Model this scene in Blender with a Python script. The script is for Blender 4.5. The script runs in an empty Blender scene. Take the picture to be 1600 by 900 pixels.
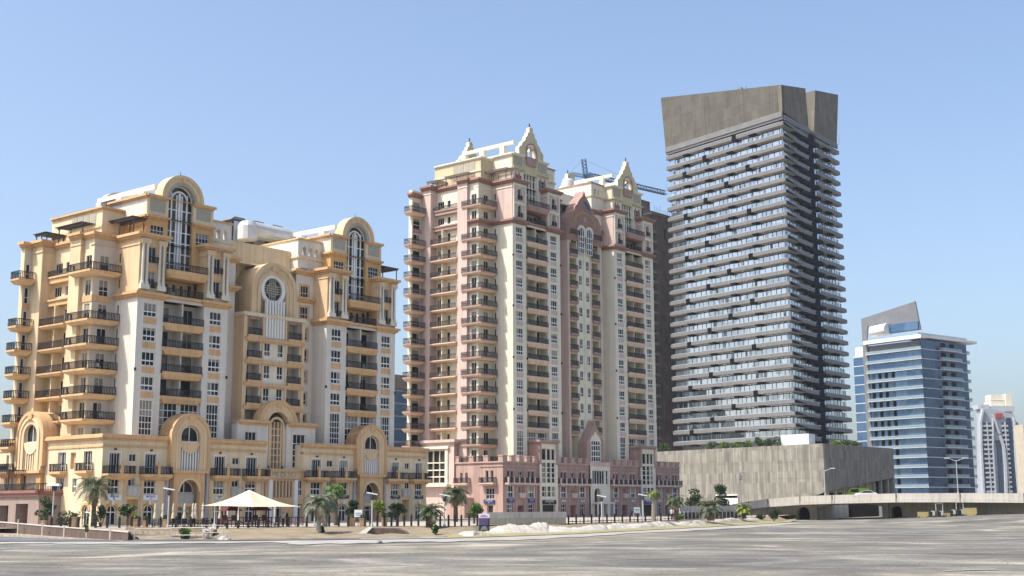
import bpy, math, random
from math import sin, cos, pi, radians, atan2, sqrt
import numpy as np
from mathutils import Vector, Matrix
random.seed(7)
S = bpy.context.scene
# ---------------------------------------------------------------- camera
CZ = 3.3
pit, rol = math.atan(340/2000), radians(.25)
fw = Vector((0, cos(pit), sin(pit))); ri0 = Vector((1, 0, 0)); up0 = ri0.cross(fw)
ri = ri0*cos(rol) - up0*sin(rol); up = up0*cos(rol) + ri0*sin(rol)
cam = bpy.data.cameras.new('camera'); camo = bpy.data.objects.new('camera', cam)
S.collection.objects.link(camo)
m = Matrix((ri, up, -fw)).transposed().to_4x4(); m.translation = Vector((0, 0, CZ))
camo.matrix_world = m
cam.lens = 45; cam.sensor_width = 36; cam.clip_start = .5; cam.clip_end = 20000
S.camera = camo
# ---------------------------------------------------------------- sky, sun, exposure
SUN_EL = radians(56); sh = Vector((-.909, -.416))
sh.normalize()
W = bpy.data.worlds.new('World'); S.world = W; W.use_nodes = True
nt = W.node_tree; sky = nt.nodes.new('ShaderNodeTexSky'); sky.sky_type = 'NISHITA'; sky.sun_disc = False
sky.sun_elevation = SUN_EL; sky.sun_rotation = atan2(sh.x, sh.y); sky.altitude = 0
sky.air_density = 1.0; sky.dust_density = 3.2; sky.ozone_density = 3.2
bg = nt.nodes['Background']; bg.inputs[1].default_value = .15
hs = nt.nodes.new('ShaderNodeHueSaturation'); hs.inputs['Saturation'].default_value = .97
nt.links.new(sky.outputs[0], hs.inputs['Color']); nt.links.new(hs.outputs[0], bg.inputs[0])
sl = bpy.data.lights.new('sun', 'SUN'); sl.energy = 3.7; sl.angle = radians(.53); sl.color = (1, .945, .86)
so = bpy.data.objects.new('sun', sl); S.collection.objects.link(so)
sd = Vector((sh.x*cos(SUN_EL), sh.y*cos(SUN_EL), sin(SUN_EL)))
so.rotation_euler = sd.to_track_quat('Z', 'Y').to_euler(); so.location = (-60, -60, 120)
S.view_settings.view_transform = 'Standard'; S.view_settings.look = 'None'
S.view_settings.exposure = .68; S.view_settings.gamma = 1
S.render.engine = 'CYCLES'
S.cycles.max_bounces = 6; S.cycles.diffuse_bounces = 3; S.cycles.glossy_bounces = 3

# ---------------------------------------------------------------- materials
MT = {}
def mat(name, col, rough=.85, var=.12, scale=.35, streak=0, metal=0, spec=.3, fine=.0, col2=None, bump=0):
    """plain coloured surface with mottling and, for walls, faint rain streaks"""
    m = bpy.data.materials.new(name); m.use_nodes = True; n = m.node_tree.nodes; l = m.node_tree.links
    b = n['Principled BSDF']; b.inputs['Roughness'].default_value = rough; b.inputs['Metallic'].default_value = metal
    b.inputs['Specular IOR Level'].default_value = spec
    tc = n.new('ShaderNodeTexCoord')
    nz = n.new('ShaderNodeTexNoise'); nz.inputs['Scale'].default_value = scale; nz.inputs['Detail'].default_value = 6
    l.new(tc.outputs['Object'], nz.inputs['Vector'])
    mx = n.new('ShaderNodeMix'); mx.data_type = 'RGBA'
    c = col if len(col) == 4 else (*col, 1)
    c2 = tuple(x*(1-2.2*var) for x in c[:3]) if col2 is None else col2
    rp = n.new('ShaderNodeMapRange'); rp.inputs[1].default_value = .35; rp.inputs[2].default_value = .72
    l.new(nz.outputs[0], rp.inputs[0]); l.new(rp.outputs[0], mx.inputs[0])
    mx.inputs[6].default_value = c; mx.inputs[7].default_value = (*c2[:3], 1)
    out = mx.outputs[2]
    if streak:
        mp = n.new('ShaderNodeMapping'); mp.inputs['Scale'].default_value = (1.9, 1.9, .07)
        ns = n.new('ShaderNodeTexNoise'); ns.inputs['Scale'].default_value = 1; ns.inputs['Detail'].default_value = 4
        l.new(tc.outputs['Object'], mp.inputs[0]); l.new(mp.outputs[0], ns.inputs['Vector'])
        r2 = n.new('ShaderNodeMapRange'); r2.inputs[1].default_value = .45; r2.inputs[2].default_value = .75
        r2.inputs[3].default_value = 1; r2.inputs[4].default_value = 1-min(.45, streak*1.7)
        l.new(ns.outputs[0], r2.inputs[0])
        mm = n.new('ShaderNodeMix'); mm.data_type = 'RGBA'; mm.blend_type = 'MULTIPLY'; mm.inputs[0].default_value = 1
        l.new(out, mm.inputs[6]); l.new(r2.outputs[0], mm.inputs[7]); out = mm.outputs[2]
    l.new(out, b.inputs['Base Color'])
    if bump:
        bp = n.new('ShaderNodeBump'); bp.inputs['Strength'].default_value = bump; bp.inputs['Distance'].default_value = .15
        nb = n.new('ShaderNodeTexNoise'); nb.inputs['Scale'].default_value = scale*6; nb.inputs['Detail'].default_value = 8
        l.new(tc.outputs['Object'], nb.inputs['Vector']); l.new(nb.outputs[0], bp.inputs['Height']); l.new(bp.outputs[0], b.inputs['Normal'])
    MT[name] = m; return m
def glass(name, c1, c2, rough=.06, metal=0., scale=.45, spec=.6, wave=.0):
    """window glass: what is behind it (curtains, dark rooms) varies pane by pane"""
    m = bpy.data.materials.new(name); m.use_nodes = True; n = m.node_tree.nodes; l = m.node_tree.links
    b = n['Principled BSDF']; b.inputs['Roughness'].default_value = rough; b.inputs['Metallic'].default_value = metal
    b.inputs['Specular IOR Level'].default_value = spec
    tc = n.new('ShaderNodeTexCoord'); mp = n.new('ShaderNodeMapping'); mp.inputs['Scale'].default_value = (1, 1, .8)
    wn = n.new('ShaderNodeTexVoronoi'); wn.inputs['Scale'].default_value = scale
    l.new(tc.outputs['Object'], mp.inputs[0]); l.new(mp.outputs[0], wn.inputs['Vector'])
    sp = n.new('ShaderNodeSeparateColor'); l.new(wn.outputs['Color'], sp.inputs[0])
    rp = n.new('ShaderNodeMapRange'); rp.inputs[1].default_value = .45; rp.inputs[2].default_value = .95
    l.new(sp.outputs[0], rp.inputs[0])
    mx = n.new('ShaderNodeMix'); mx.data_type = 'RGBA'; l.new(rp.outputs[0], mx.inputs[0])
    mx.inputs[6].default_value = (*c1, 1); mx.inputs[7].default_value = (*c2, 1); l.new(mx.outputs[2], b.inputs['Base Color'])
    if wave:
        bp = n.new('ShaderNodeBump'); bp.inputs['Strength'].default_value = wave; bp.inputs['Distance'].default_value = .1
        nb = n.new('ShaderNodeTexNoise'); nb.inputs['Scale'].default_value = .3
        l.new(tc.outputs['Object'], nb.inputs['Vector']); l.new(nb.outputs[0], bp.inputs['Height']); l.new(bp.outputs[0], b.inputs['Normal'])
    MT[name] = m; return m
def clear_glass(name, col, alpha):
    m = mat(name, col, .1, .02, spec=.6); m.node_tree.nodes['Principled BSDF'].inputs['Alpha'].default_value = alpha; return m

mat('cream_pale', (.74, .655, .51), streak=.1, var=.04)
mat('cream', (.74, .60, .395), streak=.10, var=.05)
mat('cream_gable', (.72, .56, .35), streak=.12, var=.07)
mat('soft_peach', (.68, .50, .36), var=.05, streak=.1)
mat('peach', (.66, .42, .215), streak=.14, var=.06)
mat('orange_wall', (.63, .39, .17), streak=.12, var=.06)
mat('peach_light', (.70, .505, .30), streak=.12, var=.05)
mat('white_wall', (.70, .645, .56), streak=.09, var=.03)
mat('white_trim', (.78, .75, .70), var=.02)
mat('column_stone', (.68, .62, .51), var=.05)
mat('shutter', (.40, .37, .29), var=.08, scale=3)
mat('pink', (.61, .465, .405), streak=.14, var=.05)
mat('pink_deep', (.475, .325, .27), streak=.16, var=.07)
mat('rose', (.41, .27, .23), streak=.14, var=.06)
mat('pink_gable', (.33, .20, .155), streak=.14, var=.1, scale=1.2)
mat('ivory', (.74, .685, .545), streak=.08, var=.04)
mat('ivory_dark', (.60, .52, .33), streak=.1, var=.05)
mat('brown_trim', (.34, .195, .15), streak=.1, var=.06)
mat('terrace_red', (.27, .135, .11), var=.08)
mat('terrace_wall', (.33, .25, .215), var=.06, streak=.1)
mat('iron', (.018, .017, .018), .5, .1)
mat('iron_soft', (.05, .045, .045), .6, .1)
mat('pergola_dark', (.06, .055, .055), .6, .1)
mat('pergola_rose', (.25, .20, .17), .7, .1)
mat('steel', (.50, .51, .52), .35, .05, metal=.7)
mat('recess', (.60, .54, .46), var=.05)
mat('recess_b', (.68, .60, .44), var=.05)
glass('glass_dark', (.010, .011, .013), (.05, .047, .042), spec=.17)
glass('glass_arch', (.02, .02, .018), (.10, .095, .07), spec=.2)
mat('frame_white', (.80, .79, .76), .5, .02)
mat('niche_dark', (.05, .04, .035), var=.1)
mat('sign_white', (.75, .76, .80), .5, .03); mat('sign_blue', (.035, .05, .20), .4, .05); mat('sign_black', (.02, .02, .03), .4, .05)
mat('letter_blue', (.05, .07, .22), .5, .02); mat('letter_grey', (.38, .35, .28), .6, .05); mat('letter_pale', (.6, .6, .66), .5, .05)
mat('gold', (.52, .33, .08), .6, .1)
mat('concrete', (.275, .26, .225), streak=.3, var=.10, scale=.12)
mat('concrete_light', (.50, .47, .42), streak=.22, var=.08, scale=.15)
mat('bridge_face', (.50, .47, .42), streak=.14, var=.07, scale=.1)
mat('bridge_wall', (.62, .57, .48), streak=.25, var=.12, scale=.15)
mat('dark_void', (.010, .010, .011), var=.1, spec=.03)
mat('crown_panel', (.15, .135, .107), streak=.1, var=.06, scale=.15)
mat('ledge_grey', (.20, .20, .195), var=.1)
mat('fascia', (.18, .175, .175), var=.05, streak=.12, rough=.55, scale=.1)
mat('soffit', (.34, .31, .26), var=.05)
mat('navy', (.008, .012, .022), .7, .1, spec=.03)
glass('glass_tower', (.68, .73, .76), (.42, .47, .50), .12, .6, .28)
glass('glass_low', (.045, .06, .075), (.25, .30, .33), .08, .2, .3)
glass('glass_blue', (.065, .135, .25), (.12, .20, .32), .08, .5, .12, wave=.15)
glass('glass_navy', (.03, .06, .115), (.06, .10, .16), .08, .5, .12, wave=.15)
mat('curtain', (.30, .28, .24), var=.15, scale=2); mat('rail_blue', (.22, .30, .34), .25, .05, spec=.6)
mat('band_white', (.56, .59, .61), .5, .04, streak=.06)
mat('rail_glass', (.36, .42, .42), .25, .05, spec=.6)
mat('grey_panel', (.20, .205, .215), .5, .06, streak=.08)
mat('tank_white', (.66, .66, .67), .5, .04)
mat('duct_silver', (.60, .60, .58), .4, .1, metal=.3, scale=.6)
mat('raw_concrete', (.20, .165, .145), var=.18, scale=.3, streak=.2)
mat('mauve_wall', (.42, .40, .44), var=.08)
mat('crane_blue', (.09, .15, .24), .5, .1)
mat('red_steel', (.42, .07, .05), .5, .1)
mat('bark', (.17, .125, .09), .95, .3, 3)
mat('palm_bark', (.15, .115, .085), .95, .3, 4)
mat('pale_bark', (.36, .32, .25), .95, .25, 3)
mat('leaf_dark', (.030, .060, .022), .65, .3, 2.2, spec=.3)
mat('leaf_mid', (.060, .115, .030), .6, .3, 2.2, spec=.35)
mat('leaf_bright', (.12, .22, .028), .6, .25, 2.2)
mat('leaf_yellow', (.24, .28, .045), .6, .25, 2.2)
mat('leaf_palm', (.085, .11, .045), .55, .25, 2, spec=.4)
mat('leaf_grey', (.16, .175, .11), .6, .25, 2)
mat('leaf_dry', (.28, .22, .12), .8, .2, 2)
mat('petal', (.72, .66, .58), .7, .1, 3)
mat('canvas', (.60, .50, .365), .8, .05, .8); mat('umbrella_cloth', (.52, .46, .34), .8, .06, 2)
mat('maroon', (.13, .025, .03), .6, .1); mat('plum', (.10, .03, .05), .5, .1)
mat('planter', (.42, .27, .16), .85, .12, 2)
mat('lamp_grey', (.55, .56, .57), .45, .05, metal=.3)
mat('lamp_glass', (.75, .76, .76), .3, .02)
mat('skin', (.36, .22, .15), .6, .05); mat('cloth_white', (.72, .72, .74), .8, .05); mat('cloth_dark', (.03, .035, .06), .8, .1); mat('cloth_pink', (.5, .3, .32), .8, .1); mat('hair', (.015, .012, .01), .7, .1)
mat('car_white', (.74, .74, .74), .25, .02, spec=.6); mat('rubber', (.02, .02, .02), .8, .1)
mat('poster_top', (.70, .60, .72), .5, .05); mat('poster_purple', (.10, .07, .16), .5, .15, 2); mat('poster_dark', (.035, .045, .05), .5, .2, 2)
mat('yellow_board', (.50, .40, .17), .8, .1, 2)
mat('retaining', (.15, .108, .088), var=.12, scale=.4, streak=.15, bump=.2)
mat('pale_edge', (.62, .57, .50), var=.1)
mat('cobble', (.40, .34, .26), var=.25, scale=2.5)

def panels(name, ang, c1, c2, bw, bh):
    """cast panels of slightly different tone, laid along a wall that runs at the given angle"""
    m = mat(name, c1, var=.1, scale=.3, streak=.18); n = m.node_tree.nodes; l = m.node_tree.links; b = n['Principled BSDF']; src = b.inputs['Base Color'].links[0].from_socket
    tc = n.new('ShaderNodeTexCoord'); mp = n.new('ShaderNodeMapping'); mp.inputs['Rotation'].default_value = (0, 0, -ang); sp = n.new('ShaderNodeSeparateXYZ'); cb = n.new('ShaderNodeCombineXYZ'); br = n.new('ShaderNodeTexBrick')
    l.new(tc.outputs['Object'], mp.inputs[0]); l.new(mp.outputs[0], sp.inputs[0]); l.new(sp.outputs[0], cb.inputs[0]); l.new(sp.outputs[2], cb.inputs[1]); l.new(cb.outputs[0], br.inputs['Vector'])
    br.inputs['Scale'].default_value = 1; br.inputs['Brick Width'].default_value = bw; br.inputs['Row Height'].default_value = bh; br.inputs['Mortar Size'].default_value = .03; br.inputs['Bias'].default_value = 0; br.offset = .37
    br.inputs['Color1'].default_value = (1.12, 1.1, 1.06, 1); br.inputs['Color2'].default_value = (*c2, 1); br.inputs['Mortar'].default_value = (.75, .74, .72, 1)
    x = n.new('ShaderNodeMix'); x.data_type = 'RGBA'; x.blend_type = 'MULTIPLY'; x.inputs[0].default_value = 1; l.new(src, x.inputs[6]); l.new(br.outputs['Color'], x.inputs[7]); l.new(x.outputs[2], b.inputs['Base Color'])
panels('podium_panels', radians(128), (.275, .263, .225), (.70, .70, .68), .9, 3.1); panels('podium_panels_side', radians(53.1), (.26, .235, .20), (.70, .70, .70), .8, 2.6)
panels('crown_panels', radians(127.4), (.128, .119, .098), (.86, .86, .87), 3.3, 3.4); panels('crown_panels_side', radians(53.1), (.20, .178, .14), (.84, .84, .85), 3.0, 3.4)
# ---------------------------------------------------------------- mesh builder
class MB:
    def __init__(s): s.v = []; s.f = []; s.m = []; s.mats = []
    def mi(s, name):
        if name not in s.mats: s.mats.append(name)
        return s.mats.index(name)
    def face(s, pts, mt):
        i = len(s.v); s.v += [tuple(p) for p in pts]; s.f.append(tuple(range(i, i+len(pts)))); s.m.append(s.mi(mt))
    def hexa(s, p, mt):   # p: 8 points, 0-3 bottom loop, 4-7 top loop
        i = len(s.v); s.v += [tuple(q) for q in p]; k = s.mi(mt)
        for f in ((0, 3, 2, 1), (4, 5, 6, 7), (0, 1, 5, 4), (1, 2, 6, 5), (2, 3, 7, 6), (3, 0, 4, 7)):
            s.f.append(tuple(i+j for j in f)); s.m.append(k)
    def box(s, x0, x1, y0, y1, z0, z1, mt):
        s.hexa([(x0, y0, z0), (x1, y0, z0), (x1, y1, z0), (x0, y1, z0), (x0, y0, z1), (x1, y0, z1), (x1, y1, z1), (x0, y1, z1)], mt)
    def fbox(s, F, a, b, z0, z1, d0, d1, mt):
        P = F.pt
        s.hexa([P(a, z0, d0), P(b, z0, d0), P(b, z0, d1), P(a, z0, d1), P(a, z1, d0), P(b, z1, d0), P(b, z1, d1), P(a, z1, d1)], mt)
    def prism(s, F, poly, d0, d1, mt, mt_side=None):   # poly in (s, z), extruded along d
        P = F.pt; n = len(poly); i = len(s.v)
        s.v += [P(a, z, d0) for a, z in poly] + [P(a, z, d1) for a, z in poly]
        k = s.mi(mt); ks = s.mi(mt_side or mt)
        s.f.append(tuple(range(i, i+n))); s.m.append(k); s.f.append(tuple(range(i+n, i+2*n))); s.m.append(k)
        for j in range(n):
            q = (j+1) % n; s.f.append((i+j, i+q, i+n+q, i+n+j)); s.m.append(ks)
    def ring(s, F, c, z, r0, r1, d0, d1, mt, a0=0, a1=pi, n=20, leg=0, sx=1):
        """arch ring between radii r0 < r1; leg: straight feet going down"""
        P = F.pt; k = s.mi(mt); A = [a0+(a1-a0)*j/n for j in range(n+1)]
        inn = [(c+r0*cos(a)*sx, z+r0*sin(a)) for a in A]; out = [(c+r1*cos(a)*sx, z+r1*sin(a)) for a in A]
        if leg: inn = [(inn[0][0], z-leg)]+inn+[(inn[-1][0], z-leg)]; out = [(out[0][0], z-leg)]+out+[(out[-1][0], z-leg)]
        for j in range(len(inn)-1):
            a, b, c_, d_ = inn[j], out[j], out[j+1], inn[j+1]; i = len(s.v)
            s.v += [P(*a, d0), P(*b, d0), P(*c_, d0), P(*d_, d0), P(*a, d1), P(*b, d1), P(*c_, d1), P(*d_, d1)]
            for f in ((0, 1, 2, 3), (4, 5, 6, 7), (0, 3, 7, 4), (1, 2, 6, 5)): s.f.append(tuple(i+q for q in f)); s.m.append(k)
    def tube(s, p0, p1, r0, r1, mt, n=7, cap=True):
        p0 = Vector(p0); p1 = Vector(p1); ax = (p1-p0)
        if ax.length < 1e-6: return
        ax.normalize(); t = ax.cross(Vector((0, 0, 1)) if abs(ax.z) < .9 else Vector((1, 0, 0))).normalized(); u = ax.cross(t); i = len(s.v); k = s.mi(mt)
        for p, r in ((p0, r0), (p1, r1)):
            for j in range(n):
                a = 2*pi*j/n; s.v.append(tuple(p+t*(r*cos(a))+u*(r*sin(a))))
        for j in range(n):
            q = (j+1) % n; s.f.append((i+j, i+q, i+n+q, i+n+j)); s.m.append(k)
        if cap: s.f.append(tuple(range(i, i+n))); s.m.append(k); s.f.append(tuple(range(i+n, i+2*n))); s.m.append(k)
    def lathe(s, c, prof, mt, n=12):
        i = len(s.v); k = s.mi(mt)
        for r, z in prof:
            for j in range(n): a = 2*pi*j/n; s.v.append((c[0]+r*cos(a), c[1]+r*sin(a), c[2]+z))
        for q in range(len(prof)-1):
            for j in range(n):
                w = (j+1) % n; s.f.append((i+q*n+j, i+q*n+w, i+(q+1)*n+w, i+(q+1)*n+j)); s.m.append(k)
    def add(s, o):
        i = len(s.v); s.v += o.v; s.f += [tuple(j+i for j in f) for f in o.f]; mp = [s.mi(x) for x in o.mats]; s.m += [mp[x] for x in o.m]
    def size(s):
        if not s.v: return 0
        a = np.array(s.v); e = a.max(0)-a.min(0); e.sort(); return float(e[2]*max(e[1], .05))
    def center(s): a = np.array(s.v); return (a.max(0)+a.min(0))/2
    def build(s, name, parent=None, smooth=False, loc=None, rz=0):
        me = bpy.data.meshes.new(name); me.from_pydata(s.v, [], s.f)
        for x in s.mats: me.materials.append(MT[x])
        me.polygons.foreach_set('material_index', s.m)
        if smooth: me.polygons.foreach_set('use_smooth', [True]*len(s.f))
        me.update(); o = bpy.data.objects.new(name, me); S.collection.objects.link(o)
        if parent: o.parent = parent
        if loc is not None: o.location = loc; o.rotation_euler = (0, 0, rz)
        return o
class FR:      # a wall's own frame: s along it, z up, d outwards
    def __init__(s, kind, k): s.kind = kind; s.k = k
    def pt(s, a, z, d):
        if s.kind == 'front': return (a, s.k-d, z)
        if s.kind == 'left': return (s.k-d, a, z)
        if s.kind == 'right': return (s.k+d, a, z)
        return (a, s.k+d, z)   # back
def front(w): return FR('front', w)
def left(u): return FR('left', u)
class Skew:    # frame along any horizontal direction
    def __init__(s, o, D, N): s.o = Vector(o); s.D = Vector(D); s.N = Vector(N)
    def pt(s, a, z, d): p = s.o+s.D*a+s.N*d; return (p.x, p.y, z)
def tag(o, label=None, cat=None, group=None, kind=None):
    if label: o['label'] = label
    if cat: o['category'] = cat
    if group: o['group'] = group
    if kind: o['kind'] = kind
    return o
def empty(name, loc=(0, 0, 0), rz=0, **k):
    o = bpy.data.objects.new(name, None); S.collection.objects.link(o); o.location = loc; o.rotation_euler = (0, 0, rz); o.empty_display_size = .5
    return tag(o, **k)
def at(x, Y, z=0.): return Vector(((x-801.5)*Y*.000493, Y, z))

def wall(mb, F, a, b, z0, z1, holes, mt, side=None):
    """wall face with real openings; holes: (s0, s1, z0, z1, depth, back material or None)"""
    xs = sorted({a, b, *[h[0] for h in holes], *[h[1] for h in holes]}); zs = sorted({z0, z1, *[h[2] for h in holes], *[h[3] for h in holes]})
    xs = [x for x in xs if a <= x <= b]; zs = [z for z in zs if z0 <= z <= z1]
    for j in range(len(zs)-1):
        run = None
        for i in range(len(xs)-1):
            cx = (xs[i]+xs[i+1])/2; cz = (zs[j]+zs[j+1])/2
            inside = any(h[0] < cx < h[1] and h[2] < cz < h[3] for h in holes)
            if not inside: run = (run[0] if run else xs[i], xs[i+1])
            if (inside or i == len(xs)-2) and run:
                mb.face([F.pt(run[0], zs[j], 0), F.pt(run[1], zs[j], 0), F.pt(run[1], zs[j+1], 0), F.pt(run[0], zs[j+1], 0)], mt); run = None
    sd = side or mt
    for h in holes:
        s0, s1, c, d, dep, bk = h; P = F.pt
        mb.face([P(s0, c, 0), P(s0, c, -dep), P(s0, d, -dep), P(s0, d, 0)], sd); mb.face([P(s1, c, 0), P(s1, c, -dep), P(s1, d, -dep), P(s1, d, 0)], sd)
        mb.face([P(s0, c, 0), P(s1, c, 0), P(s1, c, -dep), P(s0, c, -dep)], sd); mb.face([P(s0, d, 0), P(s1, d, 0), P(s1, d, -dep), P(s0, d, -dep)], sd)
        if bk: mb.face([P(s0, c, -dep), P(s1, c, -dep), P(s1, d, -dep), P(s0, d, -dep)], bk)
def win(F, a, b, z0, z1, nc=2, rows=(.36,), d=0, fr=.07, g='glass_dark', fm='frame_white', th=.08, tr=None):
    """window: glass sheet, outer frame, mullions and transoms"""
    w = MB(); P = F.pt; fr *= .6; tr = tr*.75 if tr else None
    w.face([P(a, z0, d+.01), P(b, z0, d+.01), P(b, z1, d+.01), P(a, z1, d+.01)], g)
    if g == 'glass_dark' and random.random() < .42:      # a blind or curtain behind the pane
        x0, x1, zz = (a, b, z1-(z1-z0)*random.uniform(.2, .6)) if random.random() < .45 else ((a, a+(b-a)*random.uniform(.2, .5), z0) if random.random() < .5 else (b-(b-a)*random.uniform(.2, .5), b, z0))
        w.face([P(x0, zz, d+.02), P(x1, zz, d+.02), P(x1, z1, d+.02), P(x0, z1, d+.02)], 'curtain')
    w.fbox(F, a, a+fr, z0, z1, d, d+th, fm); w.fbox(F, b-fr, b, z0, z1, d, d+th, fm)
    w.fbox(F, a+fr, b-fr, z1-fr, z1, d, d+th, fm); w.fbox(F, a+fr, b-fr, z0, z0+fr, d, d+th, fm)
    for i in range(1, nc): x = a+(b-a)*i/nc; w.fbox(F, x-fr*.45, x+fr*.45, z0+fr, z1-fr, d, d+th-.01, fm)
    t = tr or fr*.8
    for r in rows: z = z0+(z1-z0)*r; w.fbox(F, a+fr, b-fr, z-t, z+t, d, d+th-.02, fm)
    return w
def arch_win(F, c, r, z0, zc, d=0, nc=2, rows=(), fr=.09, g='glass_dark', fm='frame_white'):
    w = MB(); P = F.pt; n = 14
    poly = [(c-r, z0), (c+r, z0)]+[(c+r*cos(pi*j/n), zc+r*sin(pi*j/n)) for j in range(n+1)]
    w.face([P(x, z, d+.01) for x, z in poly], g)
    w.ring(F, c, zc, r-fr, r, d, d+.08, fm, n=n, leg=zc-z0)
    for i in range(1, nc):
        x = c-r+2*r*i/nc; h = sqrt(max(0, r*r-(x-c)**2)); w.fbox(F, x-fr*.5, x+fr*.5, z0, zc+h-.02, d, d+.07, fm)
    for z in rows: w.fbox(F, c-r+fr, c+r-fr, z-fr*.6, z+fr*.6, d, d+.06, fm)
    w.fbox(F, c-r+fr, c+r-fr, z0, z0+fr, d, d+.06, fm)
    return w
def rail(F, pts, z, h=1.0, step=.24, mt='iron', bar=.036):
    """iron railing along pts [(s, d), ...]"""
    w = MB()
    for (s0, d0), (s1, d1) in zip(pts, pts[1:]):
        p0 = Vector(F.pt(s0, 0, d0)); p1 = Vector(F.pt(s1, 0, d1)); L = (p1-p0).length
        if L < .01: continue
        t = (p1-p0)/L; nrm = Vector((-t.y, t.x, 0))
        def seg(a, b, za, zb, hw):
            q = [p0+t*a-nrm*hw, p0+t*b-nrm*hw, p0+t*b+nrm*hw, p0+t*a+nrm*hw]
            w.hexa([(v.x, v.y, za) for v in q]+[(v.x, v.y, zb) for v in q], mt)
        seg(0, L, z+h-.09, z+h, .04); seg(0, L, z+.08, z+.15, .025); seg(0, L, z+h-.28, z+h-.25, .015)
        n = max(1, round(L/step))
        for i in range(n+1):
            a = L*i/n; seg(a-bar, a+bar, z, z+h-.05, bar*.8)
    return w
def cornice(mb, F, a, b, z, mt, steps=((.0, .25, .15), (.25, .5, .35), (.5, .8, .6)), e0=1, e1=1, back=.2):
    """stepped moulding; each step (z from, z to, projection) overlaps its ends by that projection"""
    for z0, z1, p in steps: mb.fbox(F, a-(p if e0 else 0), b+(p if e1 else 0), z+z0, z+z1, -back, p, mt)

class Sink:
    """collects mouldings as parts of a building, one part per moulding"""
    def __init__(s, B, name): s.B = B; s.name = name; s.cur = None
    def begin(s): s.cur = MB()
    def end(s): s.B.part(s.name, s.cur); s.cur = None
    def _do(s, fn, *a):
        if s.cur is not None: getattr(s.cur, fn)(*a)
        else: m = MB(); getattr(m, fn)(*a); s.B.part(s.name, m)
    def box(s, *a): s._do('box', *a)
    def fbox(s, *a): s._do('fbox', *a)
class Bld:
    """a building: walls as one mesh, everything else as named parts"""
    def __init__(s, name, o, rz, label, cat='building', group=None):
        s.root = empty(name, (o[0], o[1], 0), rz, label=label, cat=cat, group=group); s.parts = {}; s.walls = {}; s.rz = rz; s.o = o
        s.inv = Vector((cos(-rz)*(0-o[0])-sin(-rz)*(0-o[1]), sin(-rz)*(0-o[0])+cos(-rz)*(0-o[1]), CZ))
    def W(s, name='wall'): return s.walls.setdefault(name, MB())
    def part(s, name, mb, kids=()):
        if mb.v: s.parts.setdefault(name, []).append((mb, kids))
        return mb
    def finish(s, cap=96):
        for n, w in s.walls.items():
            if w.v: w.build(n, s.root)
        for n, L in s.parts.items():
            if len(L) > cap:
                L.sort(key=lambda t: -t[0].size()/((Vector(t[0].center())-s.inv).length**2))
            for mb, kids in L[:cap]:
                o = mb.build(n, s.root)
                for kn, kmb in kids:
                    if kmb.v: kmb.build(kn, o)
            if len(L) > cap:
                r = MB(); kd = {}
                for mb, kids in L[cap:]:
                    r.add(mb)
                    for kn, kmb in kids: kd.setdefault(kn, MB()).add(kmb)
                o = r.build(n, s.root); o['kind'] = 'stuff'
                for kn, kmb in kd.items(): k = kmb.build(kn, o); k['kind'] = 'stuff'
# ================================================================ the two residential towers
FH = 3.3; ZB = 18.0; WID = 49.1; MID = WID/2
_j = [0]
def ledge(mb, u0, u1, w0, w1, z, mt, steps=((0, .22, .12), (.22, .5, .35), (.5, .85, .62))):
    _j[0] = (_j[0]+1) % 9; e = _j[0]*.004
    mb.begin()
    for a, b, p in steps: mb.box(u0-p-e, u1+p+e, w0-p-e, w1, z+a, z+b+(e if b == steps[-1][1] else 0), mt)
    mb.end()
def mirror(side, a, b): return (a, b) if side == 0 else (WID-b, WID-a)
def balcony(B, F, a, b, z, d, mt, d0=0, ret=True, thick=.5, taper=.35, h=1.0, rmt='iron', mt2=None, post=False):
    """slab with a tapering underside and an iron railing"""
    m = MB(); P = F.pt; zb = z-thick
    m.fbox(F, a, b, z-thick*.45, z, d0, d, mt)
    m.hexa([P(a+taper, zb, d0), P(b-taper, zb, d0), P(b-taper, zb, d-taper), P(a+taper, zb, d-taper), P(a, z-thick*.45, d0), P(b, z-thick*.45, d0), P(b, z-thick*.45, d), P(a, z-thick*.45, d)], mt2 or mt)
    pts = [(a+.06, d0+.05), (a+.06, d-.08), (b-.06, d-.08), (b-.06, d0+.05)] if ret else [(a+.06, d-.08), (b-.06, d-.08)]
    if post: m.fbox(F, (a+b)/2-.2, (a+b)/2+.2, z, z+1.25, d-.4, d-.02, mt); m.fbox(F, (a+b)/2-.1, (a+b)/2+.1, z+1.25, z+1.6, d-.3, d-.12, mt)
    B.part('balcony', m, [('railing', rail(F, pts, z, h, mt=rmt))])
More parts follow.
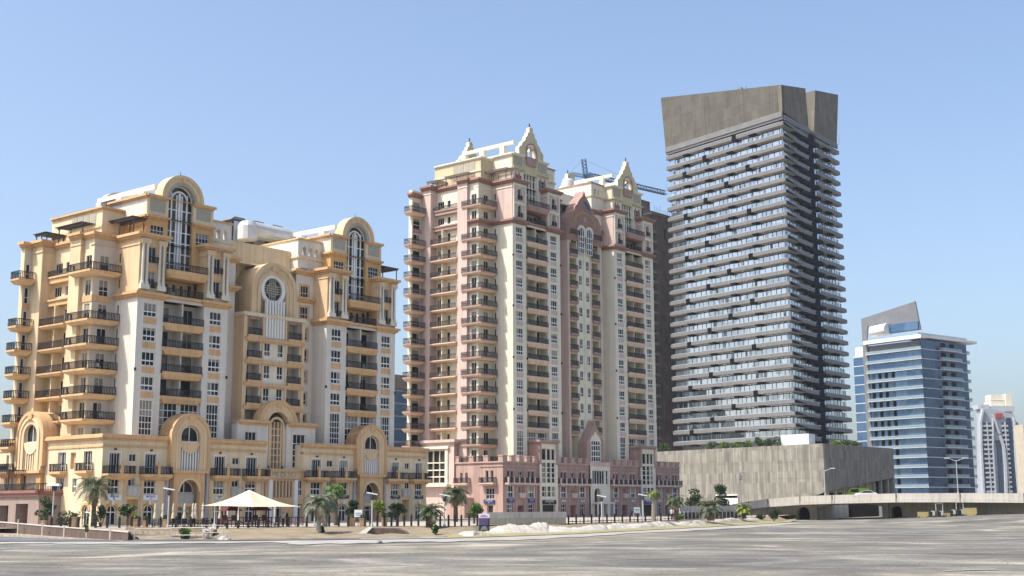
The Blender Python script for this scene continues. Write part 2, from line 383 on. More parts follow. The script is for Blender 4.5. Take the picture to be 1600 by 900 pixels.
def clutter(B, F, a, b, z, d):
    """garden furniture left on a balcony"""
    r = random.random()
    if r < .35: return
    m = MB(); x = random.uniform(a+.4, b-.9); c = random.choice(['white_trim', 'iron_soft', 'iron_soft', 'brown_trim', 'cloth_white'])
    m.fbox(F, x, x+.5, z+.4, z+.46, d, d+.5, c); m.fbox(F, x, x+.5, z+.46, z+.95, d-.02, d+.04, c)
    for q in (0, .44): m.fbox(F, x+q, x+q+.05, z, z+.4, d+.02, d+.07, c); m.fbox(F, x+q, x+q+.05, z, z+.4, d+.42, d+.47, c)
    B.part('balcony_chair', m)
    if r > .75:
        k = MB(); x = a+.25 if x > (a+b)/2 else b-.5
        k.lathe(F.pt(x, z, d+.3), [(.0, 0), (.16, 0), (.2, .35), (.0, .35)], 'planter', 7)
        for i in range(26):
            an = random.uniform(0, 6.28); rr = random.uniform(.05, .34); zz = z+.4+random.uniform(0, .7)
            p = Vector(F.pt(x, zz, d+.3))+Vector((cos(an)*rr, sin(an)*rr, 0)); s_ = .11
            k.face([p+Vector((random.uniform(-s_, s_), random.uniform(-s_, s_), random.uniform(-s_, s_))) for _ in range(4)], 'leaf_mid')
        B.part('balcony_plant', k)

def residence(B, N, P, ogee):
    FL = [ZB+FH*k for k in range(-2, N+1)]; ZC = ZB+FH*N; ZT = ZC+7.9
    W = B.W('wall'); T = Sink(B, 'cornice')
    rows = [ZB+FH*k for k in range(N)]
    # ---- front piers
    piers = [(0, 4.15), (10.85, 15.05), (34.05, 38.25), (44.95, 49.1)]
    for pi_, (a, b) in enumerate(piers):
        c = (a+b)/2; F = front(0); holes = [(c-1, c+1, 12.7, 17.3, .2, None)]+[(c-1, c+1, z+.6, z+2.4, .2, None) for z in rows]
        wall(W, F, a, b, 9, ZC, holes, P['pier'])
        B.part('window', win(F, c-1, c+1, 12.7, 17.3, 4, (.18, .36, .54, .72), -.2, .1))
        for z in rows:
            B.part('window', win(F, c-1, c+1, z+.6, z+2.4, 3, (.36,), -.2, .11, tr=.11))
            W.fbox(F, c-1, c+1, z-.42, z+.42, 0, .05, P['panel'])
        wall(W, left(a), 0, 5.2 if pi_ == 0 else (1.9 if pi_ in (1, 3) else 3.1), 9, ZC,
             [(4.2, 4.6, z+1.0, z+2.3, .15, 'niche_dark') for z in rows] if pi_ == 0 else [], P['pier'])
        wall(W, FR('right', b), 0, 1.9 if pi_ in (0, 2) else 3.1 if pi_ == 1 else 5.2, 9, ZC, [], P['pier'])
        for q in (0, 1):
            x = a-.02 if q == 0 else b+.02
            for z in rows[1::3]:
                k = MB(); k.fbox(F, x-.08, x+.08, z-.25, z+.15, 0, .3, 'iron'); B.part('wall_lamp', k)
        # upper two storeys with paired columns
        h = [(c-.62, c+.62, ZC+1.15, ZC+3.45, .3, None), (c-.62, c+.62, ZC+4.6, ZC+6.75, .3, None)]
        wall(W, F, a, b, ZC, ZT, h, P['upper'])
        for q in h:
            B.part('window', win(F, q[0], q[1], q[2], q[3], 2, (), -.3, .07))
            B.part('window_balcony', rail(F, [(q[0]-.1, .0), (q[0]-.1, .3), (q[1]+.1, .3), (q[1]+.1, .0)], q[2], .8))
        W.fbox(F, c-.7, c+.7, ZC+3.5, ZC+4.5, 0, .06, P['panel'])
        dl = 5.2 if pi_ == 0 else (1.9 if pi_ in (1, 3) else 3.1)
        wall(W, left(a), 0, dl, ZC, ZT, [(4.2, 4.6, ZC+1.3, ZC+2.6, .15, 'niche_dark'), (4.2, 4.6, ZC+4.8, ZC+6.1, .15, 'niche_dark')] if pi_ == 0 else [], P['upper_side'])
        wall(W, FR('right', b), 0, 1.9 if pi_ in (0, 2) else 3.1 if pi_ == 1 else 5.2, ZC, ZT, [], P['upper_side'])
        if not ogee:
            for x in (.42, 1.08, 3.07, 3.73):
                k = MB(); k.lathe(F.pt(a+x, 0, .22), [(.3, ZC+.85), (.3, ZC+1.9), (.2, ZC+1.95), (.22, ZC+2.1), (.2, ZC+2.4), (.165, ZT-1.1), (.23, ZT-.95), (.26, ZT-.75)], 'column_stone', 10); B.part('column', k)
            for x in (.05, 2.7): k = MB(); k.fbox(F, a+x, a+x+1.4, ZT-.85, ZT-.2, 0, .5, P['trim_lt']); k.fbox(F, a+x, a+x+1.4, ZC+.85, ZC+1.5, 0, .5, 'column_stone'); B.part('capital', k)
        else:
            for x in (.15, 3.7): W.fbox(F, a+x, a+x+.3, ZC+.85, ZT-.1, 0, .25, 'ivory')
            W.fbox(F, a+.45, b-.45, ZC+3.55, ZC+4.1, 0, .2, 'ivory'); W.fbox(F, a+.45, b-.45, ZT-.7, ZT-.15, 0, .2, 'ivory')
            k = MB(); k.ring(F, c, ZC+6.2, .75, .95, 0, .2, 'ivory', leg=1.6); k.ring(F, c, ZC+2.8, .75, .95, 0, .2, 'ivory', leg=1.6); B.part('arch_moulding', k)
        ledge(T, a, b, 0, 5 if pi_ == 0 else 3, ZC-.35, P['trim'])
        ledge(T, a, b, 0, 5 if pi_ == 0 else 3, ZT-.25, P['trim'])
        ledge(T, a, b, 0, 5 if pi_ == 0 else 3, ZT-1.05, P['trim_lt'], ((0, .16, .1),))
    # ---- bays with balconies
    for a, b in ((4.15, 10.85), (38.25, 44.95)):
        F = front(1.9); c = (a+b)/2; dh = []
        for z in rows: dh += [(a+.3, a+2.35, z, z+2.45, .15, None), (c+.6, c+2.95, z, z+2.45, .15, None)]
        wall(W, F, a, b, ZB-.7, ZC, dh, P['recess'])
        for d in dh: B.part('balcony_door', win(F, *d[:4], 3 if d[0] > c else 2, (), -.15, .07, fm='frame_white' if random.random() < .25 else 'iron_soft'))
        for i, z in enumerate(rows):
            G = front(0)
            m = MB(); m.box(a+.01, b-.01, -.15, 1.89, z-.38, z, P['slab_top'])
            Pp = G.pt; m.hexa([Pp(a+.5, z-.95, -.4), Pp(b-.5, z-.95, -.4), Pp(b-.5, z-.95, .12), Pp(a+.5, z-.95, .12), Pp(a+.02, z-.38, -.4), Pp(b-.02, z-.38, -.4), Pp(b-.02, z-.38, .35), Pp(a+.02, z-.38, .35)], P['slab_bay'])
            m.fbox(G, a+.02, b-.02, z-.38, z+.03, .15, .35, P['slab_bay'])
            B.part('balcony', m, [('railing', rail(G, [(a+.1, .2), (b-.1, .2)], z, 1.05))])
            clutter(B, front(1.9), a+.3, c-.3, z, .4); clutter(B, front(1.9), c+.3, b-.3, z, .4)
            W.box(c-.1, c+.1, .25, 1.88, z, z+FH-.96 if i < len(rows)-1 else ZC, P['pier'])
        W.box(a+.01, b-.01, -.05, 1.88, ZC-.35, ZC+.05, P['recess'])
        wall(W, front(.3), a, b, 9, ZB-.38, [(a+.2, c-.3, 12.3, 17.1, .15, None), (c+.3, b-.2, 14.3, 17.1, .15, None)], P['pier'])
        B.part('window', win(front(.3), a+.2, c-.3, 12.3, 17.1, 4, (.2, .4, .6, .8), -.15, .1)); B.part('window', win(front(.3), c+.3, b-.2, 14.3, 17.1, 4, (.3, .65), -.15, .1))
        ledge(T, a, b, .35, 2, ZC-.35, P['trim'])
        # floor at ZC: a row of windows behind a railing
        wall(W, front(2.4), a, b, ZC, ZC+3.3, [(a+.5+1.25*i, a+1.2+1.25*i, ZC+.9, ZC+2.6, .12, None) for i in range(4)]+[(b-1.1, b-.3, ZC+.4, ZC+2.8, .12, None)], P['upper'])
        for i in range(4): B.part('window', win(front(2.4), a+.5+1.25*i, a+1.2+1.25*i, ZC+.9, ZC+2.6, 1, (), -.12, .07))
        B.part('window', win(front(2.4), b-1.1, b-.3, ZC+.4, ZC+2.8, 1, (.3, .6), -.12, .07))
        B.part('terrace_railing', rail(front(0), [(a+.2, -.1), (b-.2, -.1)], ZC+.5, 1.1)); clutter(B, front(2.4), a+.3, b-1, ZC+.4, .8)
        balcony(B, front(0), a+.02, b-.02, ZC+4.0, .8, P['slab'], d0=-2.4, ret=False, thick=1.05, taper=.3)
        # upper hall: tall window rising through the gable
        hz0, hz1 = ZC+4.0, ZT+6.4
        F = front(1.5)
        wall(W, F, a, b, ZC+3.3, ZT, [(c-2.1, c+2.1, hz0, ZT, .6, None)], P['hall'])
        sa, sb = c-5.6, c+5.6
        wall(W, F, sa, sb, ZT, ZT+3.6, [(c-2.1, c+2.1, ZT, ZT+3.6, .6, None), (sa+.7, sa+2.9, ZT+.9, ZT+2.3, .2, None), (sb-2.9, sb-.7, ZT+.2, ZT+2.4, .2, None)], P['hall'])
        B.part('window', win(F, sa+.7, sa+2.9, ZT+.9, ZT+2.3, 4, (.5,), -.2)); B.part('window', win(F, sb-2.9, sb-.7, ZT+.2, ZT+2.4, 4, (.4, .7), -.2))
        wall(W, F, sa, sb, ZT+3.6, ZT+6.5, [(c-2.1, c+2.1, ZT+3.6, ZT+6.5, .6, None)], P['tier'])
        for x0, x1 in ((sa+.5, c-2.6), (c+2.6, sb-.5)): k = MB(); k.fbox(F, x0, x1, ZT+4.3, ZT+6.0, .02, .07, 'shutter'); B.part('louvre_panel', k)
        if not ogee:
            k = MB(); gz = ZT+6.5
            k.face([front(2.1).pt(x, z, 0) for x, z in [(c-2.1, hz0), (c+2.1, hz0)]+[(c+2.1*cos(pi*j/16), gz+2.1*sin(pi*j/16)) for j in range(17)]], 'glass_arch')
            Fw = front(2.1)
            for x in (c-1.3, c-.45, c+.45, c+1.3): k.fbox(Fw, x-.1, x+.1, hz0, gz+(1.0 if abs(x-c) > 1 else .8), 0, .16, 'frame_white')
            k.fbox(Fw, c-.17, c+.17, hz0, gz+1.1, 0, .2, 'frame_white')
            k.ring(Fw, c, gz, 1.2, 1.42, 0, .2, 'frame_white'); k.ring(Fw, c, gz, 1.98, 2.1, 0, .18, 'frame_white')
            for z in np.arange(hz0+1.3, gz, 1.55): k.fbox(Fw, c-2.1, c+2.1, z-.06, z+.06, 0, .14, 'frame_white')
            B.part('arched_window', k)
            g = MB(); g.ring(front(1.2), c, gz, 2.1, 2.55, -1.4, .0, 'shutter', n=24); g.ring(front(1.2), c, gz, 2.55, 3.1, -1.5, .0, P['gable'], n=26); g.ring(front(1.2), c, gz, 3.1, 3.55, -1.7, .18, P['trim_lt'], n=28)
            g.fbox(front(1.2), c-.22, c+.22, gz+2.5, gz+3.3, 0, .3, P['trim_lt']); g.tube((c, 2, gz+3.5), (c, 2, gz+4.3), .05, .03, 'iron')
            B.part('arched_gable', g)
            g = MB(); pl = [(c+3.5*cos(pi*j/18), gz+3.5*sin(pi*j/18)) for j in range(19)]
            g.prism(front(16.6), pl, 0, -.5, 'shutter'); g.ring(front(16.5), c, gz, 3.1, 3.5, -.7, .2, 'cream', n=24)
            for x in (-1.8, 0, 1.8): g.fbox(front(16.4), c+x-.12, c+x+.12, gz-2.2, gz+sqrt(9.6-x*x), -.3, .1, 'cream')
            B.part('rear_gable', g)
            zb_ = gz+1.3
        else:
            gz = ZT+6.5; Fw = front(2.1)
            k = MB(); k.face([Fw.pt(x, z, 0) for x, z in ((c-2.1, hz0), (c+2.1, hz0), (c+2.1, gz), (c-2.1, gz))], 'glass_arch')
            for x in (-2.0, -.95, 0, .95, 2.0): k.fbox(Fw, c+x-.15, c+x+.15, hz0, gz-1.2, 0, .3, 'ivory')
            for z in np.arange(hz0+1.3, gz-1, 1.5): k.fbox(Fw, c-2.1, c+2.1, z-.06, z+.06, 0, .14, 'frame_white')
            k.fbox(Fw, c-2.1, c+2.1, ZT+2.9, gz, .1, .62, P['tier']); B.part('tall_window', k)
            for x in (-4.6, -3.6, 3.2, 4.6):   # pointed niches
                q = MB(); q.prism(F, [(c+x-.32, ZT+1.2), (c+x+.32, ZT+1.2), (c+x+.32, ZT+2.2), (c+x, ZT+3.0), (c+x-.32, ZT+2.2)], .0, .06, 'brown_trim'); B.part('pointed_niche', q)
            half = [(3.9, 0), (3.9, 1.3), (3.6, 1.75), (3.1, 1.9), (2.9, 2.5), (2.4, 2.9), (1.95, 3.2), (1.75, 3.9), (1.25, 4.35), (.95, 5.0), (.55, 5.3), (.55, 6.0), (.25, 6.3)]
            arc = [(1.45*cos(pi*j/10), 1.2+1.45*sin(pi*j/10)) for j in range(11)]
            def gab(F_, zz, th, m1):
                g = MB(); poly = [(c+x, zz+z) for x, z in half]+[(c-x, zz+z) for x, z in half[::-1]]+[(c-1.45, zz)]+[(c+x, zz+z) for x, z in arc[::-1]]+[(c+1.45, zz)]
                g.prism(F_, poly, 0, -th, m1, 'ivory'); g.ring(F_, c, zz+1.2, 1.45, 1.75, -.1, .15, 'rose', leg=1.2); g.fbox(F_, c-.14, c+.14, zz, zz+2.5, -.3, .1, 'ivory')
                g.ring(F_, c-.72, zz+1.3, .5, .72, -.1, .12, 'rose', n=8); g.ring(F_, c+.72, zz+1.3, .5, .72, -.1, .12, 'rose', n=8)
                for x, z in half[1::2]: g.fbox(F_, c+x-.12, c+x+.06, zz+z-.05, zz+z+.1, -th-.05, .06, 'ivory'); g.fbox(F_, c-x-.06, c-x+.12, zz+z-.05, zz+z+.1, -th-.05, .06, 'ivory')
                g.lathe(F_.pt(c, zz+6.4, -th/2), [(.12, 0), (.17, .2), (.08, .35), (.17, .5), (.02, .95)], 'iron', 8); return g
            B.part('ogee_gable', gab(front(1.2), gz, .9, 'ivory_dark')); B.part('rear_gable', gab(front(17.3), gz, .9, 'shutter'))
            q = MB(); q.fbox(front(1.2), c-1.5, c+1.5, gz-1.7, gz, -.2, .1, 'rose'); B.part('parapet_panel', q)
            zb_ = gz+2.5
        for x0, x1 in ((sa, c-2.2), (c+2.2, sb)):
            ledge(T, x0+.3, x1-.3, 1.5, 3, ZT+6.0, P['trim'] if not ogee else 'ivory', ((0, .2, .2), (.2, .5, .45))); ledge(T, x0+.3, x1-.3, 1.5, 3, ZT+3.1, P['trim_hall'], ((0, .25, .2), (.25, .5, .45)))
        # tier body
        W.box(sa+.02, c-2.1, 1.9, 10.2, ZT-.3, ZT+6.45, P['tier_side']); W.box(c+2.1, sb-.02, 1.9, 10.2, ZT-.3, ZT+6.45, P['tier_side']); W.box(c-2.1, c+2.1, 3.2, 10.18, ZC, ZT+6.4, P['tier_side'])
        W.box(sa-.005, sa+.3, 1.503, 10.1, ZT-.2, ZT+3.1, P['hall']); W.box(sa-.004, sa+.3, 1.504, 1.95, ZT+3.1, ZT+6.4, P['tier']); W.box(sb-.3, sb+.004, 1.504, 1.95, ZT+.0, ZT+6.4, P['tier'])
        for zz, mt_ in ((ZT+3.1, P['trim_hall']), (ZT+6.0, P['trim'] if not ogee else 'ivory')):
            T.box(sa-.43, sa+.02, 1.3, 10.4, zz+.2, zz+.49, mt_); T.box(sa-.22, sa+.02, 1.4, 10.3, zz, zz+.2, mt_)
        # beams back to the rear gable, on posts
        for x in (c-3.3, c+3.3):
            k = MB(); k.box(x-.3, x+.3, 2.9, 16.6, zb_, zb_+.65, 'white_trim' if not ogee else 'ivory'); B.part('roof_beam', k)
            for w in (5.8, 11.2, 16.1):
                k = MB(); k.box(x-.45, x+.45, w-.55, w+.55, ZT+4, zb_+.02, 'white_trim' if not ogee else 'ivory'); B.part('roof_post', k)
        # stepped part behind, louvred, and the white block toward the middle
        lft = a < 20
        u0, u1 = (-1.5, 8.) if lft else (WID-8., WID+1.5); st = P['step']
        W.box(u0, u1, 6.8, 19.2, ZT-.4, ZT+st, P['tier']); ledge(T, u0, u1, 6.8, 19.2, ZT+st-.45, P['trim'] if not ogee else 'ivory', ((0, .2, .15), (.2, .45, .35)))
        T.box(u0-.2, u0, 6.6, 19.4, ZT+st-2.9, ZT+st-2.65, P['trim_lt']); W.box(u0-.02, u0+3, 6.78, 14, ZT+1.3, ZT+1.6, P['trim_lt'])
        for w in (8.3, 9.8, 11.3, 12.8): k = MB(); k.box(u0-.06, u0, w, w+1.25, ZT+2.1, ZT+st-.75, 'shutter'); B.part('louvre_panel', k)
        p0, p1 = (13.1, 18.05) if lft else (WID-18.05, WID-13.1); ub = P['ublock']
        F = front(3.5)
        ow = [(p0+.9+1.25*i, p0+1.65+1.25*i, ZT+ub-2.4, ZT+ub-.9, 1.0, None) for i in range(3)]
        wall(W, F, p0, p1, ZT-3, ZT+ub, ow+[(p0+.6, p0+2.1, ZT-.9, ZT+.7, .2, None), (p0+2.6, p1-.3, ZT-.9, ZT+.7, .2, None)], P['ublock_mat'])
        B.part('window', win(F, p0+.6, p0+2.1, ZT-.9, ZT+.7, 3, (.5,), -.2)); B.part('window', win(F, p0+2.6, p1-.3, ZT-.9, ZT+.7, 3, (.5,), -.2))
        for o_ in ow:
            k = MB(); k.ring(F, (o_[0]+o_[1])/2, o_[3]-.35, .3, .5, -.9, .04, P['ublock_mat'], n=8); B.part('arched_opening', k)
        W.box(p0+.02, p1-.02, 4.6, 13, ZT-3, ZT+ub-3, P['ublock_mat']); W.box(p0, p0+.3, 3.55, 13, ZT-3, ZT+ub-.01, P['ublock_mat']); W.box(p1-.3, p1, 3.55, 13, ZT-3, ZT+ub-.01, P['ublock_mat'])
        W.box(p0, p1, 12.7, 13, ZT-3, ZT+ub-.01, P['ublock_mat'])
        T.fbox(F, p0-.15, p1+.15, ZT+ub-.01, ZT+ub+.22, -.4, .2, P['trim']); T.fbox(F, p0-.1, p1+.2, ZT+ub-2.95, ZT+ub-2.6, 0, .25, P['ublock_trim'])
        xx = p1 if lft else p0
        T.box(xx-.2, xx+.2, 3.4, 13.1, ZT+ub-.02, ZT+ub+.2, P['trim']); T.box(xx-.22, xx+.22, 3.45, 13.1, ZT+ub-2.95, ZT+ub-2.61, P['ublock_trim'])
    # ---- strips beside the middle block
    for a, b, x0 in ((15.05, 18.7, 15.4), (30.4, 34.05, 31.2)):
        F = front(3.1); hs = []; zz = [ZB+FH*k for k in range(-2, N+2)]
        for z in zz: hs.append((x0+.15, x0+1.75, z+.65, z+2.4, .15, None))
        wall(W, F, a, b, 9, ZT-.2, hs, P['strip'])
        for h in hs:
            up_ = h[2] > ZC; k = win(F, h[0], h[1], h[2], h[3], 3, (.35,), -.15, .07); B.part('window', k)
            q = MB()
            for r_ in ((h[0]-.25, h[0], h[2]-.25, h[3]+.25), (h[1], h[1]+.25, h[2]-.25, h[3]+.25), (h[0], h[1], h[3], h[3]+.25), (h[0], h[1], h[2]-.25, h[2])): q.fbox(F, *r_, 0, .07, P['surround'])
            B.part('window_surround', q)
        for z in (ZC+3.0, ZT-.6): ledge(T, a, b, 3.1, 3.5, z, P['trim'])
        W.box(a+.01, b-.01, 3.3, 9, ZT-.5, ZT-.2, P['strip'])
    # ---- middle block
    a, b = 18.7, 30.4; F = front(1); hs = []; mrows = [ZB+FH*k for k in range(N)]
    for z in mrows:
        hs += [(a+.85, a+3.2, z+.05, z+2.45, 1.6, P['recess']), (b-3.2, b-.85, z+.05, z+2.45, 1.6, P['recess'])]
        if not (z == mrows[-1]): hs += [(a+4.05, a+5.15, z+.5, z+2.4, .15, None), (b-5.15, b-4.05, z+.5, z+2.4, .15, None)]
    hs += [(a+.7, a+3.3, ZB-6.2, ZB-.9, 1.6, P['recess']), (b-3.3, b-.7, ZB-6.2, ZB-.9, 1.6, P['recess'])]
    wall(W, F, a, b, 9, ZC-.5, hs, P['mid'], P['recess']); wall(W, left(a), 1, 3.1, 9, ZC-.5, [], P['mid_side']); wall(W, FR('right', b), 1, 3.1, 9, ZC-.5, [], P['mid_side'])
    for x0, x1 in ((a, a+.6), (b-.6, b), (MID-.35, MID+.35) if ogee else (a+3.5, a+3.75), (b-3.75, b-3.5)): W.fbox(F, x0, x1, 9, ZC-.55, 0, .18, P['mid_side'] if not (ogee and abs(x0-MID) < 1) else 'ivory')
    for z in mrows:
        for x0 in (a+.85, b-3.2):
            G = front(2.6); B.part('balcony_door', win(G, x0+.15, x0+1.45, z+.05, z+2.3, 2, (), .0, .07, fm='iron_soft'))
            k = MB(); k.fbox(F, x0-.1, x0+2.45, z-.35, z+.05, 0, .45, P['slab']); k.fbox(F, x0+.1, x0+2.25, z-.6, z-.35, 0, .25, P['slab']); B.part('balcony', k, [('railing', rail(F, [(x0-.02, .02), (x0-.02, .36), (x0+2.37, .36), (x0+2.37, .02)], z+.05, 1.0))])
            if ogee: q = MB(); q.fbox(F, x0, x0+2.3, z-.85, z-.6, .02, .12, 'ivory_dark'); q.ring(F, x0+1.17, z-.78, .5, .68, .02, .16, 'ivory_dark', n=6); B.part('relief', q)
        if not ogee: T.fbox(F, a+.2, b-.2, z-.72, z-.36, .18, .42, P['slab']); T.fbox(F, a+.4, b-.4, z-.9, z-.72, .18, .3, P['slab'])
        if z != mrows[-1]:
            for x0 in (a+4.05, b-5.15): B.part('window', win(F, x0, x0+1.1, z+.5, z+2.4, 2, (.35,), -.15, .09, g='glass_arch' if x0 < MID else 'glass_dark'))
    for x0 in (a+.7, b-3.3):
        B.part('window', win(front(2.6), x0+.1, x0+1.5, ZB-6.1, ZB-1, 2, (.2, .4, .6, .8), 0, .09))
        if not ogee: q = MB(); q.fbox(F, x0-.05, x0+2.65, mrows[-1]+2.5, mrows[-1]+2.7, .02, .2, 'brown_trim'); q.fbox(F, x0-.1, x0+.15, mrows[-1]+.1, mrows[-1]+2.5, .02, .2, 'brown_trim'); q.fbox(F, x0+2.45, x0+2.7, mrows[-1]+.1, mrows[-1]+2.5, .02, .2, 'brown_trim'); B.part('loggia_frame', q)
    zm = ZC-.5; c = MID
    if not ogee:
        T.fbox(F, a-.1, b+.1, zm, zm+.55, -2, .25, 'cream'); W.box(a+.01, b-.01, 1.01, 9, zm-.3, zm+.1, 'cream')
        # round gable with the barrel vault behind it
        gz = ZC+3.6; g = MB(); Fa = front(1.25)
        g.ring(Fa, c, gz, 3.75, 4.35, -7, .2, P['gable_side'], n=30, leg=gz-zm-.5); g.ring(Fa, c, gz, 2.5, 3.75, -6.9, -.05, P['gable'], n=30, leg=gz-zm-.5); g.ring(Fa, c, gz, 3.0, 3.2, -.05, .12, 'peach_light', n=28, leg=gz-zm-.5)
        g.fbox(Fa, c-.6, c+.6, gz+3.0, gz+3.9, 0, .3, P['trim_lt'])
        pl = [(c+2.6*cos(pi*j/18), gz+2.6*sin(pi*j/18)) for j in range(19)]+[(c-2.6, zm+.3), (c+2.6, zm+.3)]
        g.prism(Fa, pl, -.7, -.9, 'peach_light'); B.part('round_gable', g)
        k = MB(); zr = gz+.35; Fr = front(1.9)
        k.ring(Fr, c, zr, 1.75, 2.35, 0, .45, 'white_trim', 0, 2*pi, 32); k.face([Fr.pt(c+1.8*cos(2*pi*j/28), zr+1.8*sin(2*pi*j/28), .1) for j in range(28)], 'niche_dark')
        k.ring(Fr, c, zr, .95, 1.07, .1, .25, 'shutter', 0, 2*pi, 20)
        for q in (-.55, -.18, .18, .55): k.fbox(Fr, c+q-.06, c+q+.06, zr-1.7, zr+1.7, .1, .25, 'shutter'); k.fbox(Fr, c-1.7, c+1.7, zr+q-.06, zr+q+.06, .12, .27, 'shutter')
        B.part('round_window', k)
        k = MB(); Fs = front(.9); k.face([front(1.3).pt(x, z, 0) for x, z in ((c-1.75, mrows[-1]-.1), (c+1.75, mrows[-1]-.1), (c+1.75, zr-1.7), (c-1.75, zr-1.7))], 'niche_dark')
        for i in range(7): x = c-1.6+i*.533; k.fbox(Fs, x-.13, x+.13, mrows[-1]-.1, zr-1.75, -.4, .12, 'white_trim')
        B.part('slot_screen', k)
        W.box(c-6.45, c+6.45, 5.2, 20, ZC, ZT+3.3, P['core'])
    else:
        hf = [(5.95, 0), (5.95, 4.6), (5.2, 5.1), (4.9, 5.9), (4.1, 6.2), (3.6, 6.5), (3.15, 7.5), (2.5, 7.9), (1.9, 8.8), (1.1, 9.6), (.55, 10.0), (.3, 10.6), (0, 11.2)]
        g = MB(); g.prism(front(.7), [(c+x, zm+z) for x, z in hf]+[(c-x, zm+z) for x, z in hf[-2::-1]], 0, -2.4, 'pink_gable', 'rose'); Fg = front(.68)
        for i in range(15):
            an = radians(20+i*10); x = c+3.9*cos(an); z = zm+3.2+3.2*sin(an)
            g.prism(Fg, [(x-.28, z), (x, z-.22), (x+.28, z), (x, z+.22)], .0, .06, 'gold')
        g.ring(Fg, c, zm+5.0, .0, .62, 0, .08, 'rose', 0, 2*pi, 14)
        g.prism(Fg, [(c-.2, zm+8.6), (c+1.9, zm+7.0), (c+1.7, zm+7.9), (c+.9, zm+8.8), (c+.1, zm+9.0)], 0, .08, 'letter_blue')
        B.part('ogee_gable', g)
        for x in (-1.35, 1.35):
            B.part('arched_window', arch_win(front(.6), c+x, 1.0, mrows[-1]+.4, zm+2.2, .02, 3, (mrows[-1]+1.6, mrows[-1]+2.9, zm+1.2), .12))
            k = MB(); k.ring(front(.6), c+x, zm+2.2, 1.0, 1.4, 0, .22, 'ivory', n=14, leg=1.0); B.part('arch_moulding', k)
        for x in (a+.6, b-3.3): B.part('terrace_railing', rail(front(.6), [(x, .05), (x, .6), (x+2.7, .6), (x+2.7, .05)], zm+1.2, 1.0))
        for x in (a+2.03, b-2.03): k = MB(); k.ring(front(.95), x, mrows[-1]+2.4, .0, .95, 0, .05, 'niche_dark', n=10); k.ring(front(.95), x, mrows[-1]+2.4, .95, 1.2, 0, .15, 'ivory', n=10); B.part('arch_moulding', k)
        W.box(c-6.45, c+6.45, 5.2, 20, ZC, ZT+2.8, P['core'])
    # ---- end elevation, stepping back to the left
    b1, c1, dd, e1 = P['end']; rec = P['rec']; w2 = P['w2']; w3 = w2+2.6; WE = w3+.9; up2 = [ZC, ZC+FH]
    allz = [ZB+FH*k for k in range(-3, N+2)]
    hz = [(-2.5, -1.1, z+.02, z+2.3, .15, None) for z in allz]; wall(W, front(5.2), -b1, 0, 1, ZT, hz, P['side2'])
    for h in hz: B.part('balcony_door', win(front(5.2), h[0], h[1], h[2], h[3], 2, (.35,) if h[2] > ZC and h[2] < ZC+2 else (), -.15, .08))
    hz = [(5.7, 7.0, z+.02, z+2.3, .15, None) for z in allz]; wall(W, left(-b1), 5.2, 7.6, 1, ZT, hz, P['side'])
    for h in hz: B.part('balcony_door', win(left(-b1), h[0], h[1], h[2], h[3], 2, (), -.15, .08))
    wall(W, front(7.6), -c1, -b1, 1, ZT, [], P['spur']); wall(W, left(-c1), 7.6, 10.1, 1, ZT+.3, [], P['spur'])
    hz = []
    for z in allz: hz += [(w2-3.7, w2-2.9, z+.05 if z < ZC-.1 else z+.9, z+2.3, .15, None), (w2-2.0, w2-.25, z+.05 if z < ZC-.1 else z+.9, z+2.3, .15, None)]
    wall(W, left(-rec), 10.1, w2, 1, ZT, hz, P['side'])
    for h in hz: B.part('window', win(left(-rec), h[0], h[1], h[2], h[3], 1 if h[1]-h[0] < 1 else 3, (), -.15, .07))
    wall(W, front(w2), -dd, -rec, 1, ZT, [], P['spur']); wall(W, left(-dd), w2, w3, 1, ZT+.3, [], P['spur'])
    hz = [(-e1+.35, -dd-.25, z+.05, z+2.3, .15, None) for z in allz]; wall(W, front(w3), -e1, -dd, 1, ZT, hz, P['side2'])
    for h in hz: B.part('balcony_door', win(front(w3), h[0], h[1], h[2], h[3], 1, (.4,), -.15, .08))
    wall(W, left(-e1), w3, WE, 1, ZT, [], P['side'])
    Fz = front(0)
    for i, z in enumerate(allz):
        if z > ZC-.1 and z < ZC+1:      # the storey without balconies
            for F_, x0, x1 in ((front(5.2), -b1-.08, -.7), (left(-b1), 5.1, 7.5)): T.fbox(F_, x0, x1, z-.75, z+.1, 0, .12, P['slab'])
            T.fbox(left(-rec), 10.12, w2-.05, z-.5, z+.15, 0, .9, P['slab']); T.fbox(left(-rec), 10.12, w2-.05, z+.15, z+.4, 0, 1.1, P['slab']); T.fbox(front(w3), -e1, -dd, z-.7, z+.1, 0, .12, P['slab']); continue
        m = MB(); th = .62
        def L(poly, z0, z1, mt_, shrink=0):
            o_ = MB(); n_ = len(poly); top = [(x, y, z1) for x, y in poly]; c_ = (sum(x for x, y in poly)/n_, sum(y for x, y in poly)/n_)
            bot = [(x, y, z0) for x, y in shrink] if shrink else [(x, y, z0) for x, y in poly]
            m.face(top, mt_); m.face(bot, mt_)
            for q in range(n_): w_ = (q+1) % n_; m.face([bot[q], bot[w_], top[w_], top[q]], mt_)
        ps = [(-.02, 3.75), (-5.0, 3.75), (-5.0, 8.9), (-c1+.01, 8.9), (-c1+.01, 7.58), (-b1+.01, 7.58), (-b1+.01, 5.19), (-.02, 5.19)]
        pb = [(-.5, 4.3), (-4.5, 4.3), (-4.5, 8.5), (-c1+.01, 8.5), (-c1+.01, 7.58), (-b1+.01, 7.58), (-b1+.01, 5.19), (-.5, 5.19)]
        L(ps, z-.26, z, P['slab']); L(ps, z-th, z-.262, P['slab2'], pb)
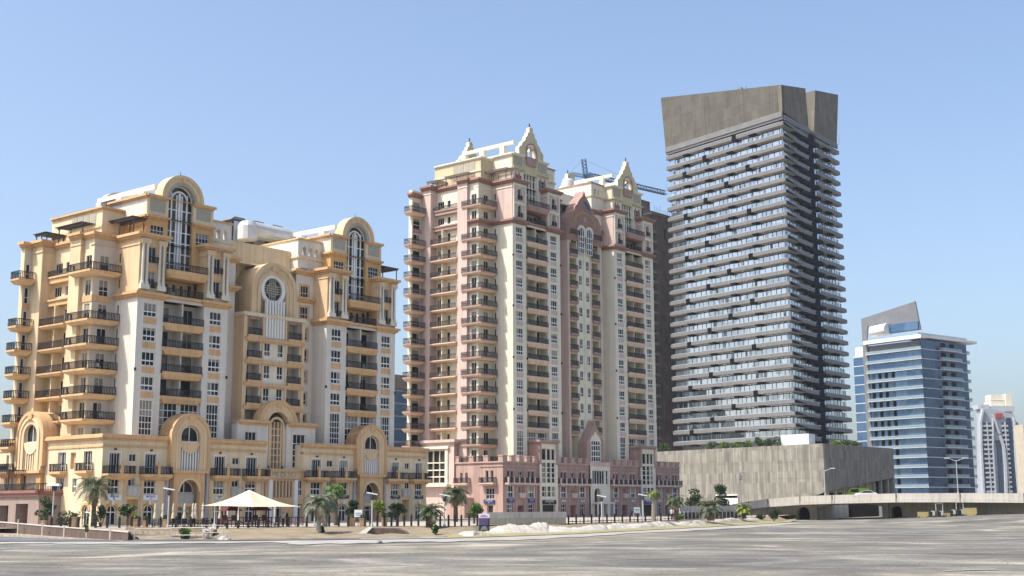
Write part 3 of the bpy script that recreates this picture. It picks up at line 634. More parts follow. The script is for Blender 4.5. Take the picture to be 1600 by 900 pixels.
        B.part('corner_balcony', m, [('railing', rail(Fz, [(-.1, -3.83), (-4.92, -3.83), (-4.92, -8.85), (-c1, -8.85)], z, 1.05, mt=P['rail']))]); 
        clutter(B, front(5.2), -3.2, -.4, z, .2)
        if z > ZC: T.fbox(left(-rec), 10.12, w2-.05, z-.6, z+.1, 0, .9, P['slab']); T.fbox(left(-rec), 10.12, w2-.05, z+.1, z+.35, 0, 1.1, P['slab']); k = rail(left(-rec), [(10.2, 1.0), (w2-.1, 1.0)], z+.35, .8, mt=P['rail']); B.part('terrace_railing', k)
        else:
            balcony(B, left(-rec), 10.12, w2-.02, z, 1.95, P['slab_rec'], thick=.45, rmt=P['rail'], mt2=P['slab2'], ret=False)
            W.fbox(left(-rec), w2-2.65, w2-2.45, z, z+FH-.6, 0, 1.2, P['side']); clutter(B, left(-rec), w2-2.4, w2-.2, z, .4)
        m = MB(); e2 = e1+1.5
        ps = [(-dd-.02, w3-1.4), (-e2, w3-1.4), (-e2, w3+.8), (-e1+.01, w3+.8), (-e1+.01, w3-.01), (-dd-.02, w3-.01)]
        pb = [(-dd-.4, w3-.9), (-e2+.5, w3-.9), (-e2+.5, w3+.6), (-e1+.01, w3+.6), (-e1+.01, w3-.01), (-dd-.4, w3-.01)]
        L(ps, z-.26, z, P['slab']); L(ps, z-th-.1, z-.262, P['slab2'], pb)
        B.part('corner_balcony', m, [('railing', rail(Fz, [(-dd-.08, -w3+1.32), (-e2+.08, -w3+1.32), (-e2+.08, -w3-.75), (-e1, -w3-.75)], z, 1.05, mt=P['rail']))])
    ledge(T, -b1, 0, 5.2, 9, ZT-.12, P['trim']); ledge(T, -c1, -1, 7.6, 10.1, ZT+.05, P['trim']); ledge(T, -rec, 0, 10.1, w2, ZT-.3, P['trim']); ledge(T, -dd, -1, w2, w3, ZT+.05, P['trim']); ledge(T, -e1, -1, w3, WE, ZT-1.5 if ogee else ZT-.12, P['trim'])
    for q in (1,): ledge(T, -b1, 0, 5.2, 6, ZT-.95, P['trim_lt'], ((0, .16, .1),)); ledge(T, -dd, -1, w2, w3-.1, ZT-.8, P['trim_lt'], ((0, .16, .1),)); ledge(T, -c1, -1, 7.6, 10, ZT-.8, P['trim_lt'], ((0, .16, .1),))
    if ogee: ledge(T, -b1, 0, 5.2, 7.6, ZC-.35, P['trim'])
    # rear and far end, plain
    W.box(-2.2, -.5, 7.62, WE, 1, ZT-.1, P['side']); W.box(-c1+.02, -.5, 7.62, 10.08, 1, ZT-.11, P['side']); W.box(0, WID, 8.3, WE, 1, ZT-.1, P['side']); wall(W, FR('right', WID+3.5), 5.2, WE, 1, ZT, [(7+4*i, 8.6+4*i, z+.8, z+2.3, .15, 'niche_dark') for i in range(3) for z in allz], P['side']); wall(W, front(5.2), WID, WID+3.5, 1, ZT, [(WID+1.1, WID+2.5, z+.1, z+2.3, .15, 'niche_dark') for z in allz], P['side'])
    W.box(WID, WID+3.48, 8, WE+.01, 1, ZT-.08, P['side']); W.box(.02, WID-.02, 3.2, 8.3, ZT-.35, ZT-.05, P['side']); W.box(-e1+.02, -.5, w3+.2, WE+.02, 1, ZT-.2, P['side']); W.box(-dd+.05, -.5, w2+.1, 20, 1, ZT-.15, P['side']); W.box(-rec+.3, 0, 10, w2+.2, 1, ZT-.12, P['side'])
    for a, b in ((0, 4.15), (10.85, 15.05), (34.05, 38.25), (44.95, 49.1)): W.box(a+.03, b-.03, .35, 5, ZT-.3, ZT-.02, P['side']); 
    # ---- roof pergolas
    for (u0, u1, w0, w1, zz) in ((-.2, 1.6, 1.2, 8.2, ZT+2.9), (-3.3, -1.2, 8.4, 14.8, ZT+2.6), (-4.3, -1.5, 15.6, 18.8, ZT+2.0), (WID-1.6, WID+1.8, 1.2, 8.2, ZT+2.9)):
        k = MB(); pm = 'pergola_dark' if not ogee else 'pergola_rose'
        for x in (u0+.1, u1-.1): k.box(x-.08, x+.08, w0, w1, zz-.25, zz, pm)
        for w in np.arange(w0, w1, .42): k.box(u0-.35, u1+.3, w, w+(.26 if not ogee else .14), zz, zz+.09, pm)
        for w in (w0+.3, (w0+w1)/2, w1-.3):
            for x in (u0+.1, u1-.1): k.tube((x, w, ZT+.3), (x, w, zz-.1), .08, .08, 'iron_soft', 6)
        B.part('roof_pergola', k)
    return ZC, ZT

def shop_sign(B, F, a, b, z0, z1, base, ink, d=.0, rows=1):
    """fascia sign with a line of tiny lettering"""
    k = MB(); k.fbox(F, a, b, z0, z1, d, d+.12, base); t = MB(); x = a+(b-a)*.18; h = (z1-z0)*.34; zc = z0+(z1-z0)*.55
    while x < b-(b-a)*.2:
        w = random.uniform(.05, .12); r = random.random()
        t.fbox(F, x, x+.035, zc, zc+h, d+.12, d+.15, ink)
        if r > .3: t.fbox(F, x, x+w, zc+h*random.choice((0, .45, .85)), zc+h*random.choice((0, .45, .85))+.04+.04, d+.12, d+.15, ink)
        if r > .6: t.fbox(F, x+w-.03, x+w, zc, zc+h, d+.12, d+.15, ink)
        x += w+.05
    c = (a+b)/2; t.fbox(F, c-.08, c+.08, z0+(z1-z0)*.14, z0+(z1-z0)*.34, d+.12, d+.15, ink)
    B.part('shop_sign', k, [('lettering', t)])

def podium_A(B, P):
    W = B.W('podium_wall'); T = Sink(B, 'cornice')
    for side in (0, 1):
        M = lambda a, b: mirror(side, a, b); F = front(-2)
        a, b = M(-5.5, 21.0)
        l3 = [M(-4.5, -2.9), M(.85, 2.6), M(12.0, 13.8), M(17.5, 19.4)]; sm = [M(-1.55, -.5), M(15.1, 16.3)]
        gd = [M(-4.6, -3.0), M(.9, 2.5), M(12.1, 13.7), M(17.6, 19.2)]
        holes = [(x0, x1, 7.5, 10.1, .25, None) for x0, x1 in l3]+[(x0, x1, 5.0, 7.0, .25, None) for x0, x1 in l3]+[(x0, x1, 9.1, 10.05, .2, None) for x0, x1 in sm]+[(x0, x1, 6.0, 7.0, .2, None) for x0, x1 in sm]
        holes += [(x0, x1, 1.05, 3.7, .35, 'peach') for x0, x1 in gd]+[(*M(5.4, 9.6), 1.05, 6.95, .9, 'peach'), (*M(-1.6, .1), 1.05, 4.3, .8, 'orange_wall'), (*M(4.55, 4.95), 5, 7.2, .3, 'niche_dark'), (*M(10.05, 10.45), 5, 7.2, .3, 'niche_dark')]
        wall(W, F, a, b, 1, 12.2, holes, 'cream')
        for x0, x1 in l3:
            B.part('balcony_door', win(F, x0, x1, 7.5, 10.1, 4, (.36,) if random.random() < .5 else (), -.25, .09)); B.part('podium_window', win(F, x0, x1, 5.0, 7.0, 3, (.42,), -.25, .1, tr=.1))
            q = MB()
            for r_ in ((x0-.16, x0, 7.4, 10.2), (x1, x1+.16, 7.4, 10.2), (x0-.16, x1+.16, 10.2, 10.35)): q.fbox(F, *r_, 0, .06, 'white_trim')
            B.part('window_surround', q)
        for x0, x1 in sm: B.part('podium_window', win(F, x0, x1, 9.1, 10.05, 2, (), -.2, .09)); B.part('podium_window', win(F, x0, x1, 6.0, 7.0, 2, (), -.2, .09))
        for x0, x1 in gd:
            c = (x0+x1)/2; B.part('shop_door', arch_win(F, c, .72, 1.06, 2.85, -.3, 2, (2.7,), .1)); q = MB(); q.ring(F, c, 2.85, .74, 1.02, -.05, .14, 'orange_wall', n=12); q.fbox(F, c-.12, c+.12, 3.6, 4.2, 0, .3, 'white_trim'); B.part('arch_moulding', q)
        for k_, (x0, x1) in enumerate((M(-5.4, -1.3), M(0, 4.35), M(11.3, 15.6), M(16.8, 20.95))): balcony(B, F, x0, x1, 7.5, 1.3, 'peach', thick=.75, taper=.5, rmt='iron', post=True)
        for x0, x1 in (M(-1.8, .3), M(14.8, 16.9)):
            k = MB(); c = (x0+x1)/2
            for i in range(9):
                t0, t1 = pi*i/9, pi*(i+1)/9; r = (x1-x0)/2
                k.hexa([F.pt(c, 4.75, 0), F.pt(c+r*cos(t0), 4.75, .85*sin(t0)), F.pt(c+r*cos(t1), 4.75, .85*sin(t1)), F.pt(c, 4.75, .01), F.pt(c, 5.9, 0), F.pt(c+r*cos(t0), 5.9, .85*sin(t0)), F.pt(c+r*cos(t1), 5.9, .85*sin(t1)), F.pt(c, 5.9, .01)], 'concrete_light')
            B.part('bow_balcony', k)
        for (x0, x1), bl in zip(l3[:3], (0, 0, 1)):
            if side == 0 and not bl: shop_sign(B, F, x0-.15, x1+.25, 4.2, 4.85, 'sign_white', 'letter_blue', .12)
            elif side == 0: shop_sign(B, F, x0+.3, x1-.2, 4.4, 4.7, 'white_trim', 'iron', .02)
            else: shop_sign(B, F, x0-.1, x1+.1, 4.45, 4.95, 'sign_black', 'letter_pale', .1)
        # lean pilasters
        for x in ([-5.2, -2.2, .35, 3.9, 11.2, 14.4, 16.9, 20.3]): x0, x1 = M(x, x+.45); T.fbox(F, x0, x1, 1, 6.95, 0, .1, 'peach_light')
        for z0, z1, p, mt_ in ((10.85, 11.1, .12, 'peach'), (11.1, 11.25, .05, 'peach_light'), (11.75, 12.0, .25, 'peach'), (12.0, 12.3, .5, 'peach'), (12.3, 12.5, .38, 'peach')):
            for x0, x1 in (M(-5.5-p, 4.4), M(10.6, 21.0)): T.fbox(F, x0, x1, z0, z1, -.6, p, mt_)
        # big arch over the shop entrance
        c = M(7.5, 7.5)[0]; g = MB(); Fa = front(-2.65); zc = 12.5
        g.ring(Fa, c, zc, 2.75, 3.2, -2.5, .12, 'peach', n=28, leg=3.9); g.ring(Fa, c, zc, 1.55, 2.75, -2.4, 0, 'peach_light', n=28, leg=4.4); g.ring(Fa, c, zc, 2.2, 2.35, -.1, .12, 'cream', n=26, leg=4.4); g.ring(Fa, c, zc, 3.15, 3.2, -2.6, -.3, 'peach', n=28)
        g.fbox(Fa, c-.5, c+.5, zc+2.2, zc+2.9, 0, .25, 'peach'); g.fbox(Fa, c-2.9, c+2.9, 7.75, 8.1, -.6, .3, 'peach'); g.fbox(Fa, c-3.2, c-2.7, 8.1, 8.9, -.5, .2, 'peach'); g.fbox(Fa, c+2.7, c+3.2, 8.1, 8.9, -.5, .2, 'peach')
        B.part('round_gable', g)
        g = MB(); g.fbox(Fa, c-2.5, c-1.75, 1, 7.75, -.6, 0, 'peach'); g.fbox(Fa, c+1.75, c+2.5, 1, 7.75, -.6, 0, 'peach'); g.fbox(Fa, c-1.75, c+1.75, 7.1, 7.75, -.6, 0, 'peach')
        for j in range(12):
            t0, t1 = pi*j/12, pi*(j+1)/12; g.hexa([Fa.pt(c+1.75*cos(t0), 5.3+1.75*sin(t0), 0), Fa.pt(c+1.75*cos(t1), 5.3+1.75*sin(t1), 0), Fa.pt(c+1.75*cos(t1), 5.3+1.75*sin(t1), -.6), Fa.pt(c+1.75*cos(t0), 5.3+1.75*sin(t0), -.6), Fa.pt(c+1.76*cos(t0), 7.1, 0), Fa.pt(c+1.76*cos(t1), 7.1, 0), Fa.pt(c+1.76*cos(t1), 7.1, -.6), Fa.pt(c+1.76*cos(t0), 7.1, -.6)], 'peach')
        g.ring(Fa, c, 5.3, 1.55, 1.9, -.1, .1, 'peach_light', n=18); B.part('entrance_arch', g)
        B.part('arched_window', arch_win(Fa, c, 1.45, 11.9, zc+.0, -.5, 2, (), .1)); k = MB(); Fb = front(-2.4)
        k.face([Fb.pt(x, z, -.3) for x, z in ((c-1.6, 8.1), (c+1.6, 8.1), (c+1.6, 11.2), (c-1.6, 11.2))], 'niche_dark')
        for i in range(8): x = c-1.55+i*.443; k.fbox(Fb, x-.09, x+.09, 8.1, 11.2-.5*sqrt(max(0, 1-((x-c)/1.6)**2)), -.3, 0, 'white_trim')
        pl = [(c+1.55*cos(pi+pi*j/14), 11.9+1.55*sin(pi+pi*j/14)) for j in range(15)]; k.prism(Fb, pl, -.25, .1, 'peach_light'); B.part('slot_screen', k)
        B.part('arched_window', arch_win(F, c, 1.5, 5.15, 5.3, -.6, 2, (), .1)); k = MB(); k.fbox(F, c-1.6, c+1.6, 3.8, 5.1, -.85, -.3, 'concrete_light'); B.part('spandrel_panel', k)
        B.part('shop_door', win(F, c-1.0, c+1.0, 1.05, 3.3, 2, (.75,), -.8, .1)); k = MB(); k.fbox(F, c-1.75, c+1.75, 3.35, 3.8, -.8, -.25, 'peach_light'); B.part('lintel', k)
        for x in (4.05, 10.5): x0, x1 = M(x, x+.45); k = MB(); k.lathe(F.pt((x0+x1)/2, 0, .2), [(.3, 1), (.3, 1.6), (.22, 1.7), (.2, 8.2), (.3, 8.5)], 'mauve_wall', 10); B.part('column', k)
        for x in (-3.7, 1.7, 12.9, 18.4): k = MB(); xx = M(x, x)[0]; k.fbox(F, xx-.12, xx+.12, 10.5, 10.7, 0, .28, 'iron'); B.part('wall_lamp', k)
    W.box(-5.48, 20.98, -1.2, 5, 11.6, 11.95, 'cream'); W.box(28.12, 54.58, -1.2, 8, 11.6, 11.95, 'cream'); W.box(WID, 54.58, -1.0, 8, 1, 11.6, 'cream'); wall(W, FR('right', 54.6), -2, 14, 1, 12.2, [], 'cream')
    wall(W, FR('right', 21.0), -2, 0, 1, 12.2, [], 'cream'); wall(W, left(28.1), -2, 0, 1, 12.2, [], 'cream')
    # ---- left face
    L = left(-5.5); ho = [(.3, 2.1, 7.9, 10.4, .25, None), (6.2, 8.0, 7.9, 10.4, .25, None), (3.9, 5.1, 8.2, 10.3, .4, 'peach'), (.2, 1.9, 5.2, 7.0, .2, None), (3.4, 4.4, 5.2, 7.0, .2, None), (6.4, 8.1, 5.0, 7.1, .2, None), (.3, 1.9, 1.05, 3.8, .3, 'peach'),
                          (11.4, 12.6, 5.6, 7.6, .2, None), (15.4, 16.6, 5.6, 7.6, .2, None), (19, 20.6, 8, 10.4, .2, None), (19, 20.6, 5.6, 7.4, .2, None), (24, 25.6, 8, 10.4, .2, None)]
    wall(W, L, -2, 30, 1, 12.2, ho, 'cream')
    for h in ho:
        if h[5] is None: B.part('podium_window', win(L, h[0], h[1], h[2], h[3], 3, (.3,) if h[3]-h[2] > 2 else (.42,), -h[4], .1))
    for x0, x1 in ((-.1, 2.6), (5.8, 8.5), (18.5, 21)): balcony(B, L, x0, x1, 7.9, 1.0, 'peach', thick=.7, taper=.5)
    B.part('shop_door', arch_win(L, 1.1, .7, 1.06, 2.9, -.25, 2, (2.7,), .1)); k = MB(); k.ring(L, 1.1, 2.9, .72, 1.0, 0, .12, 'orange_wall'); B.part('arch_moulding', k)
    for z0, z1, p, mt_ in ((10.85, 11.1, .12, 'peach'), (11.1, 11.25, .05, 'peach_light'), (11.75, 12.0, .25, 'peach'), (12.0, 12.3, .5, 'peach'), (12.3, 12.5, .38, 'peach')):
        T.fbox(L, -2-p+.003, 10.6, z0, z1-.004, -.6, p-.003, mt_); T.fbox(L, 17.4, 30, z0, z1, -.6, p, mt_)
    c = 14.0; zc = 12.7; Fa = left(-6.1); g = MB()
    g.ring(Fa, c, zc, 2.9, 3.35, -3, .12, 'peach', n=28, leg=4); g.ring(Fa, c, zc, 1.6, 2.9, -2.9, 0, 'peach_light', n=28, leg=4.5); g.ring(Fa, c, zc, 2.2, 2.4, 0, .14, 'cream', n=26, leg=4.5); g.fbox(Fa, c-3.1, c+3.1, 7.8, 8.2, -.6, .3, 'peach'); g.fbox(Fa, c-.45, c+.45, zc+2.3, zc+3.0, 0, .25, 'peach')
    B.part('round_gable', g); B.part('arched_window', arch_win(Fa, c, 1.5, 11.9, zc+.4, -.5, 2, (), .1, g='glass_arch')); k = MB(); Fb = left(-5.9)
    k.face([Fb.pt(x, z, -.3) for x, z in ((c-1.7, 8.2), (c+1.7, 8.2), (c+1.7, 11.3), (c-1.7, 11.3))], 'niche_dark')
    for i in range(7): x = c-1.6+i*.533; k.fbox(Fb, x-.12, x+.12, 8.2, 11.2, -.3, 0, 'cream')
    pl = [(c+1.6*cos(pi+pi*j/14), 11.9+1.6*sin(pi+pi*j/14)) for j in range(15)]; k.prism(Fb, pl, -.25, .1, 'cream'); B.part('slot_screen', k)
    k = MB(); k.fbox(L, c-2.9, c-1.9, 5.4, 8, 0, .5, 'orange_wall'); k.fbox(L, c+1.9, c+2.9, 5.4, 8, 0, .5, 'orange_wall'); B.part('entrance_arch', k)
    # raised restaurant terrace along the end
    k = MB(); k.fbox(L, 6.6, 30, 4.75, 5.15, 0, 3.4, 'terrace_red'); k.fbox(L, 6.4, 30, 5.15, 5.5, 2.9, 3.6, 'terrace_red'); k.fbox(L, 6.4, 7, 5.15, 5.5, 0, 3.6, 'terrace_red')
    wallm = MB(); wall(wallm, Skew((-8.6, 0, 0), (0, 1, 0), (-1, 0, 0)), 6.8, 30, 1, 4.76, [(18.2, 20.5, 1.05, 4.1, .3, None), (9.3, 12.2, 1.05, 3.8, 2.0, 'dark_void'), (14, 16.4, 1.05, 3.6, 1.2, 'niche_dark'), (24, 26, 1.05, 4.1, .3, None)], 'terrace_wall'); wall(wallm, front(6.8), -8.6, -5.5, 1, 4.76, [], 'terrace_wall')
    B.part('terrace', k, [('terrace_wall', wallm)]); FL_ = Skew((-8.6, 0, 0), (0, 1, 0), (-1, 0, 0))
    B.part('shop_door', win(FL_, 18.2, 20.5, 1.05, 4.1, 2, (.55,), -.28, .1)); B.part('shop_door', win(FL_, 24, 26, 1.05, 4.1, 2, (.55,), -.28, .1))
    B.part('terrace_railing', rail(L, [(6.7, 0), (6.7, 3.3), (30, 3.3)], 5.5, .9))
    k = MB()
    for i in range(16): k.fbox(L, 14+i*.55, 14.3+i*.55, 8.15, 8.25, .2, 3.4, 'pergola_dark')
    for s_ in (14.2, 18, 22.3): k.fbox(L, s_, s_+.15, 5.2, 8.15, 3.1, 3.25, 'iron_soft'); 
    k.fbox(L, 14, 22.8, 8.0, 8.15, 3.1, 3.25, 'pergola_dark'); B.part('terrace_pergola', k)
    # ---- central portal
    F = front(-.3); c = MID
    wall(W, F, 17.2, 31.9, 1, 15.2, [(c-1.75, c+1.75, 8.7, 15.2, .6, None), (18.6, 20.6, 12.6, 13.8, .2, None), (c+3.0, c+5.4, 8.9, 13.8, .2, None)], 'white_wall'); wall(W, left(17.2), -.3, 1, 1, 15.2, [], 'white_wall'); W.box(17.2, c-1.76, -.28, .98, 14.9, 15.18, 'cream'); W.box(c+1.76, 31.9, -.28, .98, 14.9, 15.18, 'cream')
    B.part('podium_window', win(F, 18.6, 20.6, 12.6, 13.8, 3, (), -.2, .1)); B.part('podium_window', win(F, c+3.0, c+5.4, 8.9, 13.8, 3, (.18, .36, .54, .72), -.2, .12))
    for x0, x1 in ((17.2, c-1.9), (c+1.9, 31.9)): ledge(T, x0+.5, x1-.4, -.3, 1, 14.8, 'peach', ((0, .3, .2), (.3, .7, .5)))
    g = MB(); gz = 14.9; g.ring(front(-.5), c, gz, 3.1, 3.7, -1.5, .1, 'peach', n=28); g.ring(front(-.5), c, gz, 2.0, 3.1, -1.45, 0, 'peach_light', n=28); g.fbox(front(-.5), c-.4, c+.4, gz+2.6, gz+3.3, 0, .2, 'peach'); B.part('round_gable', g)
    k = MB(); k.face([front(.5).pt(x, z, 0) for x, z in [(c-2, 8.7), (c+2, 8.7)]+[(c+2*cos(pi*j/16), gz+2*sin(pi*j/16)) for j in range(17)]], 'niche_dark')
    Fw = front(.1); k.ring(Fw, c, gz-.2, 1.15, 1.5, 0, .25, 'peach_light', n=18, leg=5.6)
    for x in (-1.75, -.95, -.35, .35, .95, 1.75): k.fbox(Fw, c+x-.12, c+x+.12, 8.7, gz+(.6 if abs(x) < 1 else -.4), -.3, .1, 'peach_light' if abs(x) < 1 else 'white_trim')
    for z in np.arange(9.7, 14.6, .95): k.fbox(Fw, c-1.75, c+1.75, z-.05, z+.05, -.2, .05, 'white_trim')
    B.part('arched_window', k)
    F = front(-2.2); wall(W, F, 20.9, 28.2, 1, 8.6, [(c-2.4, c+1.6, 4.6, 6.9, .4, 'niche_dark'), (c+2.4, c+3.3, 4.9, 7.0, .2, None), (21.4, 22.0, 4.9, 7.0, .2, None), (c-1.9, c-.6, 1.05, 3.6, .4, None), (c+2.3, c+3.3, 1.05, 3.7, .3, None)], 'peach'); W.box(20.92, 28.18, -2.18, 0, 8.3, 8.58, 'peach')
    B.part('podium_window', win(F, c+2.4, c+3.3, 4.9, 7.0, 2, (.42,), -.2, .09)); B.part('podium_window', win(F, 21.4, 22.0, 4.9, 7.0, 1, (.42,), -.2, .09)); B.part('shop_door', win(F, c-1.9, c-.6, 1.05, 3.6, 2, (.8,), -.38, .08)); B.part('shop_door', win(F, c+2.3, c+3.3, 1.05, 3.7, 1, (.8,), -.28, .08))
    k = MB()
    for i in range(7): x = c-2.35+i*.62; k.fbox(F, x, x+.22, 4.6, 6.9, -.35, .02, 'peach_light')
    B.part('slot_screen', k)
    for x in (c-2.85, c+1.95): k = MB(); k.fbox(F, x-.3, x+.3, 1, 7.1, 0, .3, 'white_trim'); B.part('column', k)
    k = MB(); k.fbox(F, 20.8, 28.3, 7.2, 7.35, 0, .35, 'peach'); k.fbox(F, 20.8, 28.3, 8.35, 8.6, 0, .4, 'peach'); k.fbox(F, 21.6, 27.3, 7.35, 8.35, .0, .1, 'peach_light'); t = MB()
    x = 22.1; glyph = [(0, 3, 4), (0, 1, 3), (0, 2, 4), None, (0, 1, 2, 3), (2, 3, 1), (0, 2), (1, 3, 4), None, (0, 1, 4), (2, 3), (0, 3, 4)]
    for gl in glyph:
        if gl is None: x += .22; continue
        bars = [(x, x+.07, 7.55, 8.15), (x+.25, x+.32, 7.55, 8.15), (x, x+.32, 7.55, 7.63), (x, x+.32, 8.07, 8.15), (x, x+.3, 7.8, 7.88)]
        for q in gl: t.fbox(F, *bars[q], .1, .16, 'letter_grey')
        x += .42
    B.part('name_band', k, [('lettering', t)])

def podium_B(B, P):
    W = B.W('podium_wall'); T = Sink(B, 'cornice'); F = front(-2)
    def merlons(F_, a, b, n):
        for i in range(n): x = a+(b-a)*i/(n-1)-.55 if n > 1 else a; T.fbox(F_, x, x+1.1, 11.4, 12.3, -.5, .12, 'pink_deep'); T.fbox(F_, x-.08, x+1.18, 12.3, 12.5, -.55, .2, 'pink_deep')
    for side in (0, 1):
        M = lambda a, b: mirror(side, a, b)
        segs = [M(-5.5, 4.7), M(10.3, 21.2)]
        for si, (a, b) in enumerate(segs):
            c = (a+b)/2; w_ = [(c-3.9, c-2.2), (c+2.2, c+3.9)]; holes = []
            for x0, x1 in w_: holes += [(x0, x1, 4.8, 6.9, .2, None), (x0+.1, x1-.1, 1.05, 3.5, .3, None), (x0, x0+.6, 7.5, 9.6, .3, 'niche_dark'), (x1-.6, x1, 7.5, 9.6, .3, 'niche_dark')]
            holes += [(c-.5, c+.5, 5.7, 6.8, .2, None), (c-.6, c+.6, 7.6, 9.6, .3, 'niche_dark'), (c-.9, c+.9, 1.05, 3.3, .8, 'terrace_red')]
            wall(W, F, a, b, 1, 11.4, holes, 'rose')
            for x0, x1 in w_:
                B.part('podium_window', win(F, x0, x1, 4.8, 6.9, 3, (.45,), -.2, .1, tr=.1)); B.part('shop_door', win(F, x0+.1, x1-.1, 1.05, 3.5, 2, (.7,), -.3, .1)); q = MB()
                for r_ in ((x0-.15, x0, 4.7, 7.0), (x1, x1+.15, 4.7, 7.0), (x0-.15, x1+.15, 7.0, 7.15)): q.fbox(F, *r_, 0, .07, 'white_trim')
                B.part('window_surround', q)
                if side == 0 and si == 0: shop_sign(B, F, x0-.1, x1+.1, 3.85, 4.55, 'sign_blue', 'letter_pale', .1)
                else: shop_sign(B, F, x0+.3, x1-.3, 4.0, 4.4, 'white_trim', 'iron', .05)
                for xx in (x0+.3, x1-.3): q = MB(); q.ring(F, xx, 9.55, .28, .42, 0, .12, 'pink', n=6); q.fbox(F, xx-.18, xx+.18, 7.5, 9.5, -.25, -.2, 'glass_dark'); B.part('arch_moulding', q)
            B.part('podium_window', win(F, c-.5, c+.5, 5.7, 6.8, 2, (), -.2, .08)); B.part('balcony_door', win(F, c-.6, c+.6, 7.6, 9.6, 2, (.6,), -.28, .08))
            k = MB(); k.fbox(F, a+.4, b-.4, 7.1, 7.45, 0, 1.1, 'pink'); k.fbox(F, a+.7, b-.7, 6.95, 7.1, 0, .8, 'pink_deep'); r = MB(); n = 6
            for i in range(n+1): x = a+.5+(b-a-1)*i/n; k.fbox(F, x-.14, x+.14, 7.45, 8.5, .8, 1.08, 'pink')
            B.part('balcony', k, [('railing', rail(F, [(a+.45, 0), (a+.45, .95), (b-.45, .95), (b-.45, 0)], 7.45, .95))])
            k = MB(); k.prism(F, [(c-.9, 5.3), (c-.6, 4.7), (c+.6, 4.7), (c+.9, 5.3)], 0, .55, 'pink'); k.fbox(F, c-.95, c+.95, 5.3, 5.6, 0, .6, 'pink'); k.lathe(F.pt(c, 6.9, .3), [(0, 0), (.3, .15), (.35, .4), (.15, .7), (0, .8)], 'ivory', 8); B.part('bow_balcony', k)
            for z0, z1, p in ((10.4, 10.6, .12), (11.1, 11.4, .22)): T.fbox(F, a-(p if si == 0 and side == 0 else 0), b, z0, z1, -.5, p, 'pink_deep')
            merlons(F, a+.6, b-.6, 5)
            for x in (a+.3, c-1.5, c+1.1, b-.7): T.fbox(F, x, x+.4, 1, 7, 0, .1, 'pink_deep')
            W.box(a+.02, b-.02, -1.6, 5, 11.05, 11.3, 'pink_deep')
        # ivory stair tower
        a, b = M(4.7, 10.3); c = (a+b)/2; G = front(-2.5)
        wall(W, G, a, b, 1, 15.2, [(c-2.1, c+2.1, 4.9, 6.9, .3, None), (c-2.1, c+2.1, 7.5, 11.4, .3, None), (c-2.1, c+2.1, 11.8, 14.0, .3, None), (c-2, c+2, 1.05, 3.4, .5, 'niche_dark')], 'ivory'); wall(W, left(a), -2.5, 1, 1, 15.2, [], 'rose'); wall(W, FR('right', b), -2.5, 1, 1, 15.2, [], 'rose')
        for x0, x1 in ((a-.02, a+.55), (b-.55, b+.02)): W.fbox(G, x0, x1, 11, 15.2, 0, .05, 'rose')
        for z0, z1 in ((4.9, 6.9), (7.5, 11.4), (11.8, 14.0)):
            B.part('podium_window', win(G, c-2.1, c+2.1, z0, z1, 3 if z0 > 5 else 4, (.25, .5, .75) if z0 == 7.5 else (.5,) if z0 == 4.9 else (), -.3, .14)); 
            k = MB()
            for x in (-.7, .7): k.fbox(G, c+x-.12, c+x+.12, z0, z1, -.2, .05, 'ivory')
            B.part('window_pier', k)
        W.box(a, b, -2.45, 1, 14.9, 15.19, 'rose'); ledge(T, a, b, -2.5, 1, 14.9, 'rose', ((0, .3, .15), (.3, .7, .4))); shop_sign(B, G, c-2.1, c+2.1, 3.5, 4.3, 'sign_black' if side == 0 else 'sign_blue', 'letter_pale', .05)
    # left face
    L = left(-5.5); ho = [(.1, 2.1, 4.5, 6.5, .2, None), (.3, 1.0, 7.5, 9.7, .3, None), (1.5, 2.2, 7.5, 9.7, .3, None), (4.1, 4.7, 8.3, 9.6, .2, None), (4.1, 4.7, 4.9, 6.1, .2, None), (6.6, 7.2, 7.5, 9.4, .3, None), (7.9, 8.5, 7.5, 9.4, .3, None), (.4, 1.8, 1.05, 3.4, .3, None), (6.5, 9, 1.05, 3.6, 1.5, 'dark_void')]
    wall(W, L, -2, 9.7, 1, 11.4, ho, 'pink_deep')
    for h in ho:
        if h[5] is None: B.part('podium_window', win(L, h[0], h[1], h[2], h[3], 3 if h[1]-h[0] > 1.5 else 1, (.4,) if h[1]-h[0] > 1.2 else (), -h[4], .1))
    shop_sign(B, L, -.1, 2.5, 3.7, 4.4, 'sign_blue', 'letter_pale', .1)
    for x0, x1 in ((-.5, 3.0), (5.9, 9.3)): balcony(B, L, x0, x1, 7.45, 1.1, 'pink', thick=.5, taper=.3)
    T.fbox(L, -2, 3.6, 10.4, 10.6, -.5, .14, 'pink_deep'); T.fbox(L, -2.1, 9.7, 11.1, 11.39, -.5, .24, 'pink_deep'); merlons(L, -1.5, 9.3, 4); W.box(-5.45, -1.5, -1.5, 9.7, 11.0, 11.28, 'pink_deep'); W.fbox(L, 3.6, 5.2, 1, 11.3, -.01, .02, 'rose'); W.fbox(L, 5.2, 9.6, 1, 4.8, 0, 2.5, 'pink_deep')
    L2 = left(-5.9); wall(W, L2, 9.7, 19.4, 1, 15.2, [(11.9, 16.8, 7.5, 13.8, .4, None)], 'pink'); wall(W, front(9.7), -5.9, 0, 1, 15.2, [], 'pink_deep'); W.box(-5.88, 0, 9.72, 19.4, 14.8, 15.15, 'pink'); ledge(T, -5.9, 0, 9.7, 19.4, 14.9, 'pink', ((0, .3, .2), (.3, .8, .5))); T.fbox(L2, 10.8, 18, 14.0, 14.5, 0, .5, 'ivory')
    B.part('tall_window', win(L2, 11.9, 16.8, 7.5, 13.8, 3, (.2, .4, .62), -.4, .22, fm='ivory', th=.3)); k = MB()
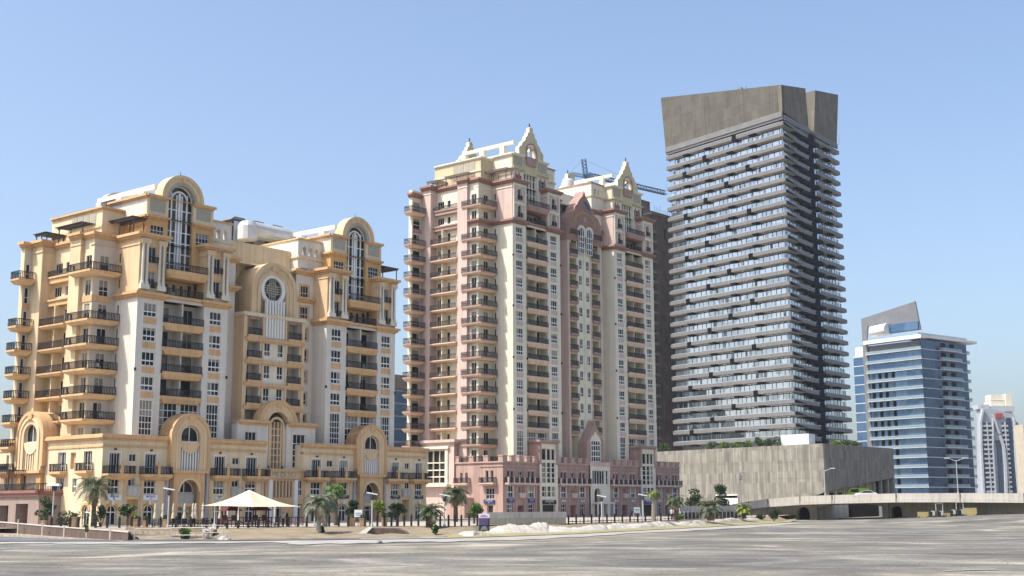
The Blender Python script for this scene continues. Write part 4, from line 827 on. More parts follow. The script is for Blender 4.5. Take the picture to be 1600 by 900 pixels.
    for x in (11.5, 17.2): k.fbox(L2, x-.35, x+.35, 7.3, 14.0, 0, .25, 'ivory')
    k.fbox(L2, 10.5, 18.5, 6.9, 7.3, 0, 1.2, 'ivory'); B.part('window_surround', k)
    wall(W, L2, 19.4, 30, 1, 12, [], 'pink_deep')
    W.box(WID, 54.55, -1.0, 8, 1, 11.2, 'rose'); wall(W, FR('right', 54.6), -2, 14, 1, 11.4, [], 'rose')
    # central portal with its pointed gable
    c = MID; F = front(-1.2)
    hs = [(c-1.7, c+1.7, 11.9, 15.6, .4, None)]
    wall(W, F, c-2.9, c+2.9, 11, 15.6, hs, 'rose'); wall(W, left(c-2.9), -1.2, 1, 11, 15.6, [], 'rose'); g = MB()
    g.prism(F, [(c-2.9, 15.6), (c+2.9, 15.6), (c+2.7, 16.4), (c+1.8, 17.0), (c+1.2, 18.2), (c+.4, 19.0), (c, 20.2), (c-.4, 19.0), (c-1.2, 18.2), (c-1.8, 17.0), (c-2.7, 16.4)], 0, -1.8, 'rose'); g.prism(F, [(c-1.5, 16), (c+1.5, 16), (c, 18)], 0, .1, 'ivory'); g.ring(F, c, 15.6, 1.55, 1.8, 0, .15, 'ivory', n=14); B.part('ogee_gable', g)
    B.part('arched_window', arch_win(F, c, 1.6, 11.9, 15.5, -.0, 4, (13, 14.1, 15.2), .14)); k = MB(); k.fbox(front(-2.2), 21.2, 27.9, 11.0, 11.8, -1.2, .2, 'pink'); B.part('parapet_panel', k)
    Q = front(-2.3); wall(W, Q, 21.2, 27.9, 1, 11.2, [(21.9, 26.2, 7.4, 10.2, .3, None), (26.5, 27.4, 7.4, 10.2, .3, None), (c-2.4, c-.2, 3.9, 6.5, .8, 'niche_dark'), (c-2, c+2, 1.05, 3.4, 1.2, 'terrace_red')], 'ivory')
    B.part('podium_window', win(Q, 21.9, 26.2, 7.4, 10.2, 5, (), -.3, .2)); B.part('podium_window', win(Q, 26.5, 27.4, 7.4, 10.2, 1, (.5,), -.3, .12)); k = MB(); k.ring(Q, c-1.3, 5.6, 1.1, 1.5, -.2, .25, 'ivory', leg=1.7); k.fbox(Q, c-3.1, c+2.8, 3.6, 3.9, 0, 1.6, 'ivory')
    for x in (-2.9, -1.2, .8, 2.6): k.tube(Q.pt(c+x, 1, 1.4), Q.pt(c+x, 3.6, 1.4), .16, .14, 'white_trim', 8)
    B.part('entrance_porch', k)
PA = dict(pier='white_wall', panel='peach', recess='recess', upper='peach_light', upper_side='peach_light', trim='peach', trim_lt='peach_light', slab='peach', slab_bay='peach', slab2='peach_light', slab_top='white_wall', hall='orange_wall', trim_hall='orange_wall',
          tier='cream', tier_side='white_wall', gable='cream_gable', gable_side='peach_light', step=4.9, ublock=5.1, ublock_mat='white_wall', ublock_trim='cream', strip='white_wall', surround='peach', mid='cream_pale', mid_side='peach_light',
          side='cream', side2='recess', spur='cream_gable', rail='iron', core='cream_gable', end=(3.5, 4.07, 4.6, 5.75), rec=2.6, w2=16.1, slab_rec='peach')
PB = dict(pier='ivory', panel='pink', recess='recess_b', upper='pink', upper_side='pink', trim='brown_trim', trim_lt='ivory', slab='rose', slab_bay='soft_peach', slab2='soft_peach', slab_top='ivory', hall='ivory', trim_hall='ivory_dark',
          tier='ivory_dark', tier_side='ivory', gable='ivory_dark', gable_side='ivory', step=5.9, ublock=6.3, ublock_mat='ivory', ublock_trim='ivory_dark', strip='ivory', surround='pink', mid='ivory', mid_side='pink',
          side='ivory', side2='recess_b', spur='pink', rail='iron_soft', core='ivory', end=(4.07, 4.7, 5.0, 7.6), rec=3.2, w2=17.0, slab_rec='soft_peach')
A = Bld('residential_building', (-49.79, 168.0), radians(90-38.8), 'cream and orange ten storey residential block with round arched gables behind the tent canopy')
residence(A, 4, PA, False); podium_A(A, PA)
# silver duct and dark plant on the roof between the two gables
k = MB()
for i in range(10):
    t = i/10; k.tube((29.8+t*10.4, 14, 47.0), (29.8+(t+.1)*10.4, 14, 47.0), 1.4, 1.4, 'duct_silver', 14)
k.lathe((29.6, 14, 45.2), [(0, 0), (1.6, 0), (1.6, 2.2), (1.2, 2.9), (0, 3.1)], 'duct_silver', 14); k.lathe((40.2, 14, 45.2), [(0, 0), (1.5, 0), (1.5, 2.3), (1.0, 2.9), (0, 3.0)], 'duct_silver', 14); A.part('roof_duct', k)
for x in (28.5, 32.5, 36.5): k = MB(); k.box(x, x+3, 16.6, 19.4, 42.2, 48.9, 'iron_soft'); k.box(x+.3, x+2.7, 16.4, 16.6, 43, 48.6, 'steel'); k.prism(front(16.7), [(x-.2, 48.8), (x+3.2, 48.8), (x+2.6, 49.4), (x+.6, 49.4)], 0, -2.6, 'grey_panel'); A.part('roof_plant', k)
A.finish()
Bb = Bld('apartment_tower', (0.15, 242.0), radians(90-39.5), 'tall pink and ivory apartment tower with brown ledges and pointed scalloped gables')
residence(Bb, 12, PB, True); podium_B(Bb, PB)
for x, r_ in ((33.4, 1.35), (38.4, 2.4)): k = MB(); k.lathe((x, 11.5, 71.6), [(0, 0), (r_, 0), (r_, 2.4), (r_*.9, 2.7), (0, 2.8)], 'tank_white', 18); Bb.part('water_tank', k)
Bb.finish()

# ================================================================ dark banded tower (C)
R_ = radians
oC = Vector((85.8, 390, 0)); dR = Vector((sin(R_(36.9)), cos(R_(36.9)), 0)); dL = Vector((-sin(R_(37.4)), cos(R_(37.4)), 0))
nL = Vector((-dL.y, dL.x, 0)); nL = -nL if nL.y > 0 else nL
nR = Vector((dR.y, -dR.x, 0))
FLc = Skew(oC, dL, nL); FRc = Skew(oC, dR, nR)
LL, LR = 52.6, 44.5
T1 = Bld('office_tower', (0, 0), 0, 'grey banded glass tower with a solid slanting concrete crown, tallest in the picture'); T1.inv = Vector((0, 0, CZ))
W = T1.W('core_wall')
def par(mb, a0, a1, b0, b1, z0, z1, mt, tz=None):   # parallelogram prism in (left, right) coordinates
    q = [oC+dL*a+dR*b for a, b in ((a0, b0), (a1, b0), (a1, b1), (a0, b1))]; tz = tz or [z1]*4
    mb.hexa([(p.x, p.y, z0) for p in q]+[(p.x, p.y, t) for p, t in zip(q, tz)], mt)
ins = 1.5
def sk(a, b): return oC+dL*a+dR*b
zf = [22.3+3.66*i for i in range(28)]      # band bottoms
par(W, 2.6, LL-2.6, 2.6, LR-2.6, 17, 126, 'grey_panel')
for i, z in enumerate(zf):
    zt = z+1.68
    for nm, F, a, b, fr_ in (('l', FLc, 0, LL, 0), ('r1', FRc, 0, 18.9, 0), ('r2', FRc, 24.7, LR, 0)):
        m_ = MB(); P = F.pt
        m_.hexa([P(a, z+.52, -.0), P(b, z+.52, -.0), P(b, z+.52, -.3), P(a+(.3 if a == 0 else 0), z+.52, -.3), P(a, zt, 0.0), P(b, zt, 0.0), P(b, zt, -.25), P(a+(.3 if a == 0 else 0), zt, -.25)], 'fascia')
        mi_ = 1.32 if a == 0 else 0; m_.hexa([P(a+1.2*mi_, z+.42, -1.2), P(b, z+.42, -1.2), P(b, z+.44, -ins), P(a+ins*mi_, z+.44, -ins), P(a+.06*mi_, z+.5, -.06), P(b, z+.5, -.06), P(b, z+.7, -ins), P(a+ins*mi_, z+.7, -ins)], 'soffit')
        m_.fbox(F, b-.12, b, z+.5, zt-.02, -ins, -.32, 'fascia') if nm != 'r1' else None
        kids = []
        if nm == 'l':
            n = MB(); ph = [14.5, 24, 33.5, 43][(i*3) % 4] if i < 27 else 20
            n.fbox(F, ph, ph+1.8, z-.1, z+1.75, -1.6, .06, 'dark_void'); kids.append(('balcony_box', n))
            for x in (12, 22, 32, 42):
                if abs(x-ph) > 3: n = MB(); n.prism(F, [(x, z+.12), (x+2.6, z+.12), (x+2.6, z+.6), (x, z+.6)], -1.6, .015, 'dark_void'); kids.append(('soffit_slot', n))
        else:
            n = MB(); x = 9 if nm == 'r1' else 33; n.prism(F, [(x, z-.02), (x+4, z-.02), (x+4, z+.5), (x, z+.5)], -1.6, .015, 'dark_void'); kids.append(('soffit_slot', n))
        T1.part('balcony_band', m_, kids)
    # glazing of the storey above the band, with its end fin
    for F, a, b in ((FLc, ins, LL-.6), (FRc, ins, 19.8), (FRc, 24.0, LR-.6)):
        g = MB(); P = F.pt; z2 = z+3.66-.12; gm = 'glass_tower' if (i > 4 or F is FRc) else 'glass_tower'
        if F is FLc and i < 5: sp = 22+i*4; g.face([P(a, z+.2, -ins), P(sp, z+.2, -ins), P(sp, z2, -ins), P(a, z2, -ins)], 'glass_tower'); g.face([P(sp, z+.2, -ins), P(b, z+.2, -ins), P(b, z2, -ins), P(sp, z2, -ins)], 'glass_low')  # darker glass paints a dark reflection into the lower floors
        else: g.face([P(a, z+.2, -ins), P(b, z+.2, -ins), P(b, z2, -ins), P(a, z2, -ins)], 'glass_tower')
        x = a+random.uniform(.8, 2)
        while x < b-.5:
            g.fbox(F, x-.07, x+.07, z+.2, z2, -ins+.01, -ins+.12, 'grey_panel' if random.random() < .6 else 'band_white')
            if random.random() < .14: w = random.uniform(.5, 1.4); g.fbox(F, x, min(x+w, b), z+.2, z2, -ins+.01, -ins+.06, 'glass_low' if random.random() < .7 else 'tank_white')
            x += random.uniform(1.5, 2.9)
        T1.part('glazing', g)
        r = MB(); r.fbox(F, a if F is FLc else a, b, z+1.68, z+1.85, -.22, -.17, 'rail_glass'); 
        for q in np.arange(a+1.2, b, 2.4): r.fbox(F, q-.04, q+.04, z+1.68, z+1.88, -.24, -.16, 'steel')
        T1.part('parapet_glass', r)
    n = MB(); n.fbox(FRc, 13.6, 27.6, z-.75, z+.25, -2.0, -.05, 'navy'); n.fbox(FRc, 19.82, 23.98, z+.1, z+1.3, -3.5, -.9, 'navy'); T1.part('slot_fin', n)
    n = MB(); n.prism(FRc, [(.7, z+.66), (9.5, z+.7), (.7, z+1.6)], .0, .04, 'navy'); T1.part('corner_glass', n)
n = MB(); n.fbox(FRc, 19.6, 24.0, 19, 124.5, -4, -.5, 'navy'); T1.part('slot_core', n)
# end return of the left face
W2 = T1.W('end_wall')
for i, z in enumerate(zf): W2.hexa([tuple(sk(LL, 0)+nL*-.05+Vector((0, 0, z+.5))), tuple(sk(LL, 3)+Vector((0, 0, z+.5))), tuple(sk(LL-.25, 3)+Vector((0, 0, z+.5))), tuple(sk(LL-.25, .2)+Vector((0, 0, z+.5))), tuple(sk(LL, 0)+Vector((0, 0, z+1.75))), tuple(sk(LL, 3)+Vector((0, 0, z+1.75))), tuple(sk(LL-.25, 3)+Vector((0, 0, z+1.75))), tuple(sk(LL-.25, .2)+Vector((0, 0, z+1.75)))], 'fascia')
# crown
k = MB(); P = FLc.pt
k.prism(FLc, [(0, 126), (LL+.2, 126), (LL+1.9, 144.7), (0, 134.7)], 0.0, -1.2, 'crown_panels')
for q in range(1, 17): x = LL*q/17; k.fbox(FLc, x-.03, x+.03, 126.1, 134.5+9.6*x/LL, 0, .03, 'fascia')
for z in (129.5, 133): k.fbox(FLc, .1, LL, z-.03, z+.03, 0, .025, 'fascia')
k.fbox(FLc, 18, 19.5, 135, 139, -2, -1.3, 'grey_panel'); T1.part('crown_wall', k)
k = MB(); k.prism(FRc, [(0, 126), (19.8, 124.9), (18.6, 138.4), (0, 134.7)], 0.0, -1.2, 'crown_panels_side'); T1.part('crown_wall', k)
k = MB(); k.prism(FRc, [(24.0, 124.9), (42.8, 124.9), (46.2, 143.4), (26.6, 139.9)], 0.0, -1.2, 'crown_panels_side')
k.hexa([tuple(FRc.pt(24, 124.9, 0)), tuple(FRc.pt(24, 124.9, -9)), tuple(FRc.pt(24.6, 124.9, -9)), tuple(FRc.pt(24.5, 124.9, -.1)), tuple(FRc.pt(26.6, 139.9, 0)), tuple(FRc.pt(26.6, 139.5, -9)), tuple(FRc.pt(27.2, 139.5, -9)), tuple(FRc.pt(27.1, 139.9, -.1))], 'crown_panel'); T1.part('crown_wall', k)
k = MB(); k.fbox(FLc, 0, LL, 124.2, 126, -.2, .4, 'ledge_grey'); k.fbox(FLc, 0, LL, 123.4, 124.2, -2, .1, 'fascia'); k.fbox(FRc, .5, 19.6, 123.2, 124.9, -.2, .4, 'fascia'); k.fbox(FRc, 24.1, 42.6, 123.2, 124.9, -.2, .4, 'fascia'); k.fbox(FRc, 19.6, 25, 123.6, 124.4, -3, .6, 'ledge_grey'); T1.part('crown_ledge', k)
par(T1.W('roof'), 2.5, LL-2, 2.5, LR-2, 125, 126.5, 'grey_panel'); par(T1.W('roof'), 3, LL-3, 3, 18, 126.5, 132, 'concrete'); 
k = MB(); k.tube(tuple(sk(16, 2)+Vector((0, 0, 136))), tuple(sk(16, 2)+Vector((0, 0, 139.2))), .1, .05, 'iron'); k.tube(tuple(FRc.pt(43.5, 125, .5)), tuple(FRc.pt(43.9, 129, .6)), .08, .04, 'steel'); T1.part('aerial', k)
# podium with sloping underside at the corner
oP = Vector((84.3, 350, 0)); FLp = Skew(oP, Vector((-sin(R_(38)), cos(R_(38)), 0)), Vector((-cos(R_(38)), -sin(R_(38)), 0))); FRp = Skew(oP, dR, nR)
k = MB(); k.prism(FLp, [(0, 6.6), (0, 19.6), (68, 19.6), (68, 1), (11, 1), (11, 3.5)], 0, -.8, 'podium_panels')
for q in range(1, 30): x = q*2.3+random.uniform(-.3, .3); k.fbox(FLp, x-.04, x+.04, 4 if x > 9 else 7, 19.5, 0, .03, 'concrete_light' if q % 3 else 'fascia')
for z in (10.4, 14.9): k.fbox(FLp, .1, 68, z-.04, z+.04, 0, .035, 'fascia')
T1.part('podium_panel_wall', k)
k = MB(); k.prism(FRp, [(0, 6.6), (52, 11.2), (52, 19.9), (0, 19.6)], 0, -.8, 'podium_panels_side')
for q in range(1, 23): x = q*2.3; k.fbox(FRp, x-.04, x+.04, 6.9+4.6*x/52, 19.5, 0, .03, 'fascia')
for z in (17.6, 18.4, 16.8, 15.9): k.fbox(FRp, 1.0, 3.6, z, z+.4, .0, .1, 'fascia')
T1.part('podium_panel_wall', k)
k = MB(); k.fbox(FRp, 8, 52, 1, 18, -5.5, -5, 'dark_void'); k.fbox(FRp, 8, 49, 6.5, 9.5, -4.9, -4.8, 'yellow_board'); k.face([FRp.pt(0, 6.6, 0), FRp.pt(52, 11.2, 0), FRp.pt(52, 11.2, -5), FRp.pt(7, 7.2, -5)], 'soffit'); k.face([FLp.pt(0, 19.3, 0), FLp.pt(68, 19.3, 0), FRp.pt(52, 19.3, -60), FRp.pt(52, 19.3, 0)], 'concrete_light'); k.fbox(FRp, 51.4, 52, 1, 19.8, -30, 0, 'concrete'); T1.part('podium_core', k)
for i in range(9): k = MB(); x = 3.5+i*5.6; k.fbox(FRp, x, x+.7, 1, 7.2+4.6*x/52, -1.4, -.7, 'soffit'); T1.part('podium_column', k)
k = MB(); k.hexa([(p.x, p.y, z) for z in (19.6, 22.6) for p in (oP+dL*16+nL*-1.5, oP+dL*14+dR*5+nL*-1.5, oP+dL*6.5+dR*5+nL*-1.5, oP+dL*6+nL*-1.5)], 'band_white'); T1.part('roof_box', k)
k = MB(); k.fbox(FLp, 31, 39.5, 2.8, 6.2, 0, .6, 'white_trim'); k.fbox(FLp, 31, 39.5, 5.2, 5.9, .6, .64, 'dark_void'); T1.part('loading_gate', k)
T1.finish(90)

# ================================================================ blue glass tower with a fin (D)
oD = Vector((163.8, 510, 0)); dD = Vector((sin(R_(52.5)), cos(R_(52.5)), 0)); eD = Vector((-sin(R_(36.8)), cos(R_(36.8)), 0))
nDl = Vector((-eD.y, eD.x, 0)); nDl = -nDl if nDl.y > 0 else nDl; nDr = Vector((dD.y, -dD.x, 0))
FDl = Skew(oD, eD, nDl); FDr = Skew(oD, dD, nDr)
T2 = Bld('glass_tower', (0, 0), 0, 'blue glass tower with white floor bands and a tall grey slanting fin on its roof'); T2.inv = Vector((0, 0, CZ))
zf = [60.7-3.92*i for i in range(15)]
k = T2.W('core_wall'); q = [oD+eD*a+dD*b for a, b in ((1.5, 1.5), (27, 1.5), (27, 30), (1.5, 30))]; k.hexa([(p.x, p.y, z) for z in (1, 68) for p in q], 'grey_panel')
for z in [64.6]+zf:
    g = MB()
    for F, a, b, gm, dd in ((FDl, 0, 27.4, 'glass_blue', -1.2 if z < 64 else -2.5), (FDr, 0, 31.5, 'glass_navy', 0 if z < 64 else -.0)):
        P = F.pt; g.face([P(a, z, dd), P(b, z, dd), P(b, z+3.9, dd), P(a, z+3.9, dd)], gm)
        for x in np.arange(a+1.4, b, 3.2 if F is FDl else 5.2): g.fbox(F, x-.05, x+.05, z, z+3.9, dd+.01, dd+.06, 'grey_panel')
    if z < 53:
        for x in (14, 17.4, 20.6, 24): g.fbox(FDl, x, x+1.5, z+.5, z+3.6, -1.18, -1.1, 'dark_void' if random.random() < .8 else 'glass_navy')
    T2.part('glazing', g)
    s = MB(); s.fbox(FDl, -.1, 27.4, z-.1, z+.12, -1.3, .1, 'band_white'); s.fbox(FDr, -.1, 31.5, z-.12, z+.18, -.5, .12, 'band_white'); T2.part('floor_band', s)
    r = MB(); r.fbox(FDl, 0, 27.3, z+.12, z+1.05, -.02, .04, 'rail_blue'); r.fbox(FDl, 0, 27.3, z+1.05, z+1.12, -.03, .05, 'band_white'); T2.part('glass_railing', r)
    r = MB(); r.fbox(FDr, 12.5, 26, z-.1, z+.3, .0, 1.5, 'band_white'); r.fbox(FDr, 12.5, 26, z+.3, z+1.3, 1.42, 1.48, 'rail_blue'); r.fbox(FDr, 12.5, 12.56, z+.3, z+1.3, 0, 1.45, 'rail_glass')
    for x in (13.4, 19.6): r.fbox(FDr, x, x+3.2, z+.3, z+3.3, .02, .06, 'dark_void')
    T2.part('balcony', r); r = MB(); r.fbox(FDr, 31.5, 34.5, z-.1, z+.3, -8, -.5, 'band_white'); r.fbox(FDr, 34.4, 34.46, z+.3, z+1.3, -8, -.5, 'rail_glass'); r.fbox(FDr, 31.5, 34.4, z+.3, z+1.3, -.56, -.5, 'rail_glass'); T2.part('balcony', r)
s = MB(); s.fbox(FDl, -.8, 27.5, 68.9, 70.4, -3, .9, 'white_trim'); s.fbox(FDr, -.85, 38.3, 69.2, 70.2, -9, .85, 'white_trim'); s.fbox(FDr, -.5, 33, 70.4, 71.3, -.6, -.5, 'rail_glass'); T2.part('roof_slab', s)
k = MB(); Pf = [(28.6, 1), (28.6, 80.7), (1.9, 81.3), (.3, 72.0), (4, 72.0)]
k.prism(FDl, [(29.2, 1), (29.2, 80.2), (2.2, 84.2), (.3, 72.4), (9, 72.4)]+[(21+3.2*cos(t), 74.6+2.2*sin(t)) for t in np.linspace(-pi/2, pi/2, 9)]+[(8, 76.9)][:0]+[(20.5, 76.9), (26, 76.9), (26.8, 72), (26.8, 1)][1:], -1.6, -.9, 'grey_panel'); T2.part('fin', k)
k = MB(); k.tube(tuple(FDl.pt(24.5, 74.3, -2.5)), tuple(FDl.pt(15, 74.3, -.2)), 2.5, 2.5, 'tank_white', 16); k.tube(tuple(FDl.pt(18.6, 74.3, -1.0)), tuple(FDl.pt(17.9, 74.3, -.8)), 2.35, 2.35, 'band_white', 16); k.fbox(FDl, 1, 15.5, 72.6, 76, -1.5, -.2, 'glass_blue'); k.prism(FDl, [(15.5+.0, 72.6)]+[(15.5+1.6*cos(t), 74.3+1.7*sin(t)) for t in np.linspace(-pi/2, pi/2, 9)]+[(15.5, 76)], -1.5, -.18, 'glass_blue'); T2.part('roof_pod', k)
k = MB(); P = FDl.pt
for i, z in enumerate(zf[0:15]): k.fbox(FDl, 29.2, 35.4, z, z+3.6, -3, -2.4, 'glass_blue'); k.fbox(FDl, 29.2, 35.5, z-.3, z+.05, -3, -2.3, 'band_white')
k.fbox(FDl, 29.2, 35.4, 64.8, 68.8, -8, -4, 'white_trim'); k.fbox(FDl, 29.2, 35.4, 64.2, 64.8, -8, -2.3, 'band_white'); T2.part('side_wing', k)
T2.finish()

# ================================================================ distant buildings
def F2(x, Y, ang): a = R_(ang); return Skew(at(x, Y), (sin(a), cos(a), 0), (cos(a), -sin(a), 0))
mat('hazed_wall', (.36, .39, .43), var=.06); mat('hazed_sand_wall', (.50, .44, .34), var=.06); mat('hazed_white', (.44, .46, .48), var=.05); mat('hazed_dark', (.09, .10, .125), var=.1)  # distance haze is mixed into these colours, greyer and paler
# slender tower with curved white frames (E)
Y = 820; F = F2(1528, Y, 90); k_ = .4043
T3 = Bld('high_rise', (0, 0), 0, 'distant pale high rise with curved white frames and a cream box on top'); T3.inv = Vector((0, 0, CZ)); W = T3.W('wall')
def hz(y): return CZ+(786.5-y)*Y/2000
def hx(x): return (x-1521)*.404
W.prism(F, [(hx(1527), 1), (hx(1536), hz(633)), (hx(1541), hz(641)), (hx(1552), hz(640)), (hx(1587), hz(650)), (hx(1590), hz(660)), (hx(1598), 1)], 0, -8, 'hazed_wall')
k = MB(); k.fbox(F, hx(1555), hx(1588), hz(660), hz(628), -16, -3, 'ivory'); k.fbox(F, hx(1552), hx(1589), hz(645), hz(636), -14, -1, 'hazed_white'); k.fbox(F, hx(1578), hx(1588), hz(640), hz(617), -14, -2.5, 'ivory'); k.fbox(F, hx(1556), hx(1587), hz(627), hz(618), -14, -4, 'ivory'); k.fbox(F, hx(1532), hx(1550), hz(641), hz(634), -12, -1, 'hazed_white'); T3.part('roof_house', k)
for i in range(16):
    y = 663+i*7.2
    for x0, x1, dm in ((1534, 1550, 0), (1566, 1575, 1), (1583, 1592, 0)):
        s = MB(); s.fbox(F, hx(x0), hx(x1), hz(y+6), hz(y+3.2), .3, 1.6, 'hazed_white'); s.fbox(F, hx(x0), hx(x1), hz(y+3), hz(y-.8), .05, .3, 'plum' if dm and i % 3 else 'hazed_dark'); s.fbox(F, hx((x0+x1)/2)-.3, hx((x0+x1)/2)+.3, hz(y+6), hz(y-1.2), .3, 1.7, 'hazed_white'); T3.part('balcony', s)
def ribbon(pts, w, d0, d1, mt):
    k = MB()
    for (x0, y0), (x1, y1) in zip(pts, pts[1:]):
        k.hexa([F.pt(hx(x0), hz(y0), d0), F.pt(hx(x0+w), hz(y0), d0), F.pt(hx(x0+w), hz(y0), d1), F.pt(hx(x0), hz(y0), d1), F.pt(hx(x1), hz(y1), d0), F.pt(hx(x1+w), hz(y1), d0), F.pt(hx(x1+w), hz(y1), d1), F.pt(hx(x1), hz(y1), d1)], mt)
    return k
T3.part('frame', ribbon([(1528, 790), (1529, 700), (1531, 660), (1536, 641)], 3, .1, 2.2, 'hazed_white')); T3.part('frame', ribbon([(1562, 790), (1565, 730), (1564, 700), (1559, 682)], 3.5, .1, 2.4, 'hazed_white')); T3.part('frame', ribbon([(1547, 790), (1548, 700), (1551, 655)], 2, .1, 2, 'hazed_white')); T3.part('frame', ribbon([(1559, 680), (1550, 650)], 3, .1, 2.2, 'hazed_white'))
T3.part('frame', ribbon([(1583, 790), (1582, 720), (1584, 655)], 2.5, .1, 2.4, 'hazed_white')); T3.part('glazing', ribbon([(1576, 790), (1575, 700), (1574, 655)], 7, .05, .8, 'glass_navy')); T3.part('glazing', ribbon([(1555, 790), (1556, 700), (1554, 690)], 7, .05, .6, 'glass_navy')); k = MB(); k.fbox(F, hx(1557), hx(1568), hz(655), hz(648), .1, 1.5, 'red_steel'); T3.part('red_beam', k)
T3.finish()
F = F2(1590, 760, 70); T4 = Bld('apartment_block', (0, 0), 0, 'sand coloured block cut off by the right edge of the picture'); T4.inv = Vector((0, 0, CZ)); Y = 760
F = Skew(at(1607, Y), (1, 0, 0), (0, -1, 0)); T4.W('wall').fbox(F, 0, 16, 1, hz(665), -14, 0, 'hazed_sand_wall')
for i in range(17):
    for x in (1.2, 5, 9): w = win(F, x, x+1.6, hz(667)-3.2*(i+1)+.4, hz(667)-3.2*(i+1)+2.2, 2, (), .02, .1); T4.part('window', w)
    s = MB(); s.fbox(F, -.2, 16, hz(667)-3.2*(i+1)-.2, hz(667)-3.2*(i+1)+.1, 0, .7, 'peach_light'); T4.part('floor_band', s)
T4.finish(51)
# unfinished concrete tower behind (F)
Y = 430; oF = at(995, Y); aF = R_(41); F = Skew(oF, (sin(aF), cos(aF), 0), (cos(aF), -sin(aF), 0))
T5 = Bld('unfinished_tower', (0, 0), 0, 'brown unfinished concrete tower between the pink tower and the banded grey one'); T5.inv = Vector((0, 0, CZ))
lenF = 34; hs = []; hF = 104; W = T5.W('wall')
for i in range(27):
    z = hF-4-3.6*i
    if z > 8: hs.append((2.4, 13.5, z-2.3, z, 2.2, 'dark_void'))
wall(W, F, 0, lenF, 1, hF, hs+[(20+5*j, 21.2+5*j, hF-8, hF-4, .4, 'dark_void') for j in range(2)], 'raw_concrete'); W.fbox(F, 0.05, lenF, 1, hF-.1, -26, -2.6, 'raw_concrete'); W.fbox(F, 0, lenF, hF, hF+1.2, -1, .4, 'raw_concrete'); W.fbox(F, 0, 13, hF+1.2, hF+4.8, -14, -1, 'raw_concrete')
for i, h in enumerate(hs):
    s = MB(); s.fbox(F, 2.1, 13.8, h[2]-.4, h[2]+.05, -1, 1.3, 'concrete'); s.fbox(F, 2.2, 13.7, h[2]+.05, h[2]+.5, 1.15, 1.25, 'grey_panel'); T5.part('balcony_slab', s)
    s = MB(); x = 5.6+(i % 2)*.4; s.fbox(F, x, x+.6, h[2], h[3], -1.2, -.1, 'raw_concrete'); T5.part('balcony_pier', s)
for x in np.arange(14, lenF, 1.2): s = MB(); s.tube(tuple(F.pt(x, hF+1.2, 0)), tuple(F.pt(x+.3, hF+3.2+random.uniform(-.6, .8), 0)), .07, .05, 'iron_soft', 5); T5.part('reinforcing_bar', s)
T5.finish()
# glass block glimpsed between the two residences
oG = at(607, 330); F = Skew(oG, (sin(R_(39)), cos(R_(39)), 0), (cos(R_(39)), -sin(R_(39)), 0)); T6 = Bld('office_building', (0, 0), 0, 'teal glass building with a brown top, between the cream block and the pink tower'); T6.inv = Vector((0, 0, CZ))
T6.W('wall').fbox(F, -2, 16, 1, 33.5, -14, 0, 'glass_navy'); T6.W('wall').fbox(F, -2, 16, 33.5, 37, -14, .2, 'raw_concrete')
for z in np.arange(3, 33, 3.3): s = MB(); s.fbox(F, -2, 16, z, z+.35, 0, .12, 'grey_panel'); T6.part('floor_band', s)
T6.finish()

# tower cranes
def lattice(mb, p, q, w, h, mt, n, r=.1, tri=False):
    p = Vector(p); q = Vector(q); ax = (q-p).normalized(); sd_ = ax.cross(Vector((0, 0, 1)))
    sd_ = sd_.normalized() if sd_.length > .1 else Vector((1, 0, 0)); upv = sd_.cross(ax).normalized()
    cor = [sd_*(-w/2), sd_*(w/2), upv*h] if tri else [sd_*(-w/2)-upv*(h/2), sd_*(w/2)-upv*(h/2), sd_*(w/2)+upv*(h/2), sd_*(-w/2)+upv*(h/2)]
    m_ = len(cor)
    for c in cor: mb.tube(p+c, q+c, r, r, mt, 4)
    for i in range(n):
        a = p.lerp(q, i/n); b = p.lerp(q, (i+1)/n)
        for j in range(m_): mb.tube(a+cor[j], b+cor[(j+1) % m_], r*.6, r*.6, mt, 3)
Yc = 470; cr = empty('tower_crane', at(928, Yc), label='blue lattice tower crane rising behind the pink tower, its jib pointing right', cat='crane')
b0 = at(928, Yc); zt = CZ+(788-288)*Yc/2000*1.01; zt = 124.5
k = MB(); lattice(k, (0, 0, 1), (0, 0, zt), 2, 2, 'crane_blue', 44, .26); k.build('mast', cr)
k = MB(); lattice(k, (-1.2, 0, zt+1), (-2, 0, zt+8), 1.4, 1.4, 'crane_blue', 5, .25); k.box(-1.6, 1.2, -1.2, 1.2, zt, zt+2.2, 'crane_blue'); k.build('slewing_top', cr)
k = MB(); e = at(1052, Yc+26)-b0; lattice(k, (0, 0, zt+1.2), (e.x, e.y, zt+.6), 1.3, 1.5, 'crane_blue', 26, .26, True); k.build('jib', cr)
k = MB(); e2 = at(898, Yc-6)-b0; lattice(k, (0, 0, zt+1.2), (e2.x, e2.y, zt+.8), 1.2, 1.0, 'crane_blue', 6, .1); k.box(e2.x-1, e2.x+1.5, e2.y-1, e2.y+1, zt-1.5, zt+.8, 'concrete'); k.build('counter_jib', cr)
k = MB(); k.tube((-2, 0, zt+8), (e.x*.65, e.y*.65, zt+2.6), .05, .05, 'crane_blue', 4); k.tube((-2, 0, zt+8), (e2.x, e2.y, zt+1.6), .05, .05, 'crane_blue', 4); k.build('stay_cable', cr)
k = MB(); x_ = e.x*.57; y_ = e.y*.57; k.box(x_-1, x_+1, y_-.6, y_+.6, zt-.2, zt+.5, 'crane_blue'); k.tube((x_, y_, zt), (x_, y_, zt-8), .06, .06, 'iron', 4); k.box(x_-.5, x_+.5, y_-.3, y_+.3, zt-9.5, zt-8, 'crane_blue'); k.build('hook_block', cr)
